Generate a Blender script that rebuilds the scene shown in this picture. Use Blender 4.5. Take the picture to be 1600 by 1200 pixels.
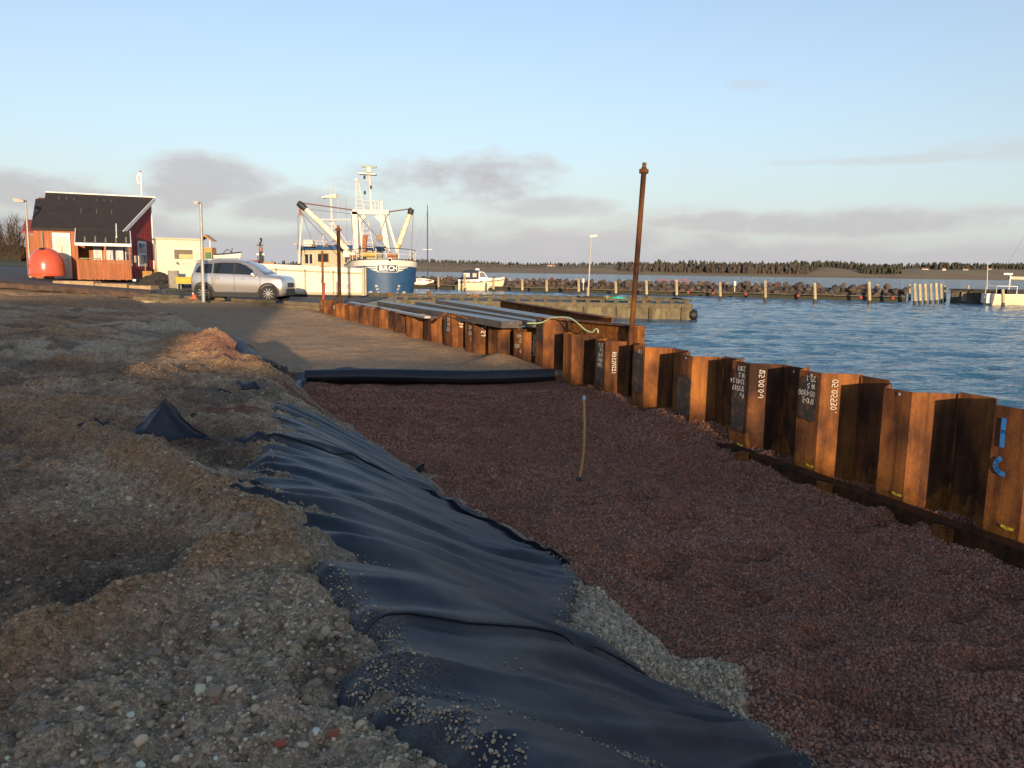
import bpy, math, random
import numpy as np
from mathutils import Vector, Matrix
for o in list(bpy.data.objects): bpy.data.objects.remove(o, do_unlink=True)
SC = bpy.context.scene
COL = SC.collection
rnd = random.Random(7)
R = math.radians
PI = math.pi

# ------------------------------------------------------------------ camera
FPX = 1225.0
PITCH = math.atan(176 / FPX)
ROLL = 0.0147
EYE = np.array([0.0, 0.0, 2.75])
WZ = -0.15                                   # water level
_f = np.array([0, math.cos(PITCH), -math.sin(PITCH)])
_u0 = np.array([0, math.sin(PITCH), math.cos(PITCH)])
_r0 = np.array([1.0, 0, 0])
_r = math.cos(ROLL) * _r0 + math.sin(ROLL) * _u0
_u = -math.sin(ROLL) * _r0 + math.cos(ROLL) * _u0
cam_data = bpy.data.cameras.new('camera')
cam = bpy.data.objects.new('camera', cam_data)
COL.objects.link(cam)
cam_data.sensor_width = 36
cam_data.lens = FPX / 1600 * 36
cam_data.clip_start = 0.1
cam_data.clip_end = 9000
cam.matrix_world = Matrix(((_r[0], _u[0], -_f[0], EYE[0]), (_r[1], _u[1], -_f[1], EYE[1]),
                           (_r[2], _u[2], -_f[2], EYE[2]), (0, 0, 0, 1)))
SC.camera = cam

def ray(x, y): return _f + _r * (x - 800) / FPX + _u * (600 - y) / FPX
def on_z(x, y, z):
    d = ray(x, y); return EYE + d * (z - EYE[2]) / d[2]
def at_y(x, y, Y):
    d = ray(x, y); return EYE + d * Y / d[1]

# ------------------------------------------------------------------ sky and sun
SUN_AZ = R(10.0)       # to the right of straight behind the camera
SUN_EL = R(6.5)
sun_dir = Vector((math.sin(SUN_AZ) * math.cos(SUN_EL), -math.cos(SUN_AZ) * math.cos(SUN_EL), math.sin(SUN_EL)))
sd = bpy.data.lights.new('sun', 'SUN')
sd.energy = 3.1
sd.angle = R(0.6)
sd.color = (1.0, 0.73, 0.45)
sun = bpy.data.objects.new('sun', sd)
COL.objects.link(sun)
sun.rotation_euler = sun_dir.to_track_quat('Z', 'Y').to_euler()

world = bpy.data.worlds.new('World')
SC.world = world
world.use_nodes = True
def build_world():
    nt = world.node_tree; nt.nodes.clear()
    N = nt.nodes.new; L = nt.links.new
    def math_n(op, a, b=None, c=None, clamp=False):
        n = N('ShaderNodeMath'); n.operation = op; n.use_clamp = clamp
        for i, v in enumerate((a, b, c)):
            if v is None: continue
            if isinstance(v, (int, float)): n.inputs[i].default_value = v
            else: L(v, n.inputs[i])
        return n.outputs[0]
    def sstep(v, a, b):
        n = N('ShaderNodeMapRange'); n.interpolation_type = 'SMOOTHSTEP'
        L(v, n.inputs[0]); n.inputs[1].default_value = a; n.inputs[2].default_value = b
        return n.outputs[0]
    out = N('ShaderNodeOutputWorld')
    sky = N('ShaderNodeTexSky'); sky.sky_type = 'NISHITA'; sky.sun_disc = False
    sky.sun_elevation = SUN_EL
    sky.sun_rotation = math.atan2(sun_dir.x, sun_dir.y)
    sky.altitude = 0; sky.air_density = 1.0; sky.dust_density = 0.6; sky.ozone_density = 1.6
    bg = N('ShaderNodeBackground'); bg.inputs[1].default_value = SKY_STRENGTH
    tc = N('ShaderNodeTexCoord')
    sep = N('ShaderNodeSeparateXYZ'); L(tc.outputs['Generated'], sep.inputs[0])
    X, Y, Z = sep.outputs
    az = math_n('ARCTAN2', X, Y)
    el = math_n('ARCSINE', Z)
    # noise over direction, stretched sideways
    mp = N('ShaderNodeMapping'); mp.inputs['Scale'].default_value = (1, 1, 2.3)
    L(tc.outputs['Generated'], mp.inputs[0])
    def noise(scale, detail, rough, off=0.0):
        n = N('ShaderNodeTexNoise'); n.inputs['Scale'].default_value = scale
        n.inputs['Detail'].default_value = detail; n.inputs['Roughness'].default_value = rough
        va = N('ShaderNodeVectorMath'); va.operation = 'ADD'; va.inputs[1].default_value = (off, off * .7, off * .3); L(mp.outputs[0], va.inputs[0])
        L(va.outputs[0], n.inputs['Vector']); return n.outputs[0]
    n1 = noise(7.0, 6, 0.58, 1.3)
    n2 = noise(2.6, 3, 0.5, 4.1)
    n3 = noise(30.0, 3, 0.6, 2.0)
    nn = math_n('ADD', math_n('MULTIPLY', math_n('SUBTRACT', n1, 0.5), 2.3), math_n('MULTIPLY', math_n('SUBTRACT', n3, 0.5), 0.55))
    # separate clouds, each an ellipse in azimuth / elevation with a ragged edge
    dens = None
    for (px, py, wx, wy, k) in CLOUDS:
        a0 = math.atan((px - 800) / FPX); e0 = math.atan((424 + (px - 800) * ROLL - py) / FPX * math.cos(a0))
        dx = math_n('DIVIDE', math_n('SUBTRACT', az, a0), wx / FPX)
        dy0 = math_n('SUBTRACT', el, e0)
        dy = math_n('DIVIDE', dy0, wy / FPX)
        d = math_n('SUBTRACT', 1.0, math_n('ADD', math_n('MULTIPLY', dx, dx), math_n('MULTIPLY', dy, dy)))
        d = math_n('ADD', d, nn)
        m = math_n('MULTIPLY', sstep(d, 0.0, 0.95), k)
        dens = m if dens is None else math_n('MAXIMUM', dens, m)
    # the low bank of cloud that runs all round the horizon
    top = math_n('ADD', math_n('MULTIPLY', math_n('SUBTRACT', n2, 0.5), 0.16), math_n('ADD', math_n('MULTIPLY', math_n('SUBTRACT', n1, 0.5), 0.10), 0.066))
    bank = math_n('MULTIPLY', sstep(math_n('SUBTRACT', top, el), -0.012, 0.03), 0.86)
    dens = math_n('MAXIMUM', dens, bank)
    # thin high haze
    wisps = math_n('MULTIPLY', sstep(n2, 0.42, 0.75), math_n('MULTIPLY', sstep(el, 0.02, 0.10), 0.10))
    dens = math_n('MAXIMUM', dens, wisps)
    # cloud colour: warm rims facing the sun, grey violet bodies
    ramp = N('ShaderNodeMix'); ramp.data_type = 'RGBA'
    L(sstep(math_n('ADD', math_n('SUBTRACT', 1.0, dens), math_n('MULTIPLY', math_n('SUBTRACT', n1, 0.5), 0.9)), 0.10, 0.75), ramp.inputs[0])
    ramp.inputs[6].default_value = CLOUD_DARK
    ramp.inputs[7].default_value = CLOUD_LIGHT
    cb = N('ShaderNodeBackground'); L(ramp.outputs[2], cb.inputs[0]); cb.inputs[1].default_value = CLOUD_STRENGTH
    # pale air low over the horizon
    air = N('ShaderNodeBackground'); air.inputs[0].default_value = AIR_COL; air.inputs[1].default_value = CLOUD_STRENGTH
    tint = N('ShaderNodeMix'); tint.data_type = 'RGBA'; tint.blend_type = 'MULTIPLY'; tint.inputs[0].default_value = 1.0
    L(sky.outputs[0], tint.inputs[6]); tint.inputs[7].default_value = SKY_TINT
    L(tint.outputs[2], bg.inputs[0])
    m1 = N('ShaderNodeMixShader'); L(math_n('MULTIPLY', math_n('POWER', 2.718, math_n('MULTIPLY', math_n('ABSOLUTE', el), -4.2)), AIR_MIX), m1.inputs[0])
    L(bg.outputs[0], m1.inputs[1]); L(air.outputs[0], m1.inputs[2])
    m2 = N('ShaderNodeMixShader'); L(dens, m2.inputs[0]); L(m1.outputs[0], m2.inputs[1]); L(cb.outputs[0], m2.inputs[2])
    L(m2.outputs[0], out.inputs[0])
SKY_STRENGTH = 0.15
SKY_TINT = (0.86, 0.81, 0.89, 1)
CLOUD_STRENGTH = 0.44
CLOUD_DARK = (0.53, 0.51, 0.525, 1)
CLOUD_LIGHT = (0.62, 0.58, 0.57, 1)
AIR_COL = (0.485, 0.575, 0.65, 1)
AIR_MIX = 0.95
# px, py, half width, half height (in photograph pixels of angle), strength
CLOUDS = [(90, 305, 130, 40, .85), (320, 295, 125, 52, .85), (460, 330, 170, 34, .8), (720, 288, 185, 58, .95), (860, 325, 130, 24, .7),
          (1150, 147, 48, 12, .35), (1400, 255, 210, 9, .4), (1560, 240, 120, 22, .35), (1290, 350, 330, 26, .8), (1560, 335, 120, 16, .6)]
build_world()

SC.view_settings.view_transform = 'Standard'
SC.view_settings.look = 'None'
SC.view_settings.gamma = 1
SC.view_settings.exposure = 1.25
SC.view_settings.use_curve_mapping = False
SC.cycles.max_bounces = 4
SC.cycles.diffuse_bounces = 2
SC.cycles.glossy_bounces = 2
SC.cycles.caustics_reflective = False
SC.cycles.caustics_refractive = False
SC.render.resolution_x = 1024
SC.render.resolution_y = 768

# ------------------------------------------------------------------ helpers
def link(o, parent=None):
    COL.objects.link(o)
    if parent is not None: o.parent = parent
    return o
def tag(o, label=None, cat=None, group=None, kind=None):
    if label: o['label'] = label
    if cat: o['category'] = cat
    if group: o['group'] = group
    if kind: o['kind'] = kind
    return o
def root(name, loc, rz=0.0, label=None, cat=None, group=None):
    o = bpy.data.objects.new(name, None)
    o.empty_display_size = 0.2
    o.location = Vector([float(c) for c in loc]); o.rotation_euler = (0, 0, rz)
    COL.objects.link(o)
    return tag(o, label, cat, group)
def copy_tree(o, parent=None):
    c = o.copy(); COL.objects.link(c); c.parent = parent
    for ch in list(o.children): copy_tree(ch, c)
    return c
ORD = ['first', 'second', 'third', 'fourth', 'fifth', 'sixth', 'seventh', 'eighth', 'ninth', 'tenth', 'eleventh', 'twelfth',
       'thirteenth', 'fourteenth', 'fifteenth', 'sixteenth', 'seventeenth', 'eighteenth', 'nineteenth', 'twentieth']

class MB:
    def __init__(self): self.v = []; self.f = []
    def add(self, vs, fs):
        b = len(self.v)
        self.v.extend([tuple(float(c) for c in p) for p in vs]); self.f.extend([tuple(b + i for i in f) for f in fs]); return self
    def box(self, c, s, rz=0.0, M=None):
        c = Vector([float(q) for q in c]); h = [q / 2 for q in s]
        Rm = M if M is not None else Matrix.Rotation(rz, 3, 'Z')
        vs = [c + Rm @ Vector((x * h[0], y * h[1], z * h[2])) for z in (-1, 1) for x, y in ((-1, -1), (1, -1), (1, 1), (-1, 1))]
        return self.add(vs, [(3, 2, 1, 0), (4, 5, 6, 7), (0, 1, 5, 4), (1, 2, 6, 5), (2, 3, 7, 6), (3, 0, 4, 7)])
    def bar(self, p, q, w, h, up=(0, 0, 1)):
        p = Vector([float(a) for a in p]); q = Vector([float(a) for a in q]); d = (q - p).normalized()
        s = d.cross(Vector(up))
        if s.length < 1e-4: s = d.cross(Vector((0, 1, 0)))
        s.normalize(); u = s.cross(d)
        vs = [b + s * (x * w / 2) + u * (z * h / 2) for b in (p, q) for x, z in ((-1, -1), (1, -1), (1, 1), (-1, 1))]
        return self.add(vs, [(0, 1, 2, 3), (7, 6, 5, 4), (1, 0, 4, 5), (2, 1, 5, 6), (3, 2, 6, 7), (0, 3, 7, 4)])
    def tube(self, pts, r, n=8, caps=True):
        pts = [Vector([float(a) for a in p]) for p in pts]; m = len(pts)
        rs = r if isinstance(r, (list, tuple)) else [r] * m
        vs = []; prev = None
        for i, p in enumerate(pts):
            d = (pts[min(i + 1, m - 1)] - pts[max(i - 1, 0)]).normalized()
            if prev is None:
                a = d.cross(Vector((0, 0, 1)))
                if a.length < 1e-3: a = d.cross(Vector((1, 0, 0)))
            else: a = prev - d * prev.dot(d)
            a.normalize(); prev = a; b = d.cross(a)
            for k in range(n):
                t = 2 * PI * k / n
                vs.append(p + (a * math.cos(t) + b * math.sin(t)) * rs[i])
        fs = [(i * n + k, i * n + (k + 1) % n, (i + 1) * n + (k + 1) % n, (i + 1) * n + k) for i in range(m - 1) for k in range(n)]
        if caps: fs += [tuple(range(n))[::-1], tuple((m - 1) * n + k for k in range(n))]
        return self.add(vs, fs)
    def prism(self, poly, ext):
        poly = [Vector([float(a) for a in p]) for p in poly]; e = Vector([float(a) for a in ext]); n = len(poly)
        vs = poly + [p + e for p in poly]
        return self.add(vs, [tuple(range(n))[::-1], tuple(range(n, 2 * n))] + [(i, (i + 1) % n, n + (i + 1) % n, n + i) for i in range(n)])
    def lathe(self, prof, n=24, c=(0, 0, 0), axis='Z'):
        vs = []
        for (r, z) in prof:
            for k in range(n):
                t = 2 * PI * k / n
                p = (r * math.cos(t), r * math.sin(t), z)
                if axis == 'Y': p = (p[0], p[2], p[1])
                if axis == 'X': p = (p[2], p[0], p[1])
                vs.append((c[0] + p[0], c[1] + p[1], c[2] + p[2]))
        m = len(prof)
        fs = [(i * n + k, i * n + (k + 1) % n, (i + 1) * n + (k + 1) % n, (i + 1) * n + k) for i in range(m - 1) for k in range(n)]
        if prof[0][0] > 1e-4: fs.append(tuple(range(n))[::-1])
        if prof[-1][0] > 1e-4: fs.append(tuple((m - 1) * n + k for k in range(n)))
        return self.add(vs, fs)
    def grid(self, rows, closed=False):
        m = len(rows); n = len(rows[0]); vs = [p for r_ in rows for p in r_]
        k = n if closed else n - 1
        return self.add(vs, [(i * n + j, i * n + (j + 1) % n, (i + 1) * n + (j + 1) % n, (i + 1) * n + j) for i in range(m - 1) for j in range(k)])
    def mesh(self, name, mat, smooth=False, off=(0, 0, 0), fix=True):
        me = bpy.data.meshes.new(name)
        me.from_pydata([(a - off[0], b - off[1], c - off[2]) for a, b, c in self.v], [], self.f)
        me.validate()
        if fix:
            import bmesh
            bm = bmesh.new(); bm.from_mesh(me); bmesh.ops.recalc_face_normals(bm, faces=bm.faces); bm.to_mesh(me); bm.free()
        if mat is not None: me.materials.append(mat)
        if smooth:
            me.polygons.foreach_set('use_smooth', [True] * len(me.polygons))
            try: me.set_sharp_from_angle(angle=R(smooth if smooth is not True else 40))
            except Exception: pass
        me.update()
        return me
    def build(self, name, mat, parent=None, smooth=False, world=False, fix=True):
        """world=True: the coordinates are world coordinates and the parent is not rotated"""
        off = tuple(parent.location) if (world and parent is not None and parent.parent is None) else (0, 0, 0)
        if world and parent is not None and parent.parent is not None:
            off = tuple(parent.parent.location + parent.location)
        return link(bpy.data.objects.new(name, self.mesh(name, mat, smooth, off, fix)), parent)
    def thing(self, name, mat, base, label, cat, group=None, smooth=False):
        """a one-mesh thing given in world coordinates, its origin at base"""
        o = bpy.data.objects.new(name, self.mesh(name, mat, smooth, tuple(float(c) for c in base)))
        o.location = Vector([float(c) for c in base])
        link(o); return tag(o, label, cat, group)

# ------------------------------------------------------------------ materials
def new_mat(name):
    m = bpy.data.materials.new(name); m.use_nodes = True
    nt = m.node_tree; return m, nt, nt.nodes['Principled BSDF']
def setc(s, c): s.default_value = (c[0], c[1], c[2], 1)
def M(name, c1, c2=None, scale=6.0, rough=0.7, metal=0.0, bump=0.0, bscale=40.0, stretch=(1, 1, 1), detail=6, vary=0.0, lo=.35, hi=.65, spec=None, coat=0.0):
    m, nt, b = new_mat(name); N = nt.nodes.new; L = nt.links.new
    b.inputs['Roughness'].default_value = rough; b.inputs['Metallic'].default_value = metal
    if spec is not None: b.inputs['Specular IOR Level'].default_value = spec
    if coat: b.inputs['Coat Weight'].default_value = coat; b.inputs['Coat Roughness'].default_value = 0.08
    tc = N('ShaderNodeTexCoord'); mp = N('ShaderNodeMapping'); L(tc.outputs['Object'], mp.inputs[0]); mp.inputs['Scale'].default_value = stretch
    n = N('ShaderNodeTexNoise'); n.inputs['Scale'].default_value = scale; n.inputs['Detail'].default_value = detail; n.inputs['Roughness'].default_value = .6
    L(mp.outputs[0], n.inputs[0])
    rp = N('ShaderNodeValToRGB'); L(n.outputs[0], rp.inputs[0])
    rp.color_ramp.elements[0].position = lo; rp.color_ramp.elements[1].position = hi
    c2 = c2 or tuple(c * .82 for c in c1)
    rp.color_ramp.elements[0].color = (*c2, 1); rp.color_ramp.elements[1].color = (*c1, 1)
    col = rp.outputs[0]
    if vary:
        oi = N('ShaderNodeObjectInfo'); mr = N('ShaderNodeMapRange'); L(oi.outputs['Random'], mr.inputs[0])
        mr.inputs[3].default_value = 1 - vary; mr.inputs[4].default_value = 1 + vary
        hs = N('ShaderNodeHueSaturation'); L(mr.outputs[0], hs.inputs['Value']); L(col, hs.inputs['Color']); col = hs.outputs[0]
    L(col, b.inputs['Base Color'])
    if bump:
        n2 = N('ShaderNodeTexNoise'); n2.inputs['Scale'].default_value = bscale; n2.inputs['Detail'].default_value = 6
        L(mp.outputs[0], n2.inputs[0])
        bp = N('ShaderNodeBump'); bp.inputs['Strength'].default_value = bump; bp.inputs['Distance'].default_value = 0.02
        L(n2.outputs[0], bp.inputs['Height']); L(bp.outputs[0], b.inputs['Normal'])
    return m
def glass(name, tint=(.02, .03, .04), rough=.05):
    m, nt, b = new_mat(name); setc(b.inputs['Base Color'], tint); b.inputs['Roughness'].default_value = rough
    b.inputs['Specular IOR Level'].default_value = .8; return m

def rust_mat(name, bright=1.0):
    m, nt, b = new_mat(name); N = nt.nodes.new; L = nt.links.new
    tc = N('ShaderNodeTexCoord')
    def noise(scale, st, detail=6, rough=.6):
        mp = N('ShaderNodeMapping'); mp.inputs['Scale'].default_value = st; L(tc.outputs['Object'], mp.inputs[0])
        oi = N('ShaderNodeObjectInfo'); va = N('ShaderNodeVectorMath'); va.operation = 'ADD'; L(mp.outputs[0], va.inputs[0])
        mu = N('ShaderNodeMath'); mu.operation = 'MULTIPLY'; L(oi.outputs['Random'], mu.inputs[0]); mu.inputs[1].default_value = 37.0
        L(mu.outputs[0], va.inputs[1])
        n = N('ShaderNodeTexNoise'); n.inputs['Scale'].default_value = scale; n.inputs['Detail'].default_value = detail; n.inputs['Roughness'].default_value = rough
        L(va.outputs[0], n.inputs[0]); return n.outputs[0]
    def ramp(v, stops):
        rp = N('ShaderNodeValToRGB'); L(v, rp.inputs[0]); cr = rp.color_ramp
        while len(cr.elements) < len(stops): cr.elements.new(.5)
        for e, (p, c) in zip(cr.elements, stops): e.position = p; e.color = (c[0] * bright, c[1] * bright, c[2] * bright, 1)
        return rp.outputs[0]
    def mix(f, a, c, mode='MIX'):
        x = N('ShaderNodeMix'); x.data_type = 'RGBA'; x.blend_type = mode
        if isinstance(f, float): x.inputs[0].default_value = f
        else: L(f, x.inputs[0])
        L(a, x.inputs[6]); L(c, x.inputs[7]); return x.outputs[2]
    big = ramp(noise(1.6, (1, 1, .55)), [(.36, (.045, .020, .012)), (.46, (.12, .048, .020)), (.55, (.24, .092, .028)), (.64, (.38, .15, .036))])
    streak = ramp(noise(9, (1, 1, .06), 8), [(.30, (.35, .32, .30)), (.5, (.85, .82, .8)), (.75, (1.15, 1.1, 1.0))])
    spk = ramp(noise(60, (1, 1, 1), 4, .7), [(.3, (.62, .6, .6)), (.6, (1.08, 1.08, 1.08))])
    # fresh rust below the old tide line
    sp_ = N('ShaderNodeSeparateXYZ'); L(tc.outputs['Object'], sp_.inputs[0]); tl = N('ShaderNodeMath'); tl.operation = 'MULTIPLY_ADD'; L(noise(2.2, (1, 1, .5), 3), tl.inputs[0]); tl.inputs[1].default_value = -1.3; L(sp_.outputs[2], tl.inputs[2])
    tm = N('ShaderNodeMapRange'); L(tl.outputs[0], tm.inputs[0]); tm.inputs[1].default_value = -.36; tm.inputs[2].default_value = -.30; tm.inputs[3].default_value = .75; tm.inputs[4].default_value = 0.
    fresh = ramp(noise(12, (1, 1, 1), 6), [(.35, (.20, .07, .018)), (.6, (.42, .165, .032))])
    big = mix(tm.outputs[0], big, fresh)
    c = mix(1.0, big, streak, 'MULTIPLY'); c = mix(.8, c, spk, 'MULTIPLY')
    L(c, b.inputs['Base Color'])
    b.inputs['Roughness'].default_value = .82; b.inputs['Specular IOR Level'].default_value = .25
    bp = N('ShaderNodeBump'); bp.inputs['Strength'].default_value = .35; bp.inputs['Distance'].default_value = .01
    L(noise(45, (1, 1, .8), 8, .7), bp.inputs['Height']); L(bp.outputs[0], b.inputs['Normal'])
    return m
def attr_ground(name, rough=.9, fine=70.0, bump=.6, dist=.02, speck=.35, cell=(42.,), cdist=.02, ctone=.3):
    """colour from the painted soil kinds and rut and hollow shading (attribute Col), grain from noise"""
    m, nt, b = new_mat(name); N = nt.nodes.new; L = nt.links.new
    at = N('ShaderNodeAttribute'); at.attribute_name = 'Col'
    tc = N('ShaderNodeTexCoord')
    def noise(s, d=3, r_=.65):
        n = N('ShaderNodeTexNoise'); n.inputs['Scale'].default_value = s; n.inputs['Detail'].default_value = d; n.inputs['Roughness'].default_value = r_
        L(tc.outputs['Object'], n.inputs[0]); return n.outputs[0]
    def mr(v, a, c):
        x = N('ShaderNodeMapRange'); L(v, x.inputs[0]); x.inputs[1].default_value = .3; x.inputs[2].default_value = .7; x.inputs[3].default_value = a; x.inputs[4].default_value = c; return x.outputs[0]
    f1 = mr(noise(fine), 1 - speck, 1 + speck); f2 = mr(noise(fine * .12), .8, 1.2)
    mu = N('ShaderNodeMath'); mu.operation = 'MULTIPLY'; L(f1, mu.inputs[0]); L(f2, mu.inputs[1])
    hts = []
    for sc_ in cell:
        wv = N('ShaderNodeVectorMath'); wv.operation = 'MULTIPLY_ADD'; nz = N('ShaderNodeTexNoise'); nz.inputs['Scale'].default_value = sc_ * .8; nz.inputs['Detail'].default_value = 2
        L(tc.outputs['Object'], nz.inputs[0]); L(nz.outputs['Color'], wv.inputs[0]); wv.inputs[1].default_value = (.6 / sc_,) * 3; L(tc.outputs['Object'], wv.inputs[2])
        vo = N('ShaderNodeTexVoronoi'); vo.inputs['Scale'].default_value = sc_; L(wv.outputs[0], vo.inputs['Vector'])
        hts.append(vo.outputs['Distance'])
        rgb = N('ShaderNodeSeparateColor'); L(vo.outputs['Color'], rgb.inputs[0]); tone = N('ShaderNodeMapRange'); L(rgb.outputs[0], tone.inputs[0]); tone.inputs[3].default_value = 1 - ctone; tone.inputs[4].default_value = 1 + ctone
        m3 = N('ShaderNodeMath'); m3.operation = 'MULTIPLY'; L(mu.outputs[0], m3.inputs[0]); L(tone.outputs[0], m3.inputs[1]); mu = m3
    vm = N('ShaderNodeVectorMath'); vm.operation = 'SCALE'; L(at.outputs['Color'], vm.inputs[0]); L(mu.outputs[0], vm.inputs['Scale'])
    L(vm.outputs[0], b.inputs['Base Color']); b.inputs['Roughness'].default_value = rough; b.inputs['Specular IOR Level'].default_value = .2
    bp = N('ShaderNodeBump'); bp.inputs['Strength'].default_value = bump; bp.inputs['Distance'].default_value = dist
    L(noise(fine * .7, 5, .7), bp.inputs['Height']); nrm = bp.outputs[0]
    for h, sc_ in zip(hts, cell):
        b2 = N('ShaderNodeBump'); b2.invert = True; b2.inputs['Strength'].default_value = 1.0; b2.inputs['Distance'].default_value = cdist * 30. / sc_; L(h, b2.inputs['Height']); L(nrm, b2.inputs['Normal']); nrm = b2.outputs[0]
    L(nrm, b.inputs['Normal'])
    return m
def stone_mat(name, rough=.85):
    """one tone for each stone, from the instance's own colour"""
    m, nt, b = new_mat(name); N = nt.nodes.new; L = nt.links.new
    at = N('ShaderNodeAttribute'); at.attribute_name = 'tone'; at.attribute_type = 'INSTANCER'
    L(at.outputs['Color'], b.inputs['Base Color']); b.inputs['Roughness'].default_value = rough; b.inputs['Specular IOR Level'].default_value = .25
    return m

# ------------------------------------------------------------------ noise on arrays
def hash2(ix, iy, seed):
    h = (ix * 374761393 + iy * 668265263 + seed * 974634777) & 0x7fffffff
    h = ((h ^ (h >> 13)) * 1274126177) & 0x7fffffff
    return ((h ^ (h >> 16)) & 0xffffff) / float(0xffffff)
def vnoise(x, y, seed=0):
    ix = np.floor(x).astype(np.int64); iy = np.floor(y).astype(np.int64); fx = x - ix; fy = y - iy
    fx = fx * fx * fx * (fx * (fx * 6 - 15) + 10); fy = fy * fy * fy * (fy * (fy * 6 - 15) + 10)
    a = hash2(ix, iy, seed); b = hash2(ix + 1, iy, seed); c = hash2(ix, iy + 1, seed); d = hash2(ix + 1, iy + 1, seed)
    return (a + (b - a) * fx + (c - a) * fy + (a - b - c + d) * fx * fy) * 2 - 1
def fbm(x, y, seed=0, o=4, g=.5):
    s = 0; a = 1; t = 0
    for i in range(o):
        c, q = math.cos(i * .9), math.sin(i * .9)
        s = s + a * vnoise((x * c - y * q) * 2 ** i + 17 * i, (x * q + y * c) * 2 ** i - 9 * i, seed + i); t += a; a *= g
    return s / t
def sst(x, a, b):
    t = np.clip((x - a) / (b - a), 0, 1); return t * t * (3 - 2 * t)
# ------------------------------------------------------------------ lie of the land (plan functions, metres)
TOE = [(-4, 4.8), (1, 3.2), (2.6, 2.52), (4.24, 1.80), (5.28, 1.27), (6.7, .68), (7.25, .56), (9.4, -.77), (12.4, -2.45), (16.6, -4.9), (20, -7.2), (24.5, -10.2), (27, -12.2), (34, -17.2), (60, -30)]
CREST = [(-4, 1.6), (1, .6), (2.5, .0), (2.8, -.36), (3.4, -.85), (4.1, -1.0), (4.5, -1.2), (5.6, -1.75), (6.1, -2.1), (7.5, -2.5), (9.8, -3.15), (12.3, -3.95), (16, -5.75), (20, -8.3), (24.5, -11.3), (27, -13.2), (34, -18.2), (60, -32)]
def itp(tab, Y): return np.interp(Y, [a for a, b in tab], [b for a, b in tab])
def zq(X, Y): return 1.37 + .05 * np.maximum(0, -X - 15)
def zbed(X, Y):
    leca = .30 - .042 * np.clip(16 - Y, 0, 9.5)
    sand = .42 + (Y - 17) * .066
    return np.where(Y < 16.9, leca, leca * 0 + sand)
def zland(X, Y):
    return 1.10 + .012 * np.clip(Y - 8, 0, 14) + np.clip(Y - 24, 0, 16) * .018 + .012 * np.clip(-X - 3, 0, 20) * sst(Y, 8, 25)
def zbase(X, Y):
    c = itp(CREST, Y); t = itp(TOE, Y); k = (X - c) / (t - c); kk = np.clip(k, 0, 1)
    s = .45 * kk + .55 * kk * kk * (3 - 2 * kk)
    zb = np.where(Y < 17, zbed(X, Y), zbed(X, Y) - .02)
    z = zland(X, Y) * (1 - s) + zb * s
    return z - np.clip(X - t, 0, 3) * .35
def hit(px, py, f=zbase, t0=1.5, t1=60):
    d = ray(px, py); a = t0; step = .05
    while a < t1:
        p = EYE + d * (a + step)
        if p[2] < f(p[0], p[1]): break
        a += step
    lo, hi = a, a + step
    for _ in range(20):
        m = (lo + hi) / 2; p = EYE + d * m
        if p[2] < f(p[0], p[1]): hi = m
        else: lo = m
    return EYE + d * hi

# sheet pile wall lines
WAZ = R(24.0); WP0 = np.array([5.2, 7.9]); WD = np.array([-math.sin(WAZ), math.cos(WAZ)]); WN = np.array([-WD[1], WD[0]])   # WN points to the land side
WN = np.array([-math.cos(WAZ), -math.sin(WAZ)])
FA = np.array([.72, 18.0]); FB = np.array([-6.75, 28.1]); FD = (FB - FA) / np.linalg.norm(FB - FA); FN = np.array([-FD[1], -abs(FD[0])]); FN = FN / np.linalg.norm(FN)
def wall_off(X, Y):
    """how far a point lies on the water side of the wall's middle line"""
    a = -((X - WP0[0]) * WN[0] + (Y - WP0[1]) * WN[1]); b = -((X - FA[0]) * FN[0] + (Y - FA[1]) * FN[1])
    return np.where(Y < 17.9, a, b)

def fan(ny, nx, y0, y1, t0, t1, apex=-2.6):
    """a grid that is dense near the camera and coarse far away"""
    Yv = apex + np.geomspace(y0 - apex, y1 - apex, ny); tv = np.linspace(t0, t1, nx)
    Y = np.repeat(Yv[:, None], nx, 1); X = (Y - apex) * tv[None, :]
    return X, Y
def field_mesh(name, X, Y, Z, mat, keep=None, col=None):
    ny, nx = X.shape
    v = np.stack([X, Y, Z], -1).reshape(-1, 3)
    i = np.arange(ny * nx).reshape(ny, nx)
    q = np.stack([i[:-1, :-1], i[:-1, 1:], i[1:, 1:], i[1:, :-1]], -1).reshape(-1, 4)
    if keep is not None:
        k = keep.reshape(-1); q = q[k[q].all(1)]
        used = np.zeros(ny * nx, bool); used[q.reshape(-1)] = True
        re = np.cumsum(used) - 1; v = v[used]; q = re[q]
        if col is not None: col = col.reshape(-1, 3)[used]
    elif col is not None: col = col.reshape(-1, 3)
    me = bpy.data.meshes.new(name)
    me.vertices.add(len(v)); me.vertices.foreach_set('co', v.astype(np.float32).reshape(-1))
    me.loops.add(len(q) * 4); me.loops.foreach_set('vertex_index', q.astype(np.int32).reshape(-1))
    me.polygons.add(len(q)); me.polygons.foreach_set('loop_start', np.arange(0, len(q) * 4, 4, dtype=np.int32))
    me.polygons.foreach_set('use_smooth', np.ones(len(q), bool))
    me.update(calc_edges=True); me.validate()
    if col is not None:
        a = me.color_attributes.new('Col', 'FLOAT_COLOR', 'POINT')
        a.data.foreach_set('color', np.concatenate([col, np.ones((len(col), 1))], 1).astype(np.float32).reshape(-1))
    me.materials.append(mat)
    return link(bpy.data.objects.new(name, me))
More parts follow.
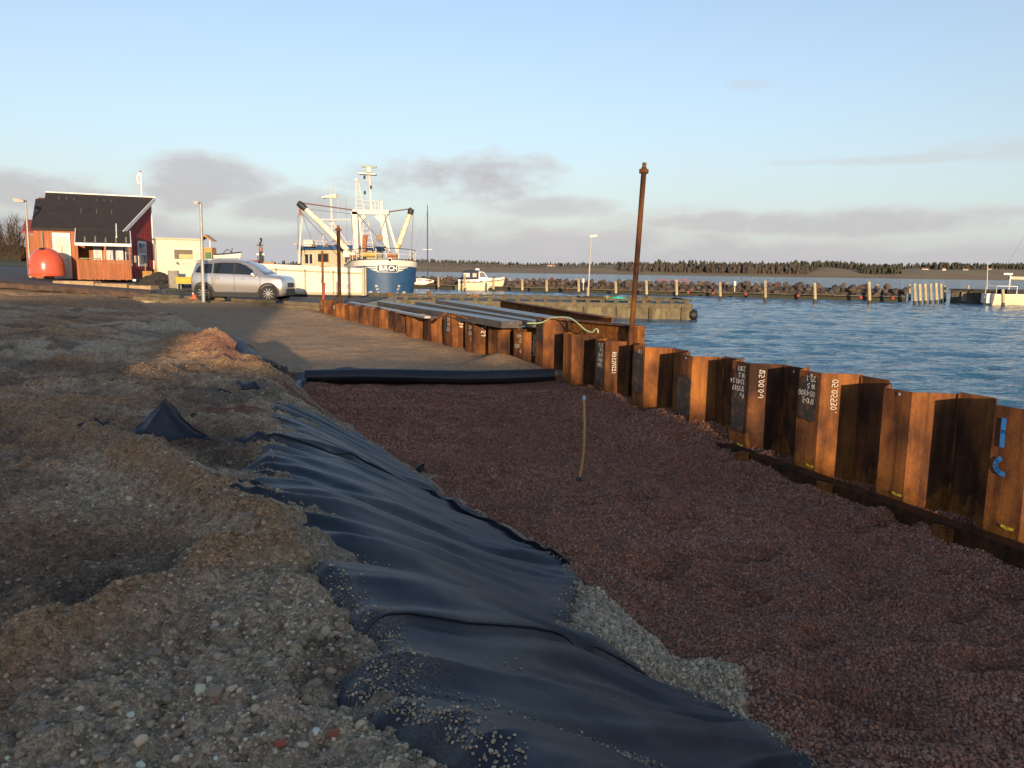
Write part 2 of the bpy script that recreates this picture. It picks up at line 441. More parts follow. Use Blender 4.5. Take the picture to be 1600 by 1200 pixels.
def poly_sd(X, Y, P):
    """signed distance to a plan polygon, positive inside"""
    d = np.full(X.shape, 1e9); ins = np.zeros(X.shape, bool); n = len(P)
    for i in range(n):
        ax, ay = P[i][:2]; bx, by = P[(i + 1) % n][:2]; ex, ey = bx - ax, by - ay
        t = np.clip(((X - ax) * ex + (Y - ay) * ey) / (ex * ex + ey * ey + 1e-12), 0, 1)
        d = np.minimum(d, (X - ax - t * ex) ** 2 + (Y - ay - t * ey) ** 2)
        c = ((ay > Y) != (by > Y)) & (X < (bx - ax) * (Y - ay) / (by - ay + 1e-12) + ax)
        ins ^= c
    d = np.sqrt(d); return np.where(ins, d, -d)
def seg_d(X, Y, a, b):
    ex, ey = b[0] - a[0], b[1] - a[1]; t = np.clip(((X - a[0]) * ex + (Y - a[1]) * ey) / (ex * ex + ey * ey), 0, 1)
    return np.hypot(X - a[0] - t * ex, Y - a[1] - t * ey)

# outline of the cloth that lies open to view, as points on the slope
CL_PX = [(432, 636), (500, 652), (560, 680), (640, 736), (720, 790), (800, 838), (890, 888), (908, 925), (880, 960), (905, 1000), (960, 1036), (1060, 1080), (1150, 1120), (1262, 1195), (1330, 1250),
         (1330, 1330), (900, 1330), (800, 1230), (690, 1140), (600, 1100), (560, 1075), (640, 1040), (600, 1000), (560, 960), (500, 900), (470, 850), (440, 800), (385, 765), (420, 725), (425, 690)]
CL = [hit(*p) for p in CL_PX]
# pale crushed stone between cloth and red gravel
PALE_PX = [(880, 912), (930, 935), (1000, 985), (1060, 1040), (1130, 1075), (1178, 1110), (1150, 1118), (1060, 1076), (960, 1034), (900, 1000), (870, 950)]
PALE = [hit(*p) for p in PALE_PX]
TRI_PX = [(205, 706), (250, 650), (318, 708)]
FU = np.array([.87, .49]); FV = np.array([-.49, .87])
def folds(X, Y):
    u = X * FU[0] + Y * FU[1]; v = X * FV[0] + Y * FV[1]
    w = .16 * fbm(u * .8, v * .8, 31, 2)
    a = fbm(u * .40 + 3, (v + w) * 2.1, 41, 2, .45)
    b = fbm(u * .7 + 11, (v + w * 1.5) * 5.0, 47, 2, .35); c = vnoise(u * .9 + 3, (v + w * 2.2 + .1 * u) * 9.5, 53)
    nr = 1 - .35 * sst(Y, 6, 9)
    return .090 * nr * (1 - np.abs(a) * 2.0) + .050 * nr * (1 - 2 * np.sqrt(b * b + .003)) + .013 * nr * (1 - 2 * np.sqrt(c * c + .01)) - .018
_hits = {}
def hitc(p):
    if p not in _hits: _hits[p] = hit(*p)
    return _hits[p]
def mound(X, Y, pa, pb, h, w):
    return h * np.exp(-(seg_d(X, Y, hitc(pa), hitc(pb)) / w) ** 2)
def dirt(X, Y):
    z = zbase(X, Y)
    cl = poly_sd(X + .10 * fbm(X * 2.4, Y * 2.4, 5, 3), Y + .10 * fbm(X * 2.4, Y * 2.4, 6, 3), CL)
    uu = X * FU[0] + Y * FU[1]; vv = X * FV[0] + Y * FV[1]; cl = cl + .26 * fbm(uu * .6, vv * 3.4, 85, 2) * sst(-X, -1.2, .2) - .02
    pale = poly_sd(X + .05 * vnoise(X * 5, Y * 5, 8), Y, PALE)
    far = sst(Y, 9, 22)
    toe = itp(TOE, Y); crest = itp(CREST, Y); bank = 1 - sst(X, crest + .1, toe)
    # heaps, ridges and hollows left by the digger
    big = .10 * fbm(X * .55, Y * .55, 11, 3) * bank
    hp = mound(X, Y, (60, 660), (225, 735), .12, .26) + mound(X, Y, (225, 735), (420, 850), .15, .24) + mound(X, Y, (-40, 1085), (330, 905), .17, .20) + mound(X, Y, (330, 905), (500, 872), .12, .18)
    hp += mound(X, Y, (300, 545), (335, 560), .30, .6) + mound(X, Y, (335, 560), (400, 590), .16, .45) + mound(X, Y, (240, 590), (300, 585), .12, .35) + mound(X, Y, (0, 640), (170, 640), .13, .5)
    hp += mound(X, Y, (60, 470), (190, 478), .22, 1.2) - mound(X, Y, (120, 960), (300, 900), .13, .28) - mound(X, Y, (330, 690), (360, 720), .10, .4) - mound(X, Y, (30, 880), (250, 850), .06, .4)
    # tyre and shovel marks that run across the bank
    v = X * .28 + Y * .96
    rut = .080 * fbm((X * .96 - Y * .28) * .5, v * 3.6, 21, 3) * sst(Y, 3.6, 6.0) + .085 * fbm((X * .96 - Y * .28) * .25, v * 1.3, 23, 2) * sst(Y, 7, 12)
    rut += .022 * np.sin((X * .5 + Y * 1.0) * 15 + 2 * fbm(X, Y, 4, 2)) * sst(-X, 2.6, 4) * sst(Y, 6, 8)
    lump = .058 * fbm(X * 2.9, Y * 2.9, 51, 3) + .030 * (np.abs(fbm(X * 8, Y * 8, 61, 2)) * 2 - .5) + .016 * (np.abs(vnoise(X * 19, Y * 19, 71)) * 2 - .5) + .007 * vnoise(X * 45, Y * 45, 73)
    z = z + (big + hp + rut) * bank + lump * (1 - .45 * far)
    inside = sst(cl, -.06, .16)
    z = z - .105 * inside + .035 * fbm(X * 5, Y * 5, 81, 3) * inside
    z = z + .02 * sst(-cl, .0, .3) * sst(cl, -.6, -.3)
    z = z + .12 * sst(-folds(X, Y), -.045, .01) * sst(.75 - cl, .0, .6) * inside * sst(fbm(X * 1.3, Y * 1.3, 87, 2), -.5, .15)
    # behind the timber quay and under the paving the soil stays low
    return z, cl, pale, hp * bank, rut * bank
def soil_under(X, Y):
    q0 = np.array([-17.4, 36.2]); q1 = np.array([-6.4, 28.1]); e = (q1 - q0) / np.linalg.norm(q1 - q0); nn = np.array([-e[1], e[0]])
    return (X - q0[0]) * nn[0] + (Y - q0[1]) * nn[1]         # positive behind the quay
def build_dirt():
    X, Y = fan(830, 640, .6, 41, -.86, .62)
    z, cl, pale, hp, bank = dirt(X, Y)
    su = soil_under(X, Y); z = np.where((su > .0) & (X > -17.4), np.minimum(z, .6), z)
    z = np.where(Y > 38.2, np.minimum(z, zq(X, Y) - .34), z)
    up = sst(Y, 30, 37.5) * sst(-X, 14, 18); z = z * (1 - up) + (zq(X, Y) - .36 + .08 * fbm(X * .9, Y * .9, 3, 3)) * up
    keep = (X < itp(TOE, Y) + 1.3) & ~((su > .5) & (X > -17))
    brown = np.array([.335, .205, .112]); grey = np.array([.405, .305, .198]); dark = np.array([.150, .108, .074]); red = np.array([.22, .108, .075]); lite = np.array([.30, .27, .22]); tan = np.array([.31, .20, .11])
    n1 = fbm(X * .7, Y * .7, 101, 3)[..., None]; n2 = fbm(X * 1.6, Y * 1.6, 111, 3)[..., None]
    a = sst(n1, -.35, .35); c = brown * (1 - a) + grey * a
    rut_shade = sst(bank[..., None], -.035, .04); c = c * (.72 + .5 * rut_shade)  # rut troughs darkened, crests lightened: relief shading put into the soil colour
    # grey gravelly strip along the cloth
    g = (sst(-cl, 1.5, .15))[..., None]; c = c * (1 - .75 * g) + (grey * 1.05) * .75 * g
    d = sst(n2, .12, .5) * .75; c = c * (1 - d) + dark * d
    hollow_shade = np.clip(-hp * 9, 0, .8)[..., None]; c = c * (1 - hollow_shade) + dark * .8 * hollow_shade  # shade of the dug hollows put into the soil colour
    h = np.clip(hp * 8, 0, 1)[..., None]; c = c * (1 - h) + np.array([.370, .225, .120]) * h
    rr = (sst(Y, 6.5, 8.5) * (1 - sst(Y, 14.5, 17)) * sst(X - itp(CREST, Y), -1.6, -.3) * sst(cl, -.02, -.35))[..., None] * sst(n2 * -1, -.15, .3); c = c * (1 - rr) + red * rr
    far = (sst(Y, 23, 30))[..., None]; c = c * (1 - far) + tan * far
    pass
    # the red gravel has been kicked onto the foot of the bank
    tan2 = np.array([.32, .25, .17]); i_ = sst(cl, -.02, .12)[..., None]; c = c * (1 - i_) + tan2 * i_
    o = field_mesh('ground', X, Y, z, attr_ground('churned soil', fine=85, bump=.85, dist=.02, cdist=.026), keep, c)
    tag(o, kind='structure')
    return X, Y, z, cl, pale, c, keep
DX, DY, DZ, DCL, DPALE, DCOL, DKEEP = build_dirt()

# ------------------------------------------------------------------ red gravel bed and sand bed
FURROW_PX = [(1100, 770), (1330, 880), (1370, 930), (1280, 960)]
def bed(X, Y):
    z = zbed(X, Y)
    lec = 1 - sst(Y, 16.4, 17.1)
    dn = .045 * fbm(X * 1.0, Y * 1.5, 201, 2) + .085 * np.abs(fbm(X * 1.7, Y * 2.3, 203, 2)) + .050 * fbm(X * 3.4, Y * 4.2, 207, 2)
    tread = 0
    r2 = random.Random(5)
    for _ in range(150):                                   # footprints
        t = r2.random(); yy = 3.2 + 12.5 * t ** 1.2; xx = float(itp(TOE, yy)) + .5 + r2.random() * 5.2; an = r2.uniform(-.6, .6)
        dx = (X - xx) * math.cos(an) + (Y - yy) * math.sin(an); dy = -(X - xx) * math.sin(an) + (Y - yy) * math.cos(an)
        e = (dx / .22) ** 2 + (dy / .13) ** 2
        tread = tread - .085 * np.exp(-e) + .036 * np.exp(-((np.sqrt(e) - 1.5) / .45) ** 2)
    # a dragged furrow in front of the wall and the gravel heaped along the pile feet
    for p in FURROW_PX:
        if p not in _hits: _hits[p] = hit(*p, zbed)
    a, b, c, d_ = [_hits[p] for p in FURROW_PX]
    for p, q in ((a, b), (b, c), (c, d_)): tread = tread - .05 * np.exp(-(seg_d(X, Y, p, q) / .16) ** 2)
    wo = wall_off(X, Y)
    heap = .30 * np.exp(-((wo + .1) / .55) ** 2) * sst(Y, 10.2, 12.8) * (1 - sst(Y, 15.5, 17)) * (.75 + .5 * vnoise(Y * 1.5, X * 0, 9))
    heap += .05 * np.exp(-((wo + .1) / .6) ** 2) * (1 - sst(Y, 8.5, 11))
    heap += .03 * np.exp(-((X - itp(TOE, Y) - .4) / .4) ** 2) * lec
    s = 1 - lec
    sandr = .045 * fbm(X * .7, Y * .7, 211, 3) + .018 * fbm(X * 2.2, Y * 2.6, 213, 3)
    sandr += .16 * np.exp(-((X + .35) / .55) ** 2 - ((Y - 18.4) / .5) ** 2) + .12 * np.exp(-((wo + .5) / .5) ** 2) * (.5 + .5 * vnoise(Y * .8, X * 0, 13)) + .12 * np.exp(-((Y - 17.6) / .8) ** 2)
    return z + lec * (dn + tread + heap) + s * sandr + .004 * vnoise(X * 40, Y * 40, 3) + .006 * vnoise(X * 18, Y * 18, 5) * lec
def build_bed():
    X, Y = fan(560, 420, .3, 17.05, -.36, 1.12)
    keep = (wall_off(X, Y) < .19) & (X > itp(TOE, Y) - .8) & (X < 9.5)
    z = bed(X, Y)
    n = fbm(X * .9, Y * .9, 221, 3)[..., None]
    c = np.array([.24, .112, .07]) + np.array([.040, .016, .008]) * n
    o = field_mesh('gravel_bed', X, Y, z, attr_ground('red expanded clay gravel', fine=95, bump=.6, dist=.02, speck=.3, cell=(38.,), cdist=.03, ctone=.35), keep, c)
    tag(o, kind='structure')
    X2, Y2 = fan(260, 260, 16.2, 31, -.60, .10)
    z2 = bed(X2, Y2 + 0) ; z2 = np.where(Y2 < 16.95, z2 - (16.95 - Y2) * 1.5, z2)
    k2 = (wall_off(X2, Y2) < .19) & (X2 > itp(TOE, Y2) - 1.2) & ~((soil_under(X2, Y2) > .25))
    n = fbm(X2 * .6, Y2 * .6, 231, 4)[..., None]
    c2 = np.array([.33, .22, .128]) + np.array([.05, .03, .015]) * n
    o2 = field_mesh('sand_bed', X2, Y2, z2, attr_ground('damp sand', fine=55, bump=.5, dist=.015, speck=.25, cell=(26.,), cdist=.008, ctone=.12), k2, c2)
    tag(o2, kind='structure')
    return X, Y, z, keep
BX, BY, BZ, BKEEP = build_bed()

# ------------------------------------------------------------------ loose stones: points that carry one small stone each
def stone_points(name, pts, scl, rot, tone, mat, sub=1, rough=.25, label=None, seed=0.0):
    me = bpy.data.meshes.new(name)
    me.vertices.add(len(pts)); me.vertices.foreach_set('co', np.asarray(pts, np.float32).reshape(-1))
    for nm, data in (('scl', scl), ('rot', rot)):
        a = me.attributes.new(nm, 'FLOAT_VECTOR', 'POINT'); a.data.foreach_set('vector', np.asarray(data, np.float32).reshape(-1))
    a = me.attributes.new('tone', 'FLOAT_COLOR', 'POINT'); a.data.foreach_set('color', np.concatenate([tone, np.ones((len(tone), 1))], 1).astype(np.float32).reshape(-1))
    o = link(bpy.data.objects.new(name, me))
    ng = bpy.data.node_groups.new(name + '_scatter', 'GeometryNodeTree')
    ng.interface.new_socket('Geometry', in_out='INPUT', socket_type='NodeSocketGeometry')
    ng.interface.new_socket('Geometry', in_out='OUTPUT', socket_type='NodeSocketGeometry')
    N = ng.nodes.new; L = ng.links.new
    gi = N('NodeGroupInput'); go = N('NodeGroupOutput')
    ico = N('GeometryNodeMeshIcoSphere'); ico.inputs['Radius'].default_value = 1; ico.inputs['Subdivisions'].default_value = sub
    nz = N('ShaderNodeTexNoise'); nz.inputs['Scale'].default_value = 1.1; nz.inputs['Detail'].default_value = 1; nz.noise_dimensions = '4D'; nz.inputs['W'].default_value = seed
    sb = N('ShaderNodeVectorMath'); sb.operation = 'SUBTRACT'; L(nz.outputs['Color'], sb.inputs[0]); sb.inputs[1].default_value = (.5, .5, .5)
    sc = N('ShaderNodeVectorMath'); sc.operation = 'SCALE'; L(sb.outputs[0], sc.inputs[0]); sc.inputs['Scale'].default_value = rough * 4
    sp = N('GeometryNodeSetPosition'); L(ico.outputs[0], sp.inputs['Geometry']); L(sc.outputs[0], sp.inputs['Offset'])
    sh = N('GeometryNodeSetShadeSmooth'); L(sp.outputs[0], sh.inputs[0])
    sm = N('GeometryNodeSetMaterial'); sm.inputs['Material'].default_value = mat; L(sh.outputs[0], sm.inputs[0])
    ip = N('GeometryNodeInstanceOnPoints'); L(gi.outputs[0], ip.inputs['Points']); L(sm.outputs[0], ip.inputs['Instance'])
    for nm, sock in (('scl', 'Scale'), ('rot', 'Rotation')):
        na = N('GeometryNodeInputNamedAttribute'); na.data_type = 'FLOAT_VECTOR'; na.inputs['Name'].default_value = nm
        out = na.outputs[0]
        if nm == 'rot':
            er = N('FunctionNodeEulerToRotation'); L(out, er.inputs[0]); out = er.outputs[0]
        L(out, ip.inputs[sock])
    L(ip.outputs[0], go.inputs[0])
    md = o.modifiers.new('scatter', 'NODES'); md.node_group = ng
    me.materials.append(mat)
    if label: tag(o, label, 'gravel')
    return tag(o, kind='stuff')
STONE = stone_mat('stone'); LECA = stone_mat('clay pellet', .9)
def sample_field(g, X, Y, Z, n, ymax, ok):
    ny, nx = X.shape; i = g.random(n) * (ny - 1.001); j = g.random(n) * (nx - 1.001)
    i0 = i.astype(int); j0 = j.astype(int); fi = i - i0; fj = j - j0
    def s(A): return (A[i0, j0] * (1 - fi) * (1 - fj) + A[i0, j0 + 1] * (1 - fi) * fj + A[i0 + 1, j0] * fi * (1 - fj) + A[i0 + 1, j0 + 1] * fi * fj)
    x, y, z = s(X), s(Y), s(Z); k = ok[i0, j0] & (y < ymax)
    return x[k], y[k], z[k], i0[k], j0[k]
def scatter():
    g = np.random.default_rng(3)
    # soil stones and clods
    for q, (n, mean, sig, sub, rough, nm, lab, ymax) in enumerate(((200000, .0062, .45, 1, .28, 'gravel', 'small brown and grey pebbles and crumbs strewn over the churned soil bank', 12),
                                                       (3800, .0125, .36, 2, .30, 'pebbles', 'fist-sized grey and brown stones and clods lying on the soil bank', 16))):
        x, y, z, i, j = sample_field(g, DX, DY, DZ, n, ymax, DKEEP & (DCL < .10))
        cl = DCL[i, j]; pale = DPALE[i, j]
        want = np.clip(.28 + 1.0 * np.exp(-(np.maximum(-cl, 0) / .9) ** 2) + .55 * fbm(x * .8, y * .8, 301, 2), .06, 1)
        k = g.random(len(x)) < want; x, y, z, cl, pale, i, j = [a[k] for a in (x, y, z, cl, pale, i, j)]
        dist = np.hypot(x, y) ; r = mean * np.exp(sig * g.standard_normal(len(x))); r = np.maximum(r, dist * .0011) * np.where(cl > -.02, .75, 1); r = np.minimum(r, .05)
        if q == 1: r = np.minimum(r, .030)
        sc = np.stack([r * g.uniform(.8, 1.35, len(r)), r * g.uniform(.75, 1.2, len(r)), r * g.uniform(.55, .95, len(r))], 1)
        ro = np.stack([g.uniform(-.5, .5, len(r)), g.uniform(-.5, .5, len(r)), g.uniform(0, 6.28, len(r))], 1)
        base = DCOL[i, j] * 1.05; v = np.exp(.30 * g.standard_normal((len(r), 1))); t = base * v
        odd = g.random(len(r)); lite = (odd < .05)[:, None]; t = np.where(lite, np.array([.33, .285, .225]) * v, t); warm = ((odd > .10) & (odd < .15))[:, None]; t = np.where(warm, np.array([.22, .13, .075]) * v, t)
        stone_points(nm, np.stack([x, y, z + r * .15], 1), sc, ro, np.clip(t, .01, .6), STONE, sub, rough, lab, q * 3.3)
    # red clay pellets
    x, y, z, i, j = sample_field(g, BX, BY, BZ, 300000, 15.8, BKEEP & (BX > itp(TOE, BY) - .15))
    dist = np.hypot(x, y); r = .0125 * np.exp(.16 * g.standard_normal(len(x))); r = np.maximum(r, dist * .0015)
    sc = r[:, None] * g.uniform(.82, 1.15, (len(r), 3)); ro = g.uniform(0, 6.28, (len(r), 3))
    v = np.exp(.22 * g.standard_normal((len(r), 1))); t = np.array([.305, .148, .094]) * v
    odd = g.random(len(r)); t = np.where((odd < .12)[:, None], np.array([.165, .11, .09]) * v, t); t = np.where((odd > .93)[:, None], np.array([.29, .125, .065]) * v, t)
    patch = (fbm(x * .8, y * .8, 311, 2))[:, None]; t = t * (1 + .25 * patch)
    stone_points('clay_pellets', np.stack([x, y, z + r * .3], 1), sc, ro, np.clip(t, .01, .4), LECA, 1, .10, 'reddish brown expanded clay pellets heaped in the bed beside the piles', 5.0)
scatter()

# ------------------------------------------------------------------ black geotextile
def cloth_mat():
    m, nt, b = new_mat('black geotextile'); N = nt.nodes.new; L = nt.links.new
    tc = N('ShaderNodeTexCoord')
    def noise(s, d=5, r_=.6):
        n = N('ShaderNodeTexNoise'); n.inputs['Scale'].default_value = s; n.inputs['Detail'].default_value = d; n.inputs['Roughness'].default_value = r_; L(tc.outputs['Object'], n.inputs[0]); return n.outputs[0]
    def mr(v, a, c, lo=0., hi=1.):
        x = N('ShaderNodeMapRange'); L(v, x.inputs[0]); x.inputs[1].default_value = a; x.inputs[2].default_value = c; x.inputs[3].default_value = lo; x.inputs[4].default_value = hi; return x.outputs[0]
    big = noise(2.2); fine = noise(75, 4, .8)
    mu = N('ShaderNodeMath'); mu.operation = 'MULTIPLY'; L(mr(big, .52, .74), mu.inputs[0]); L(mr(fine, .58, .70), mu.inputs[1])
    ad = N('ShaderNodeMath'); ad.operation = 'MULTIPLY_ADD'; L(mr(big, .42, .7), ad.inputs[0]); ad.inputs[1].default_value = .025; L(mu.outputs[0], ad.inputs[2]); ad.use_clamp = True
    at = N('ShaderNodeAttribute'); at.attribute_name = 'Col'; gr = N('ShaderNodeMath'); gr.operation = 'MULTIPLY'; L(at.outputs['Fac'], gr.inputs[0]); L(mr(noise(95, 5, .8), .46, .60), gr.inputs[1])
    sm_ = N('ShaderNodeMath'); sm_.operation = 'MAXIMUM'; L(gr.outputs[0], sm_.inputs[0]); L(ad.outputs[0], sm_.inputs[1])
    mx = N('ShaderNodeMix'); mx.data_type = 'RGBA'; L(sm_.outputs[0], mx.inputs[0]); setc(mx.inputs[6], (.007, .0105, .018)); setc(mx.inputs[7], (.26, .21, .145))
    L(mx.outputs[2], b.inputs['Base Color']); b.inputs['Roughness'].default_value = .50; b.inputs['Specular IOR Level'].default_value = .55
    bp = N('ShaderNodeBump'); bp.inputs['Strength'].default_value = .25; bp.inputs['Distance'].default_value = .006; L(noise(220, 3), bp.inputs['Height']); L(bp.outputs[0], b.inputs['Normal'])
    return m
CLOTH = cloth_mat(); SHEETS = []
def resample(P, n):
    P = np.array([p[:2] for p in P]); s = np.concatenate([[0], np.cumsum(np.linalg.norm(np.diff(P, axis=0), axis=1))]); t = np.linspace(0, s[-1], n)
    from_x = np.interp(t, s, P[:, 0]); from_y = np.interp(t, s, P[:, 1])
    # soften the corners
    for _ in range(10):
        from_x[1:-1] = .5 * from_x[1:-1] + .25 * (from_x[:-2] + from_x[2:]); from_y[1:-1] = .5 * from_y[1:-1] + .25 * (from_y[:-2] + from_y[2:])
    return np.stack([from_x, from_y], 1)
SEAM1 = [(330, 688), (420, 699), (500, 710), (580, 733), (660, 770), (760, 826), (830, 860), (905, 900), (960, 930)]
SEAM2 = [(330, 1062), (400, 1040), (470, 1020), (560, 1000), (640, 985), (730, 999), (870, 1015), (930, 1030), (1060, 1075), (1150, 1112), (1215, 1145)]
def cloth_sheet(A, B, label, lift, nu=300, nv=190, lip=.035):
    a = resample([hit(*p) for p in A], nu); b = resample([hit(*p) for p in B], nu)
    v = np.linspace(0, 1, nv)[:, None]
    X = a[None, :, 0] * (1 - v) + b[None, :, 0] * v; Y = a[None, :, 1] * (1 - v) + b[None, :, 1] * v
    z = zbase(X, Y) + lift + folds(X, Y)
    cl = poly_sd(X, Y, CL)
    z = z - .17 * sst(-cl, -.04, .24)                          # dives under the soil
    z = z - .10 * sst(X - itp(TOE, Y), -.1, .35)
    z = z + lip * sst(v, .93, .985) * (1 - 1.6 * sst(v, .985, 1.0)) + .006 * fbm(X * 7, Y * 7, 91, 3)
    for _ in range(2):
        z[1:-1, 1:-1] = .4 * z[1:-1, 1:-1] + .15 * (z[:-2, 1:-1] + z[2:, 1:-1] + z[1:-1, :-2] + z[1:-1, 2:])
    fo = folds(X, Y); du = .8 * sst(-fo, -.02, .03) * sst(fbm(X * 1.1, Y * 1.1, 95, 2), -.15, .35) + .6 * sst(cl, .30, .02) * sst(fbm(X * 2.5, Y * 2.5, 97, 3), -.05, .4)
    du = np.clip(du, 0, 1) * sst(np.minimum(X - itp(CREST, Y), itp(TOE, Y) - X), -.5, .1)
    o = field_mesh('geotextile_sheet', X, Y, z, CLOTH, None, np.stack([du, du, du], -1))
    tag(o, label, 'geotextile', 'black geotextile sheets on the bank')
    SHEETS.append((X, Y, z, sst(-fo, -.028, .022) * sst(fbm(X * .9, Y * .9, 99, 2), -.25, .3) * (cl > -.02) * (X < itp(TOE, Y) - .05) + .7 * sst(cl, .22, .0) * (cl > -.05)))
    # double hem along the free edge
    i = nv - 3; hem = MB(); pts = [(X[i, k], Y[i, k], z[i, k] + .004) for k in range(0, nu, 4)]
    hem.tube(pts, .011, 6); h = hem.build('hem', CLOTH, o, smooth=True)
    return o
SH1A = [(370, 610), (440, 630), (500, 650), (560, 678), (640, 733), (720, 788), (800, 833), (900, 890), (950, 915)]
cloth_sheet(SH1A, SEAM1, 'topmost and farthest sheet of black geotextile on the bank beside the red gravel', .016)
cloth_sheet([(x, y - 22) for x, y in SEAM1], SEAM2, 'middle sheet of black geotextile with long folds and sand spilled between them', .0)
cloth_sheet([(x, y - 26) for x, y in SEAM2], [(430, 1330), (560, 1335), (700, 1340), (900, 1340), (1150, 1345), (1480, 1345)], 'nearest sheet of black geotextile at the bottom edge of the picture', -.018, nv=150, lip=0)
def spilled_grit():
    g = np.random.default_rng(14); P_, R_ = [], []
    for X, Y, z, w in SHEETS:
        n = 90000; i = g.integers(1, X.shape[0] - 1, n); j = g.integers(1, X.shape[1] - 1, n); k = g.random(n) < w[i, j] ** 2 * .55; i, j = i[k], j[k]
        x = X[i, j] + g.uniform(-.006, .006, len(i)); y = Y[i, j] + g.uniform(-.006, .006, len(i)); r = np.clip(.0042 * np.exp(.45 * g.standard_normal(len(i))), .0022, .0085)
        P_.append(np.stack([x, y, z[i, j] + r * .4], 1)); R_.append(r)
    p = np.concatenate(P_); r = np.concatenate(R_); n = len(r)
    stone_points('spilled_grit', p, r[:, None] * g.uniform(.7, 1.3, (n, 3)), g.uniform(0, 6.28, (n, 3)), np.clip(np.array([.36, .285, .19]) * np.exp(.25 * g.standard_normal((n, 1))), .03, .6), STONE, 1, .25, 'fine sandy grit spilled in the folds of the black sheets', 4.4)
spilled_grit()
def cloth_scraps():
    # the pointed corner that stands out of the soil
    c = hit(258, 703); Wt = 1.02 * 113 / FPX * math.hypot(*c[:2]) * 1.12
    def g(x, y): return float(dirt(np.array([[x]]), np.array([[y]]))[0][0, 0])
    zb = max(g(c[0] + d_, c[1]) for d_ in (-.3, 0, .3)) - .01
    rows = []
    for i in range(15):
        t = i / 14; row = []
        for j in range(21):
            s = j / 20; ridge = max(0, 1 - abs(2 * s - .9)) ** .8
            x = c[0] + ((s - .5) * Wt) * (1 - t) ** .9 - .05 * t; flare = (1 - t) ** 3
            nz_ = float(fbm(np.array(s * 3.1), np.array(t * 2.2), 77, 3)); pl = math.sin(s * 15 + 2 * t) * (1 - t) * t * 2
            row.append((x + .05 * nz_ * (1 - t * .5), c[1] + .14 * t - .10 * ridge * (1 - t) + .10 * abs(s - .45) * (1 - t) + .035 * pl + .05 * nz_, zb + .31 * t ** 1.35 * (1 + .12 * nz_) + .018 * math.sin(s * 11 + t * 4) * (1 - t) - .03 * flare))
        rows.append(row)
    m = MB().grid(rows)
    back = MB().grid([[(p[0], p[1] + .012, p[2] - .006) for p in r_] for r_ in rows])
    m.add(back.v, [f[::-1] for f in back.f])
    m.thing('geotextile_scrap', CLOTH, (c[0], c[1], g(c[0], c[1])), 'pointed blue-black corner of geotextile standing out of the soil like a small tent', 'geotextile', smooth=60)
    def scrap(px, w, h, a, label, up=.03, n=9):
        p = hit(*px); rows = []
        for i in range(n):
            t = i / (n - 1) * 2 - 1; row = []
            for j in range(n):
                s = j / (n - 1) * 2 - 1; k = math.sqrt(max(0, 1 - t * t))
                x = p[0] + math.cos(a) * s * w * k * .5 - math.sin(a) * t * h * .5; y = p[1] + math.sin(a) * s * w * k * .5 + math.cos(a) * t * h * .5
                row.append((x, y, g(x, y) + up * (1 - s * s * .9) * (1 - t * t * .9) - .004 + .012 * math.sin(s * 5 + t * 4)))
            rows.append(row)
        m = MB().grid(rows); mm = MB().grid([[(q[0], q[1], q[2] - .008) for q in r_] for r_ in rows]); m.add(mm.v, [f[::-1] for f in mm.f])
        m.thing('geotextile_scrap', CLOTH, (p[0], p[1], g(p[0], p[1])), label, 'geotextile', smooth=60)
    for px, w, h, a, lab in (((395, 694), .42, .14, .1, 'flat black geotextile scrap just left of the topmost sheet'), ((150, 692), .30, .12, .2, 'small black scrap in the soil left of the pointed corner'),
                             ((385, 770), .45, .10, .35, 'thin dark geotextile fold showing in the soil below the flat scrap'), ((402, 790), .36, .10, .2, 'short dark fold of geotextile at the upper left of the middle sheet'),
                             ((390, 612), .5, .25, -.6, 'crumpled black geotextile scrap at the top end of the sheets'), ((350, 617), .3, .12, .4, 'little black scrap half buried left of the crumpled one'),
                             ((300, 655), .16, .06, 1.0, 'narrow dark strip poking out above the pointed corner')):
        scrap(px, w, h, a, lab)
    # upright flap at the edge of the red gravel
    p = hit(655, 742); m = MB()
    m.prism([(p[0] - .11, p[1], p[2] - .05), (p[0] + .12, p[1] + .05, p[2] - .05), (p[0] + .05, p[1] + .03, p[2] + .10), (p[0] + .07, p[1] + .02, p[2] + .17), (p[0] - .02, p[1], p[2] + .13)], (.01, -.03, 0))
    m.thing('geotextile_flap', CLOTH, (p[0], p[1], p[2]), 'small black flap sticking up between the sheets and the red gravel', 'geotextile')
    # the liner edge that shows along the sand
    pts = [hit(x, y) for x, y in ((322, 524), (340, 538), (365, 556), (400, 578), (440, 600), (470, 606))]
    P = resample(pts, 40); rows = []
    for k, q in enumerate(P):
        z = float(bed(np.array([[q[0] + .1]]), np.array([[q[1]]]))[0, 0]); zz = max(z, g(q[0], q[1]))
        wv = .03 * math.sin(k * .9)
        rows.append([(q[0] - .12, q[1] - .08, zz - .03), (q[0] - .02, q[1] - .01, zz + .07 + wv), (q[0] + .05, q[1] + .03, zz + .06 + wv), (q[0] + .16, q[1] + .10, z - .05)])
    MB().grid(rows).thing('liner_edge', CLOTH, (P[0][0], P[0][1], rows[0][0][2]), 'long black liner edge between the soil bank and the sand bed', 'geotextile', smooth=60)
cloth_scraps()

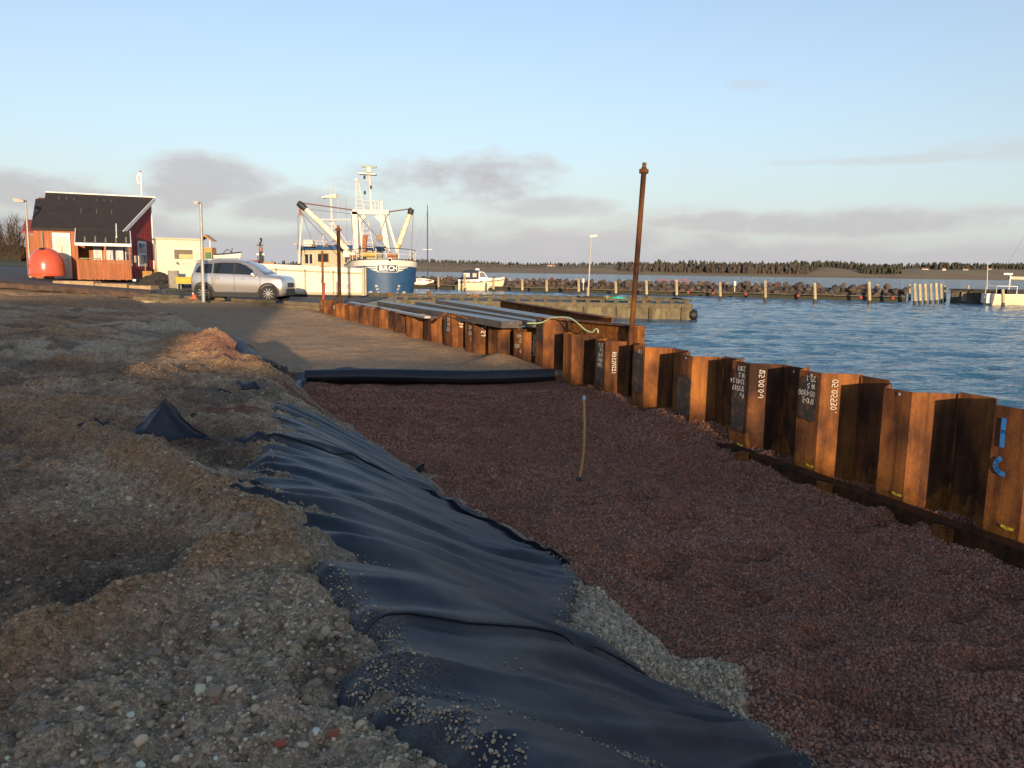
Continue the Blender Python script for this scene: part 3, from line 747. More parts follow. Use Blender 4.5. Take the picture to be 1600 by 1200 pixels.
# ------------------------------------------------------------------ pale crushed stone spilled at the foot of the sheets
def pale_gravel():
    P = PALE2; xs = [p[0] for p in P]; ys = [p[1] for p in P]
    X, Y = np.meshgrid(np.arange(min(xs) - .2, max(xs) + .2, .014), np.arange(min(ys) - .2, max(ys) + .2, .014))
    sdist = poly_sd(X + .05 * fbm(X * 6, Y * 6, 8, 2), Y + .05 * fbm(X * 6, Y * 6, 9, 2), P)
    z = np.maximum(zbase(X, Y) + .045, bed(X, Y)) + .075 * sst(sdist, -.03, .14) - .03 + .012 * fbm(X * 9, Y * 9, 7, 3) - .06 * sst(-sdist, .0, .1)
    c = np.array([.37, .295, .195]) * (1 + .25 * fbm(X * 4, Y * 4, 17, 3))[..., None]
    o = field_mesh('pale_gravel_bank', X, Y, z, attr_ground('pale crushed stone', fine=90, bump=.6, cell=(55.,), cdist=.025, ctone=.35), sdist > -.08, c)
    tag(o, 'pale crushed stone spilled between the geotextile and the red gravel', 'gravel', kind='stuff')
    g = np.random.default_rng(8); k = np.argwhere(sdist > -.05); k = k[g.integers(0, len(k), 5200)]
    x = X[k[:, 0], k[:, 1]] + g.uniform(-.007, .007, len(k)); y = Y[k[:, 0], k[:, 1]] + g.uniform(-.007, .007, len(k)); zz = z[k[:, 0], k[:, 1]]
    r = np.clip(.010 * np.exp(.40 * g.standard_normal(len(k))), .005, .03)
    sc = r[:, None] * g.uniform(.7, 1.3, (len(k), 3)); ro = g.uniform(-.6, .6, (len(k), 3)); ro[:, 2] = g.uniform(0, 6.28, len(k))
    t = np.array([.38, .305, .205]) * np.exp(.25 * g.standard_normal((len(k), 1)))
    stone_points('pale_stones', np.stack([x, y, zz + r * .3], 1), sc, ro, np.clip(t, .02, .6), STONE, 1, .3, 'loose pale stones on the crushed stone beside the nearest sheet', 2.2)
PALE2 = [hit(*p) for p in ((872, 908), (905, 918), (940, 938), (1000, 985), (1060, 1040), (1110, 1062), (1150, 1085), (1180, 1108), (1160, 1122), (1100, 1092), (1030, 1064), (960, 1034), (915, 1010), (900, 975), (905, 950))]
pale_gravel()

# ------------------------------------------------------------------ water
def water():
    m, nt, b = new_mat('harbour water'); N = nt.nodes.new; L = nt.links.new
    setc(b.inputs['Base Color'], (.020, .092, .165)); b.inputs['Roughness'].default_value = .07; b.inputs['IOR'].default_value = 1.333; b.inputs['Specular IOR Level'].default_value = .42
    tc = N('ShaderNodeTexCoord')
    def noise(s, st, d=3, r_=.5):
        mp = N('ShaderNodeMapping'); mp.inputs['Scale'].default_value = st; mp.inputs['Rotation'].default_value = (0, 0, .12); L(tc.outputs['Object'], mp.inputs[0])
        n = N('ShaderNodeTexNoise'); n.inputs['Scale'].default_value = s; n.inputs['Detail'].default_value = d; n.inputs['Roughness'].default_value = r_; L(mp.outputs[0], n.inputs[0]); return n.outputs[0]
    a = noise(1.5, (.55, 1.5, 1), 4, .6); c = noise(.35, (.6, 1.3, 1), 3); e = noise(6.0, (.6, 1.3, 1), 3)
    m1 = N('ShaderNodeMath'); m1.operation = 'MULTIPLY_ADD'; L(c, m1.inputs[0]); m1.inputs[1].default_value = 2.0; L(a, m1.inputs[2])
    m2 = N('ShaderNodeMath'); m2.operation = 'MULTIPLY_ADD'; L(e, m2.inputs[0]); m2.inputs[1].default_value = .16; L(m1.outputs[0], m2.inputs[2])
    bp = N('ShaderNodeBump'); bp.inputs['Strength'].default_value = 1.0; bp.inputs['Distance'].default_value = .22
    L(m2.outputs[0], bp.inputs['Height']); L(bp.outputs[0], b.inputs['Normal'])
    X, Y = fan(640, 430, 6.0, 150, -.62, .82)
    def wave(l, a, an, seed):
        u = (X * math.cos(an) + Y * math.sin(an)) / l; v = (-X * math.sin(an) + Y * math.cos(an)) / (l * 2.2)
        return a * fbm(u, v, seed, 2)
    far = sst(Y, 20, 90)
    z = wave(.45, .045, 1.25, 401) * (1 - far) + wave(.85, .085, 1.45, 402) + wave(1.8, .07, 1.7, 403) + wave(4.5, .03 + .07 * far, 1.4, 404)
    z = z * sst(150 - Y, 0, 12)
    o = field_mesh('water', X, Y, WZ + z, m, keep=(wall_off(X, Y) > .24) & ((X > -6.2) | (Y > 40)))
    tag(o, kind='structure')
    mb = MB()
    mb.grid([[(-4000, 149.5, WZ - .004), (4000, 149.5, WZ - .004)], [(-4000, 6000, WZ - .004), (4000, 6000, WZ - .004)]])
    mb.grid([[(-95.5, 40, WZ - .05), (-4000, 40, WZ - .05)], [(-95.5, 149.5, WZ - .05), (-4000, 149.5, WZ - .05)]])
    mb.grid([[(124, 20, WZ - .05), (4000, 20, WZ - .05)], [(124, 149.5, WZ - .05), (4000, 149.5, WZ - .05)]])
    mb.grid([[(7, -60, WZ - .05), (4000, -60, WZ - .05)], [(7, 20, WZ - .05), (4000, 20, WZ - .05)]])
    o = mb.build('open_water', m, fix=False); tag(o, kind='structure')
water()
# ------------------------------------------------------------------ unseen building added behind the camera, shaped to throw shade over the pit
def shadow_shed():
    sh = Vector((sun_dir.x, sun_dir.y, 0)).normalized(); side = Vector((-sh.y, sh.x, 0))     # side points right, seen from the camera
    if side.x < 0: side = -side
    te = math.tan(SUN_EL); far = 34.0; Dp = 16.0
    def height(X, Y, z): return z + (far - Vector((X, Y, 0)).dot(sh)) * te          # roof height whose shadow passes that point
    def q(X, Y): return Vector((X, Y, 0)).dot(side)
    H = height(-1.5, 18.6, .62); q1 = q(.7, 17.6)
    q2 = q(5.0, 7.9); h2 = height(5.0, 7.9, .22); q3 = q2 + 5.5; h3 = h2 - (H - h2) / (q2 - q1) * 5.5
    q0 = q1 - 42; ql = q(-6.7, 18.); HL = height(-15., 30., 1.35)
    rz = math.atan2(side.y, side.x); o0 = sh * far
    r_ = root('shadow_warehouse', (o0.x, o0.y, 1.0), rz, 'unseen grey hall added behind the viewpoint to shade the pit', 'shade caster')
    wm = M('grey sheet cladding', (.32, .33, .34), (.26, .27, .28), 3, .6, bump=.2); rm = M('dark roof sheet', (.06, .06, .065), None, 3, .7); t = .25
    # local x runs along side, local y towards the camera when negative of sh
    dy = Vector((-math.sin(rz), math.cos(rz), 0)).dot(sh)
    e = Vector((0, Dp * (1 if dy > 0 else -1), 0))
    MB().prism([(q0, .3, 0), (ql, .3, 0), (ql, .3, HL - 1 - t), (q0, .3, HL - 1 - t)], e * .96).build('tall_wall', wm, r_)
    MB().prism([(q0 - .2, .1, HL - 1 - t), (ql + .1, .1, HL - 1 - t), (ql + .1, .1, HL - 1), (q0 - .2, .1, HL - 1)], e * .98).build('tall_roof', rm, r_)
    MB().prism([(q0, 0, 0), (q3 - .4, 0, 0), (q3 - .4, 0, h3 - 1 - t), (q2, 0, h2 - 1 - t), (q1, 0, H - 1 - t), (q0, 0, H - 1 - t)], e).build('wall', wm, r_)
    MB().prism([(q0, 0, H - 1 - t), (q1, 0, H - 1 - t), (q3, 0, h3 - 1 - t), (q3, 0, h3 - 1), (q1, 0, H - 1), (q0, 0, H - 1)], e).build('roof', rm, r_)
    dm = M('blue gate paint', (.05, .12, .25), None, 3, .5)
    for x in (q1 - 30, q1 - 20, q1 - 10): MB().box((x, -.06 * (1 if dy > 0 else -1), 1.7), (3.6, .12, 3.4)).build('gate', dm, r_)
shadow_shed()

# ------------------------------------------------------------------ sheet pile walls
RUST = rust_mat('rusted steel', .95); RUST2 = rust_mat('bright rusted steel', .9); DARKRUST = rust_mat('dark scaled steel', .6)
WHITE_SPRAY = M('white spray paint', (.72, .70, .64), (.45, .42, .36), 60, .8); YEL_SPRAY = M('yellow spray paint', (.80, .62, .03), (.6, .42, .02), 50, .7)
BLUE_SPRAY = M('blue spray paint', (.03, .22, .60), (.02, .15, .42), 40, .6); TAR = M('black paint patch', (.11, .050, .024), (.020, .019, .020), 9, .85, lo=.48, hi=.68, detail=8)
HOLE = M('painted daylight in lifting hole', (.45, .55, .62), None, 5, .8)
GLYPH = {'0': [[(.5, 1), (.1, .75), (.1, .25), (.5, 0), (.9, .25), (.9, .75), (.5, 1)]], '1': [[(.25, .8), (.55, 1), (.55, 0)]], '2': [[(.1, .8), (.5, 1), (.9, .75), (.1, 0), (.95, 0)]],
         '3': [[(.1, .95), (.8, .95), (.4, .55), (.9, .3), (.5, 0), (.1, .1)]], '4': [[(.7, 0), (.7, 1), (.1, .35), (.95, .35)]], '5': [[(.85, 1), (.2, 1), (.15, .58), (.7, .6), (.9, .3), (.5, 0), (.1, .1)]],
         '6': [[(.8, 1), (.2, .5), (.2, .15), (.6, 0), (.9, .25), (.6, .5), (.2, .4)]], '7': [[(.1, 1), (.9, 1), (.4, 0)], [(.3, .5), (.75, .5)]], '8': [[(.5, .52), (.15, .78), (.5, 1), (.85, .78), (.5, .52), (.1, .25), (.5, 0), (.9, .25), (.5, .52)]],
         '9': [[(.85, .6), (.4, .5), (.15, .75), (.5, 1), (.85, .8), (.8, .3), (.4, 0)]], '.': [[(.4, .02), (.5, .1)]], '-': [[(.15, .45), (.85, .5)]], 'J': [[(.8, 1), (.8, .2), (.4, 0), (.1, .25)]], 'P': [[(.2, 0), (.2, 1), (.8, .85), (.75, .55), (.2, .5)]],
         'x': [[(.1, .6), (.9, 0)], [(.9, .6), (.1, 0)]], 'S': [[(.9, .9), (.5, 1), (.15, .75), (.85, .3), (.5, 0), (.1, .1)]], 'U': [[(.1, 1), (.15, .2), (.5, 0), (.85, .2), (.9, 1)]], 'H': [[(.15, 0), (.15, 1)], [(.85, 0), (.85, 1)], [(.15, .5), (.85, .5)]],
         'V': [[(.1, 1), (.5, 0), (.9, 1)]], 'A': [[(.1, 0), (.5, 1), (.9, 0)], [(.25, .4), (.75, .4)]], 'M': [[(.1, 0), (.15, 1), (.5, .4), (.85, 1), (.9, 0)]], 'R': [[(.2, 0), (.2, 1), (.8, .8), (.2, .5), (.85, 0)]], 'T': [[(.1, 1), (.9, 1)], [(.5, 1), (.5, 0)]], ' ': []}
def strokes(mb, org, ux, uy, nrm, polys, w, jit=.0):
    """flat brush strokes on a plane"""
    for pl in polys:
        P = [Vector(org) + Vector(ux) * (x + rnd.uniform(-jit, jit)) + Vector(uy) * (y + rnd.uniform(-jit, jit)) for x, y in pl]
        for a, b in zip(P[:-1], P[1:]):
            d = b - a
            if d.length < 1e-5: continue
            d.normalize(); s = d.cross(Vector(nrm)).normalized() * (w / 2); e = d * (w * .4); n_ = Vector(nrm) * .0025
            mb.add([a - e - s + n_, b + e - s + n_, b + e + s + n_, a - e + s + n_], [(0, 1, 2, 3)])
def spray(text, org, ux, uy, nrm, h, w):
    mb = MB(); x = 0.0; adv = h * .72
    for ch in text:
        if ch in GLYPH:
            g = [[(p[0] * h * .58 + x, p[1] * h) for p in pl] for pl in GLYPH[ch]]
            strokes(mb, org, ux, uy, nrm, g, w, h * .05)
        x += adv * (.5 if ch in '. 1-' else 1)
    return mb
def patch(org, ux, uy, nrm, w, h, n=44, rough=.10):
    mb = MB(); c = Vector(org); pts = []
    for k in range(n):
        t = 2 * PI * k / n; sx = math.copysign(abs(math.cos(t)) ** .35, math.cos(t)) * w / 2; sy = math.copysign(abs(math.sin(t)) ** .35, math.sin(t)) * h / 2
        q = 1 + rnd.uniform(-rough, rough)
        pts.append(c + Vector(ux) * sx * q + Vector(uy) * sy * q + Vector(nrm) * .0018)
    mb.add(pts, [tuple(range(n))]); return mb
def pile_mesh(prof, z0, z1, th=.014):
    """a thin folded plate: plan profile (x, y) between two heights, with rolled lock beads at both ends"""
    mb = MB(); n = len(prof); P = [Vector((p[0], p[1])) for p in prof]; off = []
    for i in range(n):
        a = P[max(i - 1, 0)]; b = P[min(i + 1, n - 1)]
        t1 = (P[i] - a).normalized() if i else (b - P[i]).normalized(); t2 = (b - P[i]).normalized() if i < n - 1 else t1
        m = Vector((-(t1 + t2).y, (t1 + t2).x)).normalized(); k = 1 / max(.4, m.dot(Vector((-t1.y, t1.x)))); off.append(P[i] + m * th * k)
    ring = [(p.x, p.y) for p in P] + [(p.x, p.y) for p in off[::-1]]
    mb.prism([(x, y, z0) for x, y in ring], (0, 0, z1 - z0))
    return mb
def wall_frame(P0, D, N):
    def W(s, w, z): return (P0[0] + D[0] * s + N[0] * w, P0[1] + D[1] * s + N[1] * w, z)
    return W
PW = .21
def near_wall():
    W = wall_frame(WP0, WD, WN); per = 1.36
    r_ = root('sheet_pile_wall', (float(WP0[0]), float(WP0[1]), 0), 0, 'tall rusty sheet pile wall with sprayed numbers along the red gravel bed', 'sheet piling', 'rusty steel sheet pile walls')
    def L3(v): return (v[0] - WP0[0], v[1] - WP0[1], v[2])
    d3 = Vector((WD[0], WD[1], 0)); n3 = Vector((WN[0], WN[1], 0)); up = Vector((0, 0, 1))
    tops_o = {-4: 1.46, -3: 1.45, -2: 1.42, -1: 1.47, 0: 1.47, 1: 1.455, 2: 1.505, 3: 1.48, 4: 1.44, 5: 1.46, 6: 1.45, 7: 1.47, 8: 1.74}
    tops_i = {-4: 1.46, -3: 1.46, -2: 1.46, -1: 1.46, 0: 1.48, 1: 1.475, 2: 1.49, 3: 1.47, 4: 1.455, 5: 1.455, 6: 1.445, 7: 1.45, 8: 1.55}
    fx, ix, wx = .38, .44, .27
    web = (d3 * -wx + n3 * (-2 * PW)).normalized(); webn = Vector((web.y, -web.x, 0));
    if webn.dot(n3) < 0: webn = -webn
    piles = {}
    s0 = .13
    for k in range(-4, 9):
        sk = s0 + per * k
        zt = tops_o[k]
        prof = [W(sk + wx, -PW, 0), W(sk, PW, 0), W(sk - fx, PW, 0), W(sk - fx - wx, -PW, 0)]
        if k == 8: prof = prof[1:]
        o = pile_mesh([L3(p) for p in prof], -.6, zt).build('sheet_pile', RUST, r_)
        piles[k] = o
        # rolled locks
        e = L3(prof[-1]); MB().tube([(e[0], e[1], -.6), (e[0], e[1], zt - .01)], .022, 6).build('pile_lock', RUST, o, smooth=True)
        si = sk - fx - wx - .012
        pi = [W(si, -PW + .016, 0), W(si - ix + .02, -PW + .016, 0)]
        i_ = pile_mesh([L3(p) for p in pi], -.6, tops_i[k]).build('sheet_pile', RUST, r_)
        for p in pi[:1]:
            e = L3(p); MB().tube([(e[0] , e[1], -.6), (e[0], e[1], tops_i[k] - .012)], .02, 6).build('pile_lock', RUST, i_, smooth=True)
        piles[(k, 'i')] = i_
    # writing: on the front flange (upside down, as the piles were driven) and on the web
    def flange_pt(k, along, below): return Vector(L3(W(s0 + per * k - along, PW + .014, tops_o[k] - below)))
    def web_pt(k, along, below):
        p = Vector(L3(W(s0 + per * k - fx, PW, tops_o[k] - below))) + web * along + webn * .015; return p
    def on_flange(k, lines, h=.068, top=.06, w=.009):
        for q, t in enumerate(lines):
            # upside down: text runs from near to far, its feet up
            spray(t, flange_pt(k, fx * .80 , top + q * h * 1.45), d3, -up, n3, h, w).build('lettering', WHITE_SPRAY, piles[k], fix=False)
    def on_web(k, t, h=.075, top=.08, w=.0075):
        spray(t, web_pt(k, .21, top), -up, -web, webn, h, w).build('lettering', WHITE_SPRAY, piles[k], fix=False)
    def tar(k, below, w, h): patch(flange_pt(k, fx * .52, below), d3, up, n3, w, h).build('paint_patch', TAR, piles[k], fix=False)
    tar(2, .36, .30, .62); on_flange(2, ['25.1', '14.5', '054500', '1710-2']); on_web(2, '05.05530.')
    tar(3, .60, .30, .95); on_flange(3, ['2187', '14.5', '1.540.54', '173587', 'Px']); on_web(3, '125.00.0-J')
    tar(4, .75, .36, .8)
    tar(5, .45, .34, .75); on_flange(5, ['2.16'], .06)
    tar(6, .45, .30, .85); on_flange(6, ['27.2', '5.6', '6515', 'R0U6', '5200'], .066); on_web(6, 'NEH7S5US21', .075, .10, .010)
    on_flange(8, ['4.2'], .06); tar(8, .3, .3, .5)
    for k, al, bl in ((0, .16, 1.22), (1, .20, 1.21), (2, .20, 1.24), (3, .18, 1.22), (4, .18, 1.21), (5, .18, 1.22), (7, .20, 1.2), (-1, .18, 1.22)):
        p = flange_pt(k, al + .05, bl); mb = MB(); strokes(mb, p, d3, up, n3, [[(.0, 0), (-.05, -.012), (-.11, -.008)]], .030); mb.build('paint_mark', YEL_SPRAY, piles[k], fix=False)
    # blue marks
    mb = MB(); p = Vector(L3(W(s0 + per * 3 - fx - wx - ix + .04, -PW + .034, tops_i[3] - .10))); strokes(mb, p, d3, up, n3, [[(0, 0), (.005, -.15), (-.005, -.30)]], .03); strokes(mb, p, d3, up, n3, [[(.015, -.29), (-.02, -.31)]], .06)
    mb.build('paint_mark', BLUE_SPRAY, piles[(3, 'i')], fix=False)
    mb = MB(); p = flange_pt(0, .12, .14); strokes(mb, p, d3, up, n3, [[(0, 0), (0, -.12), (-.005, -.26)]], .05); strokes(mb, p, d3, up, n3, [[(.0, -.40), (.03, -.43), (.04, -.47), (.03, -.51), (.0, -.54), (-.05, -.55)]], .045)
    mb.build('paint_mark', BLUE_SPRAY, piles[0], fix=False)
    # lifting holes, the light of the water in them painted as pale discs
    for k, w_ in ((1, 'f'), (2, 'f'), (4, 'f'), (3, 'i'), (6, 'i'), (7, 'i')):
        if w_ == 'f': p = flange_pt(k, .23, .045); nn = n3; par = piles[k]
        else: p = Vector(L3(W(s0 + per * k - fx - wx - .2, -PW + .032, tops_i[k] - .07))); nn = n3; par = piles[(k, 'i')]
        mb = MB(); mb.add([p + d3 * .017 * math.cos(t * PI / 6) + up * .017 * math.sin(t * PI / 6) + nn * .0022 for t in range(12)], [tuple(range(12))]); mb.build('lifting_hole', HOLE, par, fix=False)
    # waler along the foot
    wl = root('waler_beam', W(1.5, .5, 0), 0, 'dark rusty steel waler lying along the foot of the tall sheet pile wall', 'steel beam')
    def Z(s): return .085 + .033 * s
    a, b = W(-5.5, .34, Z(-2.2)), W(5.0, .34, Z(5))
    mb = MB(); mb.bar(a, b, .22, .022); mb.bar((a[0] + WN[0] * .1, a[1] + WN[1] * .1, a[2] - .07), (b[0] + WN[0] * .1, b[1] + WN[1] * .1, b[2] - .07), .016, .16)
    mb.build('channel', DARKRUST, wl, world=True)
    for s in (.35, 2.0, 3.55):
        q = W(s, .50, Z(s) - .07); mb = MB(); mb.box(q, (.03, .20, .20), WAZ + .25); mb.box((q[0] + .02, q[1] + .05, q[2] + .09), (.12, .18, .02), WAZ); mb.build('bracket', RUST, wl, world=True)
    # a stone wedged at the pile foot
    p = W(.86 , .26, .06); MB().prism([(p[0] - .12, p[1] + .1, p[2] - .2), (p[0] + .14, p[1] - .05, p[2] - .2), (p[0] + .12, p[1] - .04, p[2] - .04), (p[0] + .06, p[1] - .0, p[2] + .05), (p[0] - .05, p[1] + .05, p[2] + .0)], (-.03, -.06, 0)).thing('stone', M('pale stone', (.20, .19, .15), (.2, .18, .14), 12, .9, bump=.4), p, 'pale angular stone wedged behind the waler at a pile foot', 'stone')
    return W
WNEAR = near_wall()
def far_wall():
    W = wall_frame(FA, FD, FN); per = 1.06
    r_ = root('sheet_pile_wall', (float(FA[0]), float(FA[1]), 0), 0, 'sunlit orange sheet pile wall running back along the sand bed to the quay', 'sheet piling', 'rusty steel sheet pile walls')
    def L3(v): return (v[0] - FA[0], v[1] - FA[1], v[2])
    d3 = Vector((FD[0], FD[1], 0)); n3 = Vector((FN[0], FN[1], 0)); up = Vector((0, 0, 1)); g2 = random.Random(3)
    fx, ix, wx = .40, .33, .20; n = 12
    web = (d3 * -wx + n3 * (-.32)).normalized(); webn = Vector((web.y, -web.x, 0))
    if webn.dot(n3) < 0: webn = -webn
    for k in range(n):
        sk = .95 + per * k; base = 1.36 + .24 * k / n; zt = base + g2.uniform(-.03, .04); zi = base + g2.uniform(-.02, .06)
        if k == 3: zt += .19
        if k == 1: zt += .10
        if k == 11: zt += .05
        prof = [W(sk + wx, -.16, 0), W(sk, .16, 0), W(sk - fx, .16, 0), W(sk - fx - wx, -.16, 0)]
        o = pile_mesh([L3(p) for p in prof], .0, zt).build('sheet_pile', RUST2, r_)
        e = L3(prof[-1]); MB().tube([(e[0], e[1], 0), (e[0], e[1], zt - .01)], .02, 6).build('pile_lock', RUST2, o, smooth=True)
        si = sk - fx - wx - .012; pi = [W(si, -.145, 0), W(si - ix + .02, -.145, 0)]
        if k: pile_mesh([L3(p) for p in pi], .0, zi).build('sheet_pile', RUST2, r_)
        fl = Vector(L3(W(sk - fx * .8, .175, zt))); wb = Vector(L3(W(sk - fx, .16, zt))) + web * .30 + webn * .016
        def fl_t(lines, h):
            for q, t in enumerate(lines): spray(t, fl - up * (.06 + q * h * 1.4), d3, -up, n3, h, .010).build('lettering', WHITE_SPRAY, o, fix=False)
        if k == 0: fl_t(['4AU', '21', '+1651', '9'], .085); spray('S4S5U1.9J', wb - up * .06, -up, -web, webn, .085, .013).build('lettering', WHITE_SPRAY, o, fix=False)
        if k == 2: fl_t(['42', '50', '1'], .10); spray('2 5J', wb - up * .06, -up, -web, webn, .11, .016).build('lettering', WHITE_SPRAY, o, fix=False)
        if k == 3: fl_t(['05', '41', '20'], .10); spray('0534', wb - up * .06, -up, -web, webn, .10, .016).build('lettering', WHITE_SPRAY, o, fix=False)
        if k == 10: spray('35', fl - up * .08, d3, -up, n3, .11, .018).build('lettering', WHITE_SPRAY, o, fix=False)
        if k == 11: fl_t(['23', '5'], .11)
        if k in (3, 6): patch(fl + d3 * .2 - up * .3, d3, up, n3, .22, .4).build('paint_patch', TAR, o, fix=False)
far_wall()

# capping beam, guide poles, stacked steel and timber behind the wall
def steel():
    W = WNEAR
    # beam on top of the junction
    a = np.array([1.1, 17.1]); b = np.array([2.30, 14.95]); u_ = (b - a) / np.linalg.norm(b - a); nn = np.array([u_[1], -u_[0]])
    r_ = root('steel_beam', (float(a[0]), float(a[1]), 1.45), 0, 'bright orange rusty I-beam set on the bend of the pile wall', 'steel beam')
    mb = MB(); p = (a[0] - nn[0] * .14, a[1] - nn[1] * .14); q = (b[0] - nn[0] * .14, b[1] - nn[1] * .14)
    mb.bar((*p, 1.56), (*q, 1.58), .02, .30); mb.build('beam_web', RUST2, r_, world=True)
    for dz, nm in ((.16, 'beam_flange'), (-.16, 'beam_flange')): MB().bar((*p, 1.56 + dz), (*q, 1.58 + dz), .26, .022).build(nm, RUST2, r_, world=True)
    mb = MB().box((q[0], q[1], 1.58), (.02, .26, .32), math.atan2(u_[1], u_[0])); mb.build('end_plate', RUST2, r_, world=True)
    # poles
    def pole(name, pb, pt, rad, label, collar=True):
        pr_ = root(name, (pb[0], pb[1], pb[2]), 0, label, 'pole', 'rusty steel guide poles')
        MB().tube([pb, pt], rad, 10).build('pole_shaft', RUST2, pr_, smooth=True, world=True)
        d = (Vector(pt) - Vector(pb)).normalized(); e = Vector(pt)
        if collar:
            MB().tube([e - d * .10, e - d * .03], rad * 1.75, 10).build('collar', RUST, pr_, smooth=True, world=True)
            MB().tube([e, e + d * .09], rad * .75, 8).build('pin', RUST, pr_, smooth=True, world=True)
    pb = at_y(988, 506, 14.9); pt = at_y(1006.5, 262, 15.0); pb[2] = .4
    k = (at_y(988, 506, 14.9)[2] - .4) / (pt[2] - at_y(988, 506, 14.9)[2]); pb[0] -= (pt[0] - pb[0]) * k
    pole('guide_pole', tuple(pb), tuple(pt), .052, 'tall rusty pole leaning slightly right at the bend of the pile wall')
    a_ = at_y(531, 470, 27.6); b_ = at_y(528.5, 356, 27.6); a_[2] = .4; pole('guide_pole', tuple(a_), tuple(b_), .062, 'rusty pole with a collar in front of the blue bow')
    a_ = at_y(505, 468, 27.9); b_ = at_y(503.5, 392, 27.9); a_[2] = .4; pole('guide_pole', tuple(a_), tuple(b_), .038, 'thinner short rusty pole at the far end of the pile wall', False)
    MB().tube([at_y(505, 468, 27.9), at_y(506.5, 442, 27.85)], .048, 8).thing('red_tube', M('red paint', (.34, .06, .035), None, 5, .6), at_y(505, 468, 27.9), 'short red painted tube at the foot of the thinner pole', 'pole')
    # bundles behind the far wall
    TIM = M('tarred timber', (.10, .09, .08), (.05, .044, .04), 7, .36, bump=.4, stretch=(1, .2, 1)); 
    def beam(pa, ya, pb2, yb, w, h, mat, label, name='timber_beam', n=1, gap=.0):
        A = Vector(at_y(*pa, ya)); B = Vector(at_y(*pb2, yb)); d = (B - A).normalized(); s = d.cross(Vector((0, 0, 1))).normalized()
        A.z = B.z = (A.z + B.z) / 2
        if n == 1:
            mb = MB(); mb.bar(A - Vector((0, 0, h / 2)), B - Vector((0, 0, h / 2)), w, h); mb.thing(name, mat, (A + B) / 2 - Vector((0, 0, h)), label, 'beam', 'beams lying behind the pile wall')
    beam((800, 500), 18.2, (600, 472), 28.5, .52, .16, TIM, 'wide dark timber beam nearest the far pile wall, its end by the wall bend')
    beam((842, 499), 17.9, (655, 473), 28.0, .30, .14, TIM, 'narrower dark timber beam beside the wide one')
    beam((898, 496), 17.6, (700, 473), 28.6, .55, .15, TIM, 'long pale-topped dark timber beam ending at the tallest pile')
    beam((760, 479), 24.0, (690, 470), 30.0, .5, .15, TIM, 'short dark beam at the back of the stack')
    beam((668, 493), 20.9, (547, 472), 29.5, .16, .06, M('painted pale reflection', (.45, .46, .47), None, 5, .4, .7), 'strip along the top of the far pile wall, painted pale for reflected light', 'reflection_strip')  # light reflected off the wall top, painted as a pale strip
    # rusty channel, lying open
    A = Vector(at_y(957, 490, 18.3)); B = Vector(at_y(782, 472, 28.6)); A.z = B.z = 1.72; d = (B - A).normalized(); s = d.cross(Vector((0, 0, 1)))
    r2 = root('steel_channel', A - Vector((0, 0, .3)), 0, 'long rusty steel channel lying rightmost behind the pile wall', 'steel beam', 'beams lying behind the pile wall')
    MB().bar(A - Vector((0, 0, .14)), B - Vector((0, 0, .14)), .02, .28).build('beam_web', RUST, r2, world=True)
    for z in (0, -.28): MB().bar(A + s * -.10 + Vector((0, 0, z)), B + s * -.10 + Vector((0, 0, z)), .22, .018).build('beam_flange', RUST2, r2, world=True)
    # what carries them: two cross beams on short steel piles in the water
    for q, (Yc, xa, xb) in enumerate(((19.0, .0, 2.6), (26.2, -4.6, .9))):
        r3 = root('trestle', (xa, Yc, WZ), 0, ('near' if q == 0 else 'far') + ' rusty steel trestle under the beams behind the pile wall', 'trestle', 'trestles in the water')
        MB().bar((xa, Yc, 1.32), (xb, Yc + .3, 1.32), .2, .18).build('cross_beam', RUST, r3, world=True)
        for x in (xa + .5, xb - .4): MB().tube([(x, Yc + .1, WZ - .3), (x, Yc + .1, 1.24)], .09, 8).build('leg', RUST, r3, world=True, smooth=True)
    # crooked plates left on the wall top
    p = at_y(717, 498, 19.9); r4 = root('steel_plate', p, .5, 'bent rusty plates left lying on top of the far pile wall', 'steel plate')
    MB().box((0, 0, .06), (.4, .25, .02), 0, Matrix.Rotation(.3, 3, 'Y')).build('plate', RUST2, r4); MB().box((-.45, .1, .07), (.25, .2, .02), 0, Matrix.Rotation(-.7, 3, 'Y')).build('plate', RUST, r4)
    # rope
    ROPE = M('pale green rope', (.42, .60, .34), (.3, .42, .22), 40, .9)
    P = [at_y(x, y, Y) for x, y, Y in ((824, 505, 17.2), (845, 505, 17.1), (855, 500, 17.0), (860, 496, 16.9), (880, 495, 16.6), (893, 497, 16.4), (905, 507, 16.1), (916, 517, 15.9), (926, 520, 15.75), (929, 515, 15.7), (932, 513, 15.65), (935, 517, 15.6), (934, 521, 15.6))]
    pts = []
    for i in range(len(P) - 1):
        for t in np.linspace(0, 1, 5)[:-1]: pts.append(P[i] * (1 - t) + P[i + 1] * t)
    for _ in range(3): pts = [pts[0]] + [(pts[i - 1] + 2 * pts[i] + pts[i + 1]) / 4 for i in range(1, len(pts) - 1)] + [pts[-1]]
    MB().tube(pts, .013, 6).thing('rope', ROPE, P[6], 'pale green rope hanging over the tallest pile', 'rope', smooth=True)
    # roll of geotextile across the end of the gravel
    A = Vector(hit(474, 600, zbed)); A = Vector((-4.35, 16.35, .48)); B = Vector((.92, 17.0, .49))
    rr = root('geotextile_roll', (A + B) / 2 - Vector((0, 0, .17)), 0, 'thick black roll of geotextile lying across the end of the red gravel', 'geotextile roll')
    d = (B - A).normalized(); n = 36; rows = []
    s1 = d.cross(Vector((0, 0, 1))).normalized(); u1 = s1.cross(d)
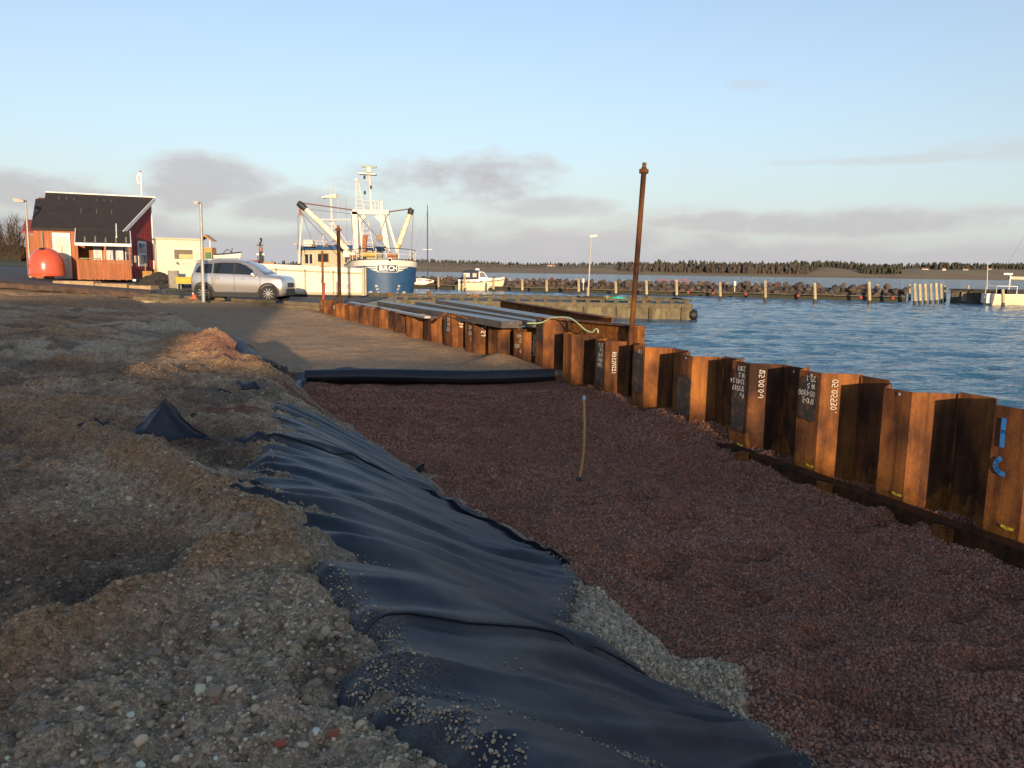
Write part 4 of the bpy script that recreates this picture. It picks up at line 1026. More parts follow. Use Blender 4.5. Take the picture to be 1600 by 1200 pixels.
    for i in range(33):
        t = i / 32; c = A.lerp(B, t) + Vector((0, .02 * math.sin(t * 5 + 1), .022 * math.sin(t * 7))); row = []
        for k in range(n):
            a = 2 * PI * k / n; q = .158 + .004 * math.sin(3 * a + t * 5) + (.012 if k < 2 else 0)
            q *= 1 - .10 * (math.sin(a) < -.6)
            row.append(c + (s1 * math.cos(a) + u1 * math.sin(a)) * q)
        rows.append(row)
    mb = MB().grid(rows, closed=True); mb.build('rolled_fabric', CLOTH, rr, smooth=60, world=True)
    e = MB()
    for q, (r0_, r1_) in enumerate(((.158, .12), (.115, .085), (.08, .06))):
        e.add([A + d * (.004 * q) + (s1 * math.cos(2 * PI * k / n) + u1 * math.sin(2 * PI * k / n)) * rr_ for rr_ in (r0_, r1_) for k in range(n)], [(k, (k + 1) % n, n + (k + 1) % n, n + k) for k in range(n)])
    e.build('roll_end', CLOTH, rr, world=True, fix=False)
    e2 = MB(); e2.add([B + (s1 * math.cos(2 * PI * k / n) + u1 * math.sin(2 * PI * k / n)) * .158 for k in range(n)], [tuple(range(n))]); e2.build('roll_end', CLOTH, rr, world=True, fix=False)
    MB().tube([A - d * .03, A + d * .2], .055, 16).build('core_tube', M('cardboard core', (.50, .36, .20), None, 8, .8), rr, smooth=True, world=True)
    # loose sheet behind and beneath the roll
    rows = []
    for i in range(30):
        t = i / 29; c = A.lerp(B, t * .98); row = []
        for j in range(7):
            s = j / 6; hgt = .12 * math.exp(-((t - .18) / .09) ** 2) * math.sin(s * PI) + .05 * math.sin(s * PI) * (1 + math.sin(t * 14))
            row.append((c.x - .06 * s, c.y + .10 + .35 * s, .43 + .12 * (1 - s) * 1.2 + hgt * .8))
        rows.append(row)
    MB().grid(rows).thing('geotextile_sheet', CLOTH, (-1.7, 16.9, .4), 'loose black sheet bunched up behind the geotextile roll', 'geotextile', smooth=60)
    rows = []
    for i in range(14):
        t = i / 13; rows.append([(-4.25 - .75 * t, 16.2 - .22 * s + .1 * t, .36 + .07 * math.sin(i * 1.7 + s * 3) * (1 - abs(s)) + .10 * (1 - s * s)) for s in np.linspace(-1, 1, 9)])
    MB().grid(rows).thing('geotextile_tail', CLOTH, (-4.6, 16.2, .33), 'crumpled tail of black fabric left of the geotextile roll', 'geotextile', smooth=60)
    # spade handle
    p = Vector(hit(905, 752, lambda X, Y: float(bed(np.array([[X]]), np.array([[Y]]))[0, 0]))); Yh = p.y
    H = [Vector(at_y(x, y, Yh + dy)) for x, y, dy in ((904, 753, 0), (908, 735, .0), (911, 715, .02), (913, 690, .04), (913.5, 660, .06), (913, 640, .07), (912.5, 624, .08))]
    rs = root('spade', p, 0, 'wooden handled spade stuck upright in the red gravel', 'spade')
    MB().tube(H, [.021, .020, .0185, .018, .0175, .017, .017], 10).build('handle', M('worn ash wood', (.56, .31, .12), (.42, .22, .08), 9, .6, stretch=(1, 1, .1)), rs, smooth=True, world=True)
    MB().tube([H[-1] + Vector((0, 0, -.01)), H[-1] + Vector((0, 0, .03)), H[-1] + Vector((0, 0, .05))], [.021, .021, .012], 10).build('grip_cap', M('pale cap', (.55, .55, .56), None, 5, .6), rs, smooth=True, world=True)
    MB().tube([H[0] + Vector((-.02, -.02, -.10)), H[0] + Vector((-.012, -.012, -.01)), H[0] + Vector((.006, .0, .07))], [.075, .05, .030], 10).build('socket_hole', M('black steel', (.015, .015, .016), None, 6, .5), rs, smooth=True, world=True)  # socket flared in black to stand for the dark hole around it too
steel()
# ------------------------------------------------------------------ quay paving, timber quay, far land on the left
ASPH = M('worn asphalt', (.075, .078, .082), (.050, .052, .055), 1.5, .85, bump=.5, bscale=60)
QL = [(-17.2, 36.0), (-6.4, 28.05)]
def quay():
    # paving as one sheet; its front edge follows the timber quay, then the broken slab edge on the left
    def row(Y):
        if Y < 36: xl = np.interp(Y, [28.05, 36.0], [-6.4, -17.2])
        elif Y < 39: xl = -17.3
        else: xl = -130
        return xl
    rows = []
    for Y in (28.3, 30, 32, 34, 35.9):
        xl = row(Y); rows.append([(xl + (-6.3 - xl) * t, Y, float(zq(xl + (-6.3 - xl) * t, Y))) for t in np.linspace(0, 1, 26)])
    mb = MB().grid(rows)
    rows = [[(x, Y, float(zq(x, Y))) for x in np.linspace(-17.3, -6.3, 26)] for Y in (35.9, 37, 38.6)]
    mb.grid(rows)
    rows = [[(x, Y, float(zq(x, Y))) for x in (-130, -90, -60, -45, -38, -32, -28, -26, -24, -22, -20, -18, -16, -15, -12, -9, -6.3)] for Y in (38.6, 40.5)]
    mb.grid(rows)
    rows = [[(x, Y, float(zq(x, Y))) for x in (-130, -90, -60, -45, -38, -32, -28, -26, -24, -22, -20, -18, -16)] for Y in (40.5, 43, 46, 50, 56.5)]
    mb.grid(rows)
    rows = [[(x, Y, float(zq(x, Y))) for x in (-130, -90, -60, -45, -38, -32, -28, -24, -20)] for Y in (56.5, 70, 90, 140)]
    mb.grid(rows)
    o = mb.build('paving', ASPH, fix=False); tag(o, kind='structure')
    conc = M('stained quay concrete', (.42, .37, .28), (.25, .21, .15), 4, .9, bump=.5, stretch=(1, 1, .3))
    # quay faces to the water
    m = MB(); m.box((-6.15, 34.4, .35), (.3, 12.4, 1.95)); m.box((-11.2, 40.65, .35), (9.8, .3, 1.95)); m.box((-15.85, 48.6, .35), (.3, 15.6, 1.95)); m.box((-19.85, 98, .6), (.3, 83, 2.0))
    o = m.build('quay_face', conc); tag(o, kind='structure')
    # broken slab edge
    sl = MB(); g2 = random.Random(9); rows = []
    for i in range(70):
        x = -46 + 28.4 * i / 69; z = float(zq(x, 39)); j1, j2 = g2.uniform(-.12, .12), g2.uniform(-.08, .08)
        yy = 38.6 - .35 * math.sin(i * .11)
        rows.append([(x, yy + .8, z + .012), (x, yy + j1 * .4, z + .02 + j2 * .1), (x, yy - .14 + j1, z - .08 + j2 * .4), (x, yy - .10 + j2, z - .30 + j1 * .5), (x, yy + .5, z - .55)])
    sl.grid(rows); o = sl.thing('asphalt_edge', M('broken asphalt edge', (.10, .060, .045), (.045, .032, .028), 3, .9, bump=1.0, bscale=14), (-28, 38.6, 1.5), 'broken dark edge of the asphalt above the soil bank', 'asphalt', smooth=35)
    # painted line
    WP = M('worn road paint', (.55, .55, .52), (.30, .30, .30), 6, .8)
    P = [(-33, 44.5), (-29.5, 43.2), (-28.6, 43.6)]; m = MB()
    rows = [[(x, y, float(zq(x, y)) + .006), (x + .05, y + .16, float(zq(x, y)) + .006)] for x, y in P]; o = m.grid(rows).build('road_marking', WP, fix=False); tag(o, kind='structure')
    # grass verge
    gm = M('winter grass', (.075, .085, .030), (.05, .045, .022), 3, .95, bump=.8)
    o = MB().grid([[(x, y, float(zq(x, y)) + .02) for x in (-75, -60, -50, -40, -33, -29.5)] for y in (62, 70, 84)]).build('grass_verge', gm, fix=False); tag(o, kind='structure')
    # timber quay
    a = np.array(QL[0]); b = np.array(QL[1]); e = (b - a) / np.linalg.norm(b - a); n = np.array([e[1], -e[0]]); Lg = np.linalg.norm(b - a)
    if n[1] > 0: n = -n
    tq = root('timber_quay', (float(a[0]), float(a[1]), .6), 0, 'weathered timber quay front between the sand bed and the silver car', 'quay')
    PALE_W = M('pale weathered plank', (.46, .40, .29), (.30, .25, .16), 5, .85, bump=.4, stretch=(1, 1, .2), vary=.22)
    OLD_W = M('old dark timber', (.22, .17, .10), (.10, .075, .045), 5, .9, bump=.5, stretch=(.3, .3, 1), vary=.2)
    def P3(s, w, z): return (a[0] + e[0] * s + n[0] * w, a[1] + e[1] * s + n[1] * w, z)
    rz = math.atan2(e[1], e[0]); g2 = random.Random(4); s = .1
    while s < Lg - .2:
        w = g2.uniform(.22, .36); zt = 1.30
        if g2.random() > .06: MB().box(P3(s + w / 2, g2.uniform(-.02, .02), .80), (w - .03, .06, zt - .42), rz).build('plank', PALE_W, tq, world=True)
        s += w
    for k in range(9):
        s = .3 + k * (Lg - .6) / 8; MB().box(P3(s, .09, .74), (.19, .14, 1.1), rz).build('post', OLD_W, tq, world=True)
    MB().box(P3(Lg / 2, .13, 1.05), (Lg, .10, .12), rz).build('waling', PALE_W, tq, world=True)
    for k in range(4):
        l = Lg / 4; MB().box(P3(l * (k + .5), .02, 1.31), (l - .04, .34, .16), rz).build('cap_timber', OLD_W, tq, world=True)
    for k in range(4):
        l = Lg / 4; MB().box(P3(l * (k + .5) + .1, -.15, 1.45), (l - .8, .24, .12), rz).build('kerb_timber', OLD_W, tq, world=True)
    # stone blocks in front of the house
    bm = M('sandy concrete block', (.40, .29, .17), (.27, .18, .10), 4, .9, bump=.6, vary=.1)
    for k, (x, w, lab) in enumerate(((-22.75, 2.1, 'left sandy concrete block below the porch'), (-20.75, 1.7, 'middle sandy concrete block below the porch'), (-19.2, 1.15, 'right sandy concrete block beside the dark rubble'))):
        z = float(zq(x, 42)); MB().box((x, 41.2 - .1 * k, z - .06), (w, .8, .45), -.03 * k).thing('concrete_block', bm, (x, 41.2, z - .15), lab, 'block', 'concrete blocks below the porch')
quay()

# ------------------------------------------------------------------ house
def house():
    z0 = 1.95; Yf, Yb = 46.0, 50.2; xl, xr = -28.1, -22.35
    r_ = root('red_house', ((xl + xr) / 2 + .38, Yf, z0), R(26), 'red and orange wooden fishing house with a steep black felt roof', 'house')
    RED = M('dark red boards', (.33, .035, .028), (.24, .026, .022), 8, .7, stretch=(1, 1, .1)); ORA = M('orange stained boards', (.34, .115, .042), (.24, .078, .028), 7, .75, stretch=(1, 1, .12), vary=.12)
    FELT = M('black roofing felt', (.030, .023, .020), (.020, .016, .014), 2, .85, bump=.3); WHT = M('white trim', (.75, .74, .70), None, 5, .6); MOSS = M('pale lichen', (.32, .30, .22), (.10, .09, .06), 14, .95)
    GL = glass('house glass', (.10, .13, .16)); DARK = M('dark interior', (.02, .016, .014), None, 4, .9)
    slope = (6.85 - 4.75) / (Yb - Yf)
    def zr(Y): return 4.75 + (Y - Yf) * slope
    r_.scale = (.77, 1, 1); SPL = 2.3; gd = Vector((SPL, Yb - Yf, 0)).normalized(); ga = math.atan2(gd.y, gd.x); gl = math.hypot(SPL, Yb - Yf); gn = Vector((gd.y, -gd.x, 0))
    def G(s, o, z): return (xr + gd.x * s + gn.x * o, Yf + gd.y * s + gn.y * o, z)
    def zrs(s): return zr(Yf + gd.y * s)
    B = lambda mb, nm, m, p=None, **k: mb.build(nm, m, p or r_, world=True, **k)
    # walls, each as boards with battens
    def boards(mb, x0, x1, y, zt0, zt1, zb, w=.14, axis='x', proud=.022):
        n = int(abs(x1 - x0) / w)
        for i in range(n):
            c = x0 + (i + .5) * (x1 - x0) / n; zt = zt0 + (zt1 - zt0) * (i + .5) / n; dp = proud * (1 if i % 2 else .35)
            if axis == 'x': mb.box((c, y - dp / 2, (zb + zt) / 2), ((x1 - x0) / n * 1.02, dp, zt - zb))
            else: mb.box((y + dp / 2, c, (zb + zt) / 2), (dp, (x1 - x0) / n * 1.02, zt - zb))
    m = MB(); ft = [(xl, Yf), (xr - .05, Yf), (xr + SPL - .05, Yb), (xl, Yb)]; m.add([(x, y, z0) for x, y in ft] + [(x, y, zr(y) - .08) for x, y in ft], [(3, 2, 1, 0), (4, 5, 6, 7), (0, 1, 5, 4), (1, 2, 6, 5), (2, 3, 7, 6), (3, 0, 4, 7)]); B(m, 'wall', M('wall core', (.16, .05, .03), None, 4, .9))
    m = MB(); n = 26
    for i in range(n):
        s_ = (i + .5) * gl / n; dp = .022 * (1 if i % 2 else .35); zt = zrs(s_) - .12; m.box(G(s_, dp / 2, (z0 + zt) / 2), (gl / n * 1.02, dp, zt - z0), ga)
    B(m, 'gable_cladding', RED)
    m = MB(); boards(m, xl, xr, Yf, zr(Yf) - .1, zr(Yf) - .1, z0, .16); B(m, 'front_cladding', ORA)
    # roofs
    def slab(x0, x1, y0, y1, th=.12, dz=0.0, sp=0.0):
        if sp:
            ft = [(x0, y0), (x1, y0), (x1 + sp, y1), (x0, y1)]; return MB().add([(x, y, zr(y) + dz) for x, y in ft] + [(x, y, zr(y) + th + dz) for x, y in ft], [(3, 2, 1, 0), (4, 5, 6, 7), (0, 1, 5, 4), (1, 2, 6, 5), (2, 3, 7, 6), (3, 0, 4, 7)])
        return MB().prism([(x0, y0, zr(y0) + dz), (x0, y1, zr(y1) + dz), (x0, y1, zr(y1) + th + dz), (x0, y0, zr(y0) + th + dz)], (x1 - x0, 0, 0))
    roof = B(slab(xl + .5, xr + .16, Yf - .15, Yb + .3, sp=SPL * 1.06), 'roof', FELT)
    B(slab(xl - .12, xl + .5, Yf - .15, Yb - .6, .12, -.02), 'roof', FELT)
    pr0, pr1, pf = -25.35, -21.75, 44.35
    proof = B(slab(pr0, pr1, pf - .1, Yf - .15, .12, -.03), 'porch_roof', FELT)
    # lichen streaks and seam battens
    g2 = random.Random(2)
    for k in range(10):
        x = xl + .9 + k * .53
        for y0, y1 in ((Yb - .55, Yb - .15), (Yb - 2.3, Yb - 1.6)):
            if g2.random() < .75:
                q = slab(x, x + .03, y0, y1 - g2.random() * .2, .135); B(q, 'seam', FELT if g2.random() < .5 else MOSS, roof)
    for k in range(5):
        x = pr0 + .55 + k * .68; q = slab(x, x + .10, pf + .05, pf + .5 + g2.random() * .3, .125, -.028); B(q, 'seam', MOSS, proof)
    q = slab(-22.7, -22.62, 45.0, 46.6, .16); B(q, 'vent_pipe', WHT, proof)
    # trim
    def trim(pts, w=.07, h=.22, nm='bargeboard'): B(MB().bar(pts[0], pts[1], w, h), nm, WHT)
    trim(((xr + .18, Yf - .2, zr(Yf - .2) + .02), (xr + .22 + SPL * 1.06, Yb + .3, zr(Yb + .3) + .02)))
    trim(((xl + .5, Yb + .33, zr(Yb + .3) + .15), (xr + .25 + SPL * 1.06, Yb + .33, zr(Yb + .3) + .15)), .05, .07)
    trim(((pr0 - .03, pf - .14, zr(pf) - .02), (pr1 + .06, pf - .14, zr(pf) - .02)), .05, .16, 'fascia')
    trim(((pr0 - .03, pf - .1, zr(pf)), (pr0 - .03, Yf - .1, zr(Yf) + .03)), .05, .14)
    trim(((pr1 + .03, pf - .1, zr(pf)), (pr1 + .03, Yf - .2, zr(Yf) - .02)), .05, .14)
    trim(((xr + .02, Yf - .02, z0), (xr + .02, Yf - .02, zr(Yf) - .1)), .1, .1, 'corner_board'); trim((G(gl, .03, z0), G(gl, .03, zr(Yb) - .1)), .09, .09, 'corner_board')
    # front door
    d = B(MB().box((-26.35, Yf - .05, z0 + 1.3), (1.15, .08, 2.6)), 'door', WHT); B(MB().box((-26.35, Yf - .10, z0 + 1.2), (.80, .05, 2.3)), 'door_leaf', M('cream door', (.66, .60, .46), None, 5, .6), d); B(MB().box((-26.05, Yf - .14, z0 + 1.1), (.12, .05, .03)), 'handle', DARK, d)
    B(MB().tube([(-27.55, Yf - .08, z0), (-27.55, Yf - .08, zr(Yf) - .1)], .05, 8), 'downpipe', M('grey pipe', (.25, .23, .20), None, 4, .6), smooth=True)
    # gable windows
    for s_, w in ((.85, .95), (2.95, 1.3)):
        f = B(MB().box(G(s_, .04, z0 + 1.55), (w, .07, 1.55), ga), 'window', WHT)
        for a_ in (-1, 1):
            for t in (-1, 1): B(MB().box(G(s_ + a_ * w * .22, .085, z0 + 1.55 + t * .35), (w * .36, .02, .58), ga), 'pane', GL, f)
    B(MB().box(G(1.85, .04, z0 + 1.2), (.22, .06, .42), ga), 'notice_box', WHT)
    # porch
    for x in (pr0 + .08, -23.45, pr1 - .08): B(MB().box((x, pf, (z0 + zr(pf)) / 2), (.13, .13, zr(pf) - z0)), 'post', ORA)
    n = 27
    for i in range(n):
        w = (pr1 - pr0 - .1) / n; x = pr0 + .05 + w * (i + .5); B(MB().box((x, pf - .08 - .02 * (i % 2), z0 + .54 + g2.uniform(-.015, .03)), (w * .93, .025, 1.12)), 'picket', ORA)
    m = MB(); boards(m, pf, Yf, pr1 - .05, 3.1, 3.1, z0, .14, 'y'); B(m, 'side_railing', ORA)
    m = MB().box((pr0 + .07, (pf + Yf) / 2, 2.9), (.06, Yf - pf, 1.9)); B(m, 'porch_side', ORA)
    for x, w in ((-24.0, .55), (-22.95, 1.25)):
        f = B(MB().box((x, Yf - .06, z0 + 1.5), (w, .08, 1.4)), 'window', WHT); B(MB().box((x, Yf - .11, z0 + 1.55), (w - .14, .03, 1.15)), 'pane', M('curtained pane', (.55, .56, .58), (.3, .32, .36), 3, .25, stretch=(6, 1, .3)), f)
    B(MB().box((-24.45, pf + .2, z0 + 1.17), (1.4, .3, .06)), 'shelf', M('greenish shelf', (.22, .21, .10), None, 5, .8))
    B(MB().tube([(-23.15, pf + .25, z0 + 1.15), (-23.12, pf + .2, z0 + 1.36), (-23.06, pf + .2, z0 + 1.40)], .018, 6), 'tap', DARK, smooth=True)
    B(MB().box((-21.62, pf - .15, z0 - .02), (.22, .14, .12)), 'foot_block', WHT)
    # small red-roofed outshot behind the left end
    B(MB().prism([(xl - .9, Yf + 1.2, 4.5), (xl - .9, Yf + 3.6, 5.3), (xl - .9, Yf + 3.6, 5.4), (xl - .9, Yf + 1.2, 4.62)], (.9, 0, 0)), 'side_roof', M('red tiles', (.30, .06, .04), None, 6, .8))
    B(MB().box((xl - .35, Yf + 2.2, 3.2), (.7, 2.0, 2.5)), 'side_wall', ORA)
house()

def street_bits():
    GREY = M('galvanised post', (.36, .36, .34), (.28, .28, .26), 4, .55, .3); LAMPM = M('lamp housing', (.40, .37, .30), None, 5, .5); LENS = M('lamp lens', (.7, .66, .5), None, 4, .3)
    def lamp(px, base_y, top_y, Y, label, w=20, flip=1, rad=.055):
        b = at_y(px[0], base_y, Y); t = at_y(px[1], top_y, Y); zb = float(zq(b[0], Y)) if Y < 50 else b[2]
        r_ = root('street_lamp', (b[0], b[1], min(zb, b[2])), 0, label, 'street lamp', 'harbour street lamps')
        MB().tube([(b[0], b[1], min(zb, b[2])), tuple(b * .65 + t * .35), tuple(t)], [rad * 1.25, rad * 1.1, rad * .8], 10).build('pole', GREY, r_, smooth=True, world=True)
        w_ = w * Y / FPX; h = w_ * .32
        MB().prism([(t[0] - flip * .05, t[1] - .14, t[2] - .02), (t[0] - flip * w_ * .5, t[1] - .14, t[2] + h * .2), (t[0] - flip * w_, t[1] - .14, t[2] + h * .35), (t[0] - flip * w_ * .97, t[1] - .14, t[2] + h), (t[0] - flip * w_ * .5, t[1] - .14, t[2] + h * .95), (t[0] - flip * .02, t[1] - .14, t[2] + h * .55)], (0, .28, 0)).build('lamp_head', LAMPM, r_, world=True)
        MB().box((t[0] - flip * w_ * .62, t[1], t[2] + h * .18), (w_ * .5, .20, .05)).build('lens', LENS, r_, world=True)
    lamp((47.5, 40), 425, 316, 45.0, 'leaning street lamp left of the orange bin', 17)
    lamp((318, 313.5), 467, 318, 31.2, 'street lamp standing in front of the rear of the silver car', 9, 1, .06)
    # its head also reaches to the right
    t = at_y(313.5, 318, 31.2)
    lamp((264, 263.8), 382, 374, 70.0, 'small street lamp showing above the white cabin', 9, 1, .05)
    lamp((466, 465.5), 412, 382, 75.0, 'small street lamp left of the trawler wheelhouse', 6, 1, .05)
    # flagpole with pennant
    b = at_y(222, 330, 52); t = at_y(219.5, 268, 52); FW = M('white flagpole', (.72, .72, .72), None, 4, .4)
    r_ = root('flagpole', (b[0], 52, float(zq(b[0], 52))), 0, 'white flagpole with a drooping red and white pennant behind the house', 'flagpole')
    MB().tube([(b[0], 52, float(zq(b[0], 52))), tuple(t)], [.075, .035], 8).build('pole', FW, r_, smooth=True, world=True)
    MB().lathe([(.0, .07), (.06, .03), (.06, -.03), (0, -.07)], 10, tuple(t)).build('knob', M('dark red', (.25, .03, .03), None, 4, .5), r_, smooth=True, world=True)
    P = [at_y(x, y, 51.95) for x, y in ((219, 268), (215, 271), (213, 277), (213.5, 283), (216, 288), (218, 291))]
    m = MB(); m.grid([[tuple(p), tuple(p + np.array([.10, .02, .03]))] for p in P]); m.build('pennant', M('pennant cloth', (.45, .18, .18), (.75, .72, .7), 3, .8), r_, world=True, fix=False)
    # bottle bank
    c_ = at_y(74, 431, 43.4); c = (c_[0], c_[1]); z = float(c_[2]); ORB = M('orange fibreglass', (.56, .090, .035), (.50, .075, .03), 3, .22, coat=.5)
    r_ = root('bottle_bank', (c[0], c[1], z), 0, 'round orange bottle bank standing left of the porch', 'recycling bin')
    prof = [(.88 * a_, .96 * b_) for a_, b_ in ((1, 0), (1.02, .06), (1, .12), (.985, .14), (.985, .55), (.97, .75), (.90, 1.0), (.775, 1.24), (.59, 1.42), (.365, 1.54), (.16, 1.58), (0, 1.59))]
    MB().lathe(prof, 48).build('body', ORB, r_, smooth=60)
    MB().lathe([(.89, .05), (.91, .08), (.89, .11)], 48).build('rim', ORB, r_, smooth=True)
    m = MB().lathe([(.0, .02), (.13, .02), (.15, 0), (.15, -.12)], 16, (0, 0, 0)); o = m.build('filling_hole', M('black rubber', (.012, .012, .012), None, 4, .7), r_, smooth=True); o.location = (.02, -.36, 1.46); o.rotation_euler = (.35, 0, 0)
    MB().tube([(.12, 0, 1.55), (.12, 0, 1.80), (.16, 0, 1.9)], .02, 6).build('lifting_hook', GREY, r_, smooth=True)
    # cabin
    CW = M('cream cabin panel', (.60, .54, .43), (.53, .47, .37), 2, .6); CT = M('cabin trim', (.48, .42, .28), None, 5, .6); z = float(zq(-19, 45))
    r_ = root('site_cabin', (-19.45, 46.0, z), R(28), 'small cream site cabin on wheels with one window', 'site cabin'); zb = .38
    MB().box((0, 0, zb + 1.15), (2.42, 2.1, 2.3)).build('wall', CW, r_)
    MB().box((0, 0, zb + 2.34), (2.54, 2.24, .10)).build('roof', CT, r_)
    f = MB().box((.18, -1.06, zb + 1.48), (1.12, .05, .66)).build('window', M('window frame', (.74, .70, .58), None, 4, .5), r_); MB().box((.18, -1.09, zb + 1.48), (.98, .03, .54)).build('pane', glass('cabin glass', (.16, .13, .09)), f); MB().box((.3, -1.108, zb + 1.36), (.72, .012, .26)).build('blind', M('yellowish blind', (.45, .42, .22), None, 5, .7), f)
    d = MB().box((-1.22, .1, zb + 1.05), (.05, .85, 1.95)).build('door', CT, r_); MB().box((-1.26, -.2, zb + 1.0), (.05, .12, .04)).build('handle', GREY, d)
    INK = M('dark blue lettering', (.03, .04, .08), None, 5, .6)
    m = MB(); strokes(m, (-.20, -1.053, zb + .95), (1, 0, 0), (0, 0, 1), (0, -1, 0), [[(0, 0), (.05, .07), (.02, .10)], [(.03, .02), (.10, .04), (.13, -.02), (.09, -.04)]], .05); m.build('logo', INK, r_, fix=False)
    m = MB(); x = .10
    for wdt in (.05, .03, 0, .045, .03, .045, .04, .03, .04):
        if wdt: strokes(m, (x, -1.053, zb + .93), (1, 0, 0), (0, 0, 1), (0, -1, 0), [[(0, 0), (wdt * .3, .055), (wdt, 0)], [(wdt * .2, .025), (wdt * .9, .028)]], .012)
        x += .058
    m.build('lettering', M('grey lettering', (.25, .24, .2), None, 5, .6), r_, fix=False)
    BLK = M('black rubber tyre', (.014, .014, .015), None, 6, .8)
    for x in (-.6, .7): MB().lathe([(.12, -.1), (.26, -.1), (.30, -.05), (.30, .05), (.26, .1), (.12, .1)], 18, (x, -.75, .28), 'Y').build('wheel', BLK, r_, smooth=True)
    MB().box((0, 0, zb - .06), (2.4, .9, .1)).build('chassis', BLK, r_)
    # things in front of the cabin
    YEL = M('yellow plastic', (.46, .35, .03), (.38, .28, .03), 4, .6)
    p = at_y(291, 443, 43.2); z = float(zq(p[0], 43.2)); r_ = root('yellow_crate', (p[0], 43.2, z), .05, 'yellow fish crate on a low steel rack before the cabin', 'crate')
    m = MB(); m.box((0, -.29, .48), (.85, .03, .34)); m.box((0, .29, .48), (.85, .03, .34)); m.box((-.41, 0, .48), (.03, .58, .34)); m.box((.41, 0, .48), (.03, .58, .34)); m.box((0, 0, .33), (.85, .6, .03)); m.build('tub', YEL, r_)
    MB().box((0, 0, .66), (.90, .66, .03)).build('rim', YEL, r_)
    m = MB(); [m.bar((x, y, 0), (x, y, .32), .04, .04) for x in (-.38, .38) for y in (-.25, .25)]; m.bar((-.38, -.25, .31), (.38, -.25, .31), .04, .03); m.bar((-.38, .25, .31), (.38, .25, .31), .04, .03); m.build('rack', GREY, r_)
    p = at_y(272, 450, 43.6); z = float(zq(p[0], 43.6)); r_ = root('board', (p[0], 43.6, z), .05, 'upright grey board wrapped in plastic before the cabin', 'board'); m = MB(); m.box((0, 0, .48), (.50, .06, .96), 0, Matrix.Rotation(.08, 3, 'X')); m.build('panel', M('grey plastic sheet', (.26, .24, .20), (.16, .15, .13), 5, .5, bump=.4), r_)
    MB().bar((-.27, -.04, .0), (-.27, .0, .98), .04, .04).build('frame', M('dark frame', (.05, .045, .04), None, 4, .7), r_); MB().bar((.27, -.04, .0), (.27, .0, .98), .04, .04).build('frame', M('dark frame', (.05, .045, .04), None, 4, .7), r_)
    p = at_y(253, 449, 43.8); z = float(zq(p[0], 43.8)); r_ = root('black_tub', (p[0], 43.8, z), 0, 'open black tub on the ground left of the upright board', 'tub')
    MB().lathe([(.0, .02), (.26, .02), (.34, .36), (.36, .36), (.28, 0), (0, 0)], 18).build('tub', BLK, r_, smooth=True); MB().lathe([(.34, .33), (.38, .35), (.34, .38)], 18).build('rim', BLK, r_, smooth=True)
    # dark rubble heap with a tracked yellow machine part
    g2 = random.Random(8); RUB = M('dark rubble', (.040, .034, .030), (.022, .02, .018), 4, .95, bump=1.0, bscale=12); cx, cy = -19.9, 44.4; z = float(zq(cx, cy)); rows = []
    for i in range(14):
        rr = 1.35 * (1 - i / 13); rows.append([(cx + rr * 1.05 * math.cos(t) * (1 + g2.uniform(-.14, .14)), cy + rr * .8 * math.sin(t) * (1 + g2.uniform(-.14, .14)), z - .05 + .85 * (1 - (rr / 1.35) ** 1.4) + g2.uniform(-.05, .06)) for t in np.linspace(0, 2 * PI, 22)[:-1]])
    MB().grid(rows, closed=True).thing('rubble_heap', RUB, (cx, cy, z), 'dark rubble heap between the house and the cabin', 'heap')
    r_ = root('dumper', (-20.1, 45.3, z), .2, 'old yellow dumper half hidden behind the dark rubble', 'dumper')
    YM = M('rusty yellow paint', (.42, .24, .03), (.2, .09, .02), 4, .7)
    MB().prism([(-.55, -.4, .45), (.35, -.4, .45), (.6, -.4, .95), (-.2, -.4, 1.1)], (0, .8, 0)).build('skip', YM, r_); MB().box((-.75, 0, .6), (.5, .6, .5)).build('engine_cover', YM, r_)
    MB().prism([(-.1, -.45, 1.12), (.55, -.45, 1.0), (.4, -.45, 1.28), (.1, -.45, 1.38)], (0, .9, 0)).build('tarpaulin', M('blue grey tarp', (.10, .13, .2), None, 5, .6), r_)
    for x in (-.7, .25): 
        for y in (-.45, .45): MB().lathe([(.1, -.09), (.27, -.09), (.3, -.05), (.3, .05), (.27, .09), (.1, .09)], 16, (x, y, .3), 'Y').build('wheel', BLK, r_, smooth=True)
    MB().bar((-.9, 0, .8), (-.9, 0, 1.3), .05, .05).build('roll_bar', YM, r_)
    # coil of wire mesh on the paving, traffic cone, white scrap
    p = on_z(277, 463, 1.42); m = MB()
    for k in range(7): m.tube([(p[0] + (.62 - .03 * k) * math.cos(t), p[1] + .35 * math.sin(t + k * .3), p[2] + .10 + .22 * abs(math.sin(t * 2.5 + k)) ) for t in np.linspace(0, 6.4, 40)], .012, 5)
    m.thing('wire_coil', M('dark wire', (.06, .06, .055), None, 5, .6), (p[0], p[1], p[2]), 'tangled coil of wire lying on the quay left of the cone', 'wire', smooth=True)
    p = on_z(304.5, 467, 1.40); r_ = root('traffic_cone', p, 0, 'small red and white traffic cone behind the street lamp', 'traffic cone')
    CO = M('cone orange', (.62, .10, .03), None, 5, .6); CWH = M('cone white', (.75, .72, .68), None, 5, .6)
    MB().box((0, 0, .02), (.34, .34, .04)).build('base', CO, r_); MB().lathe([(.14, .04), (.10, .22)], 14).build('cone_body', CO, r_, smooth=True); MB().lathe([(.105, .20), (.07, .40)], 14).build('white_band', CWH, r_, smooth=True); MB().lathe([(.07, .40), (.03, .56), (0, .57)], 14).build('cone_tip', CO, r_, smooth=True)
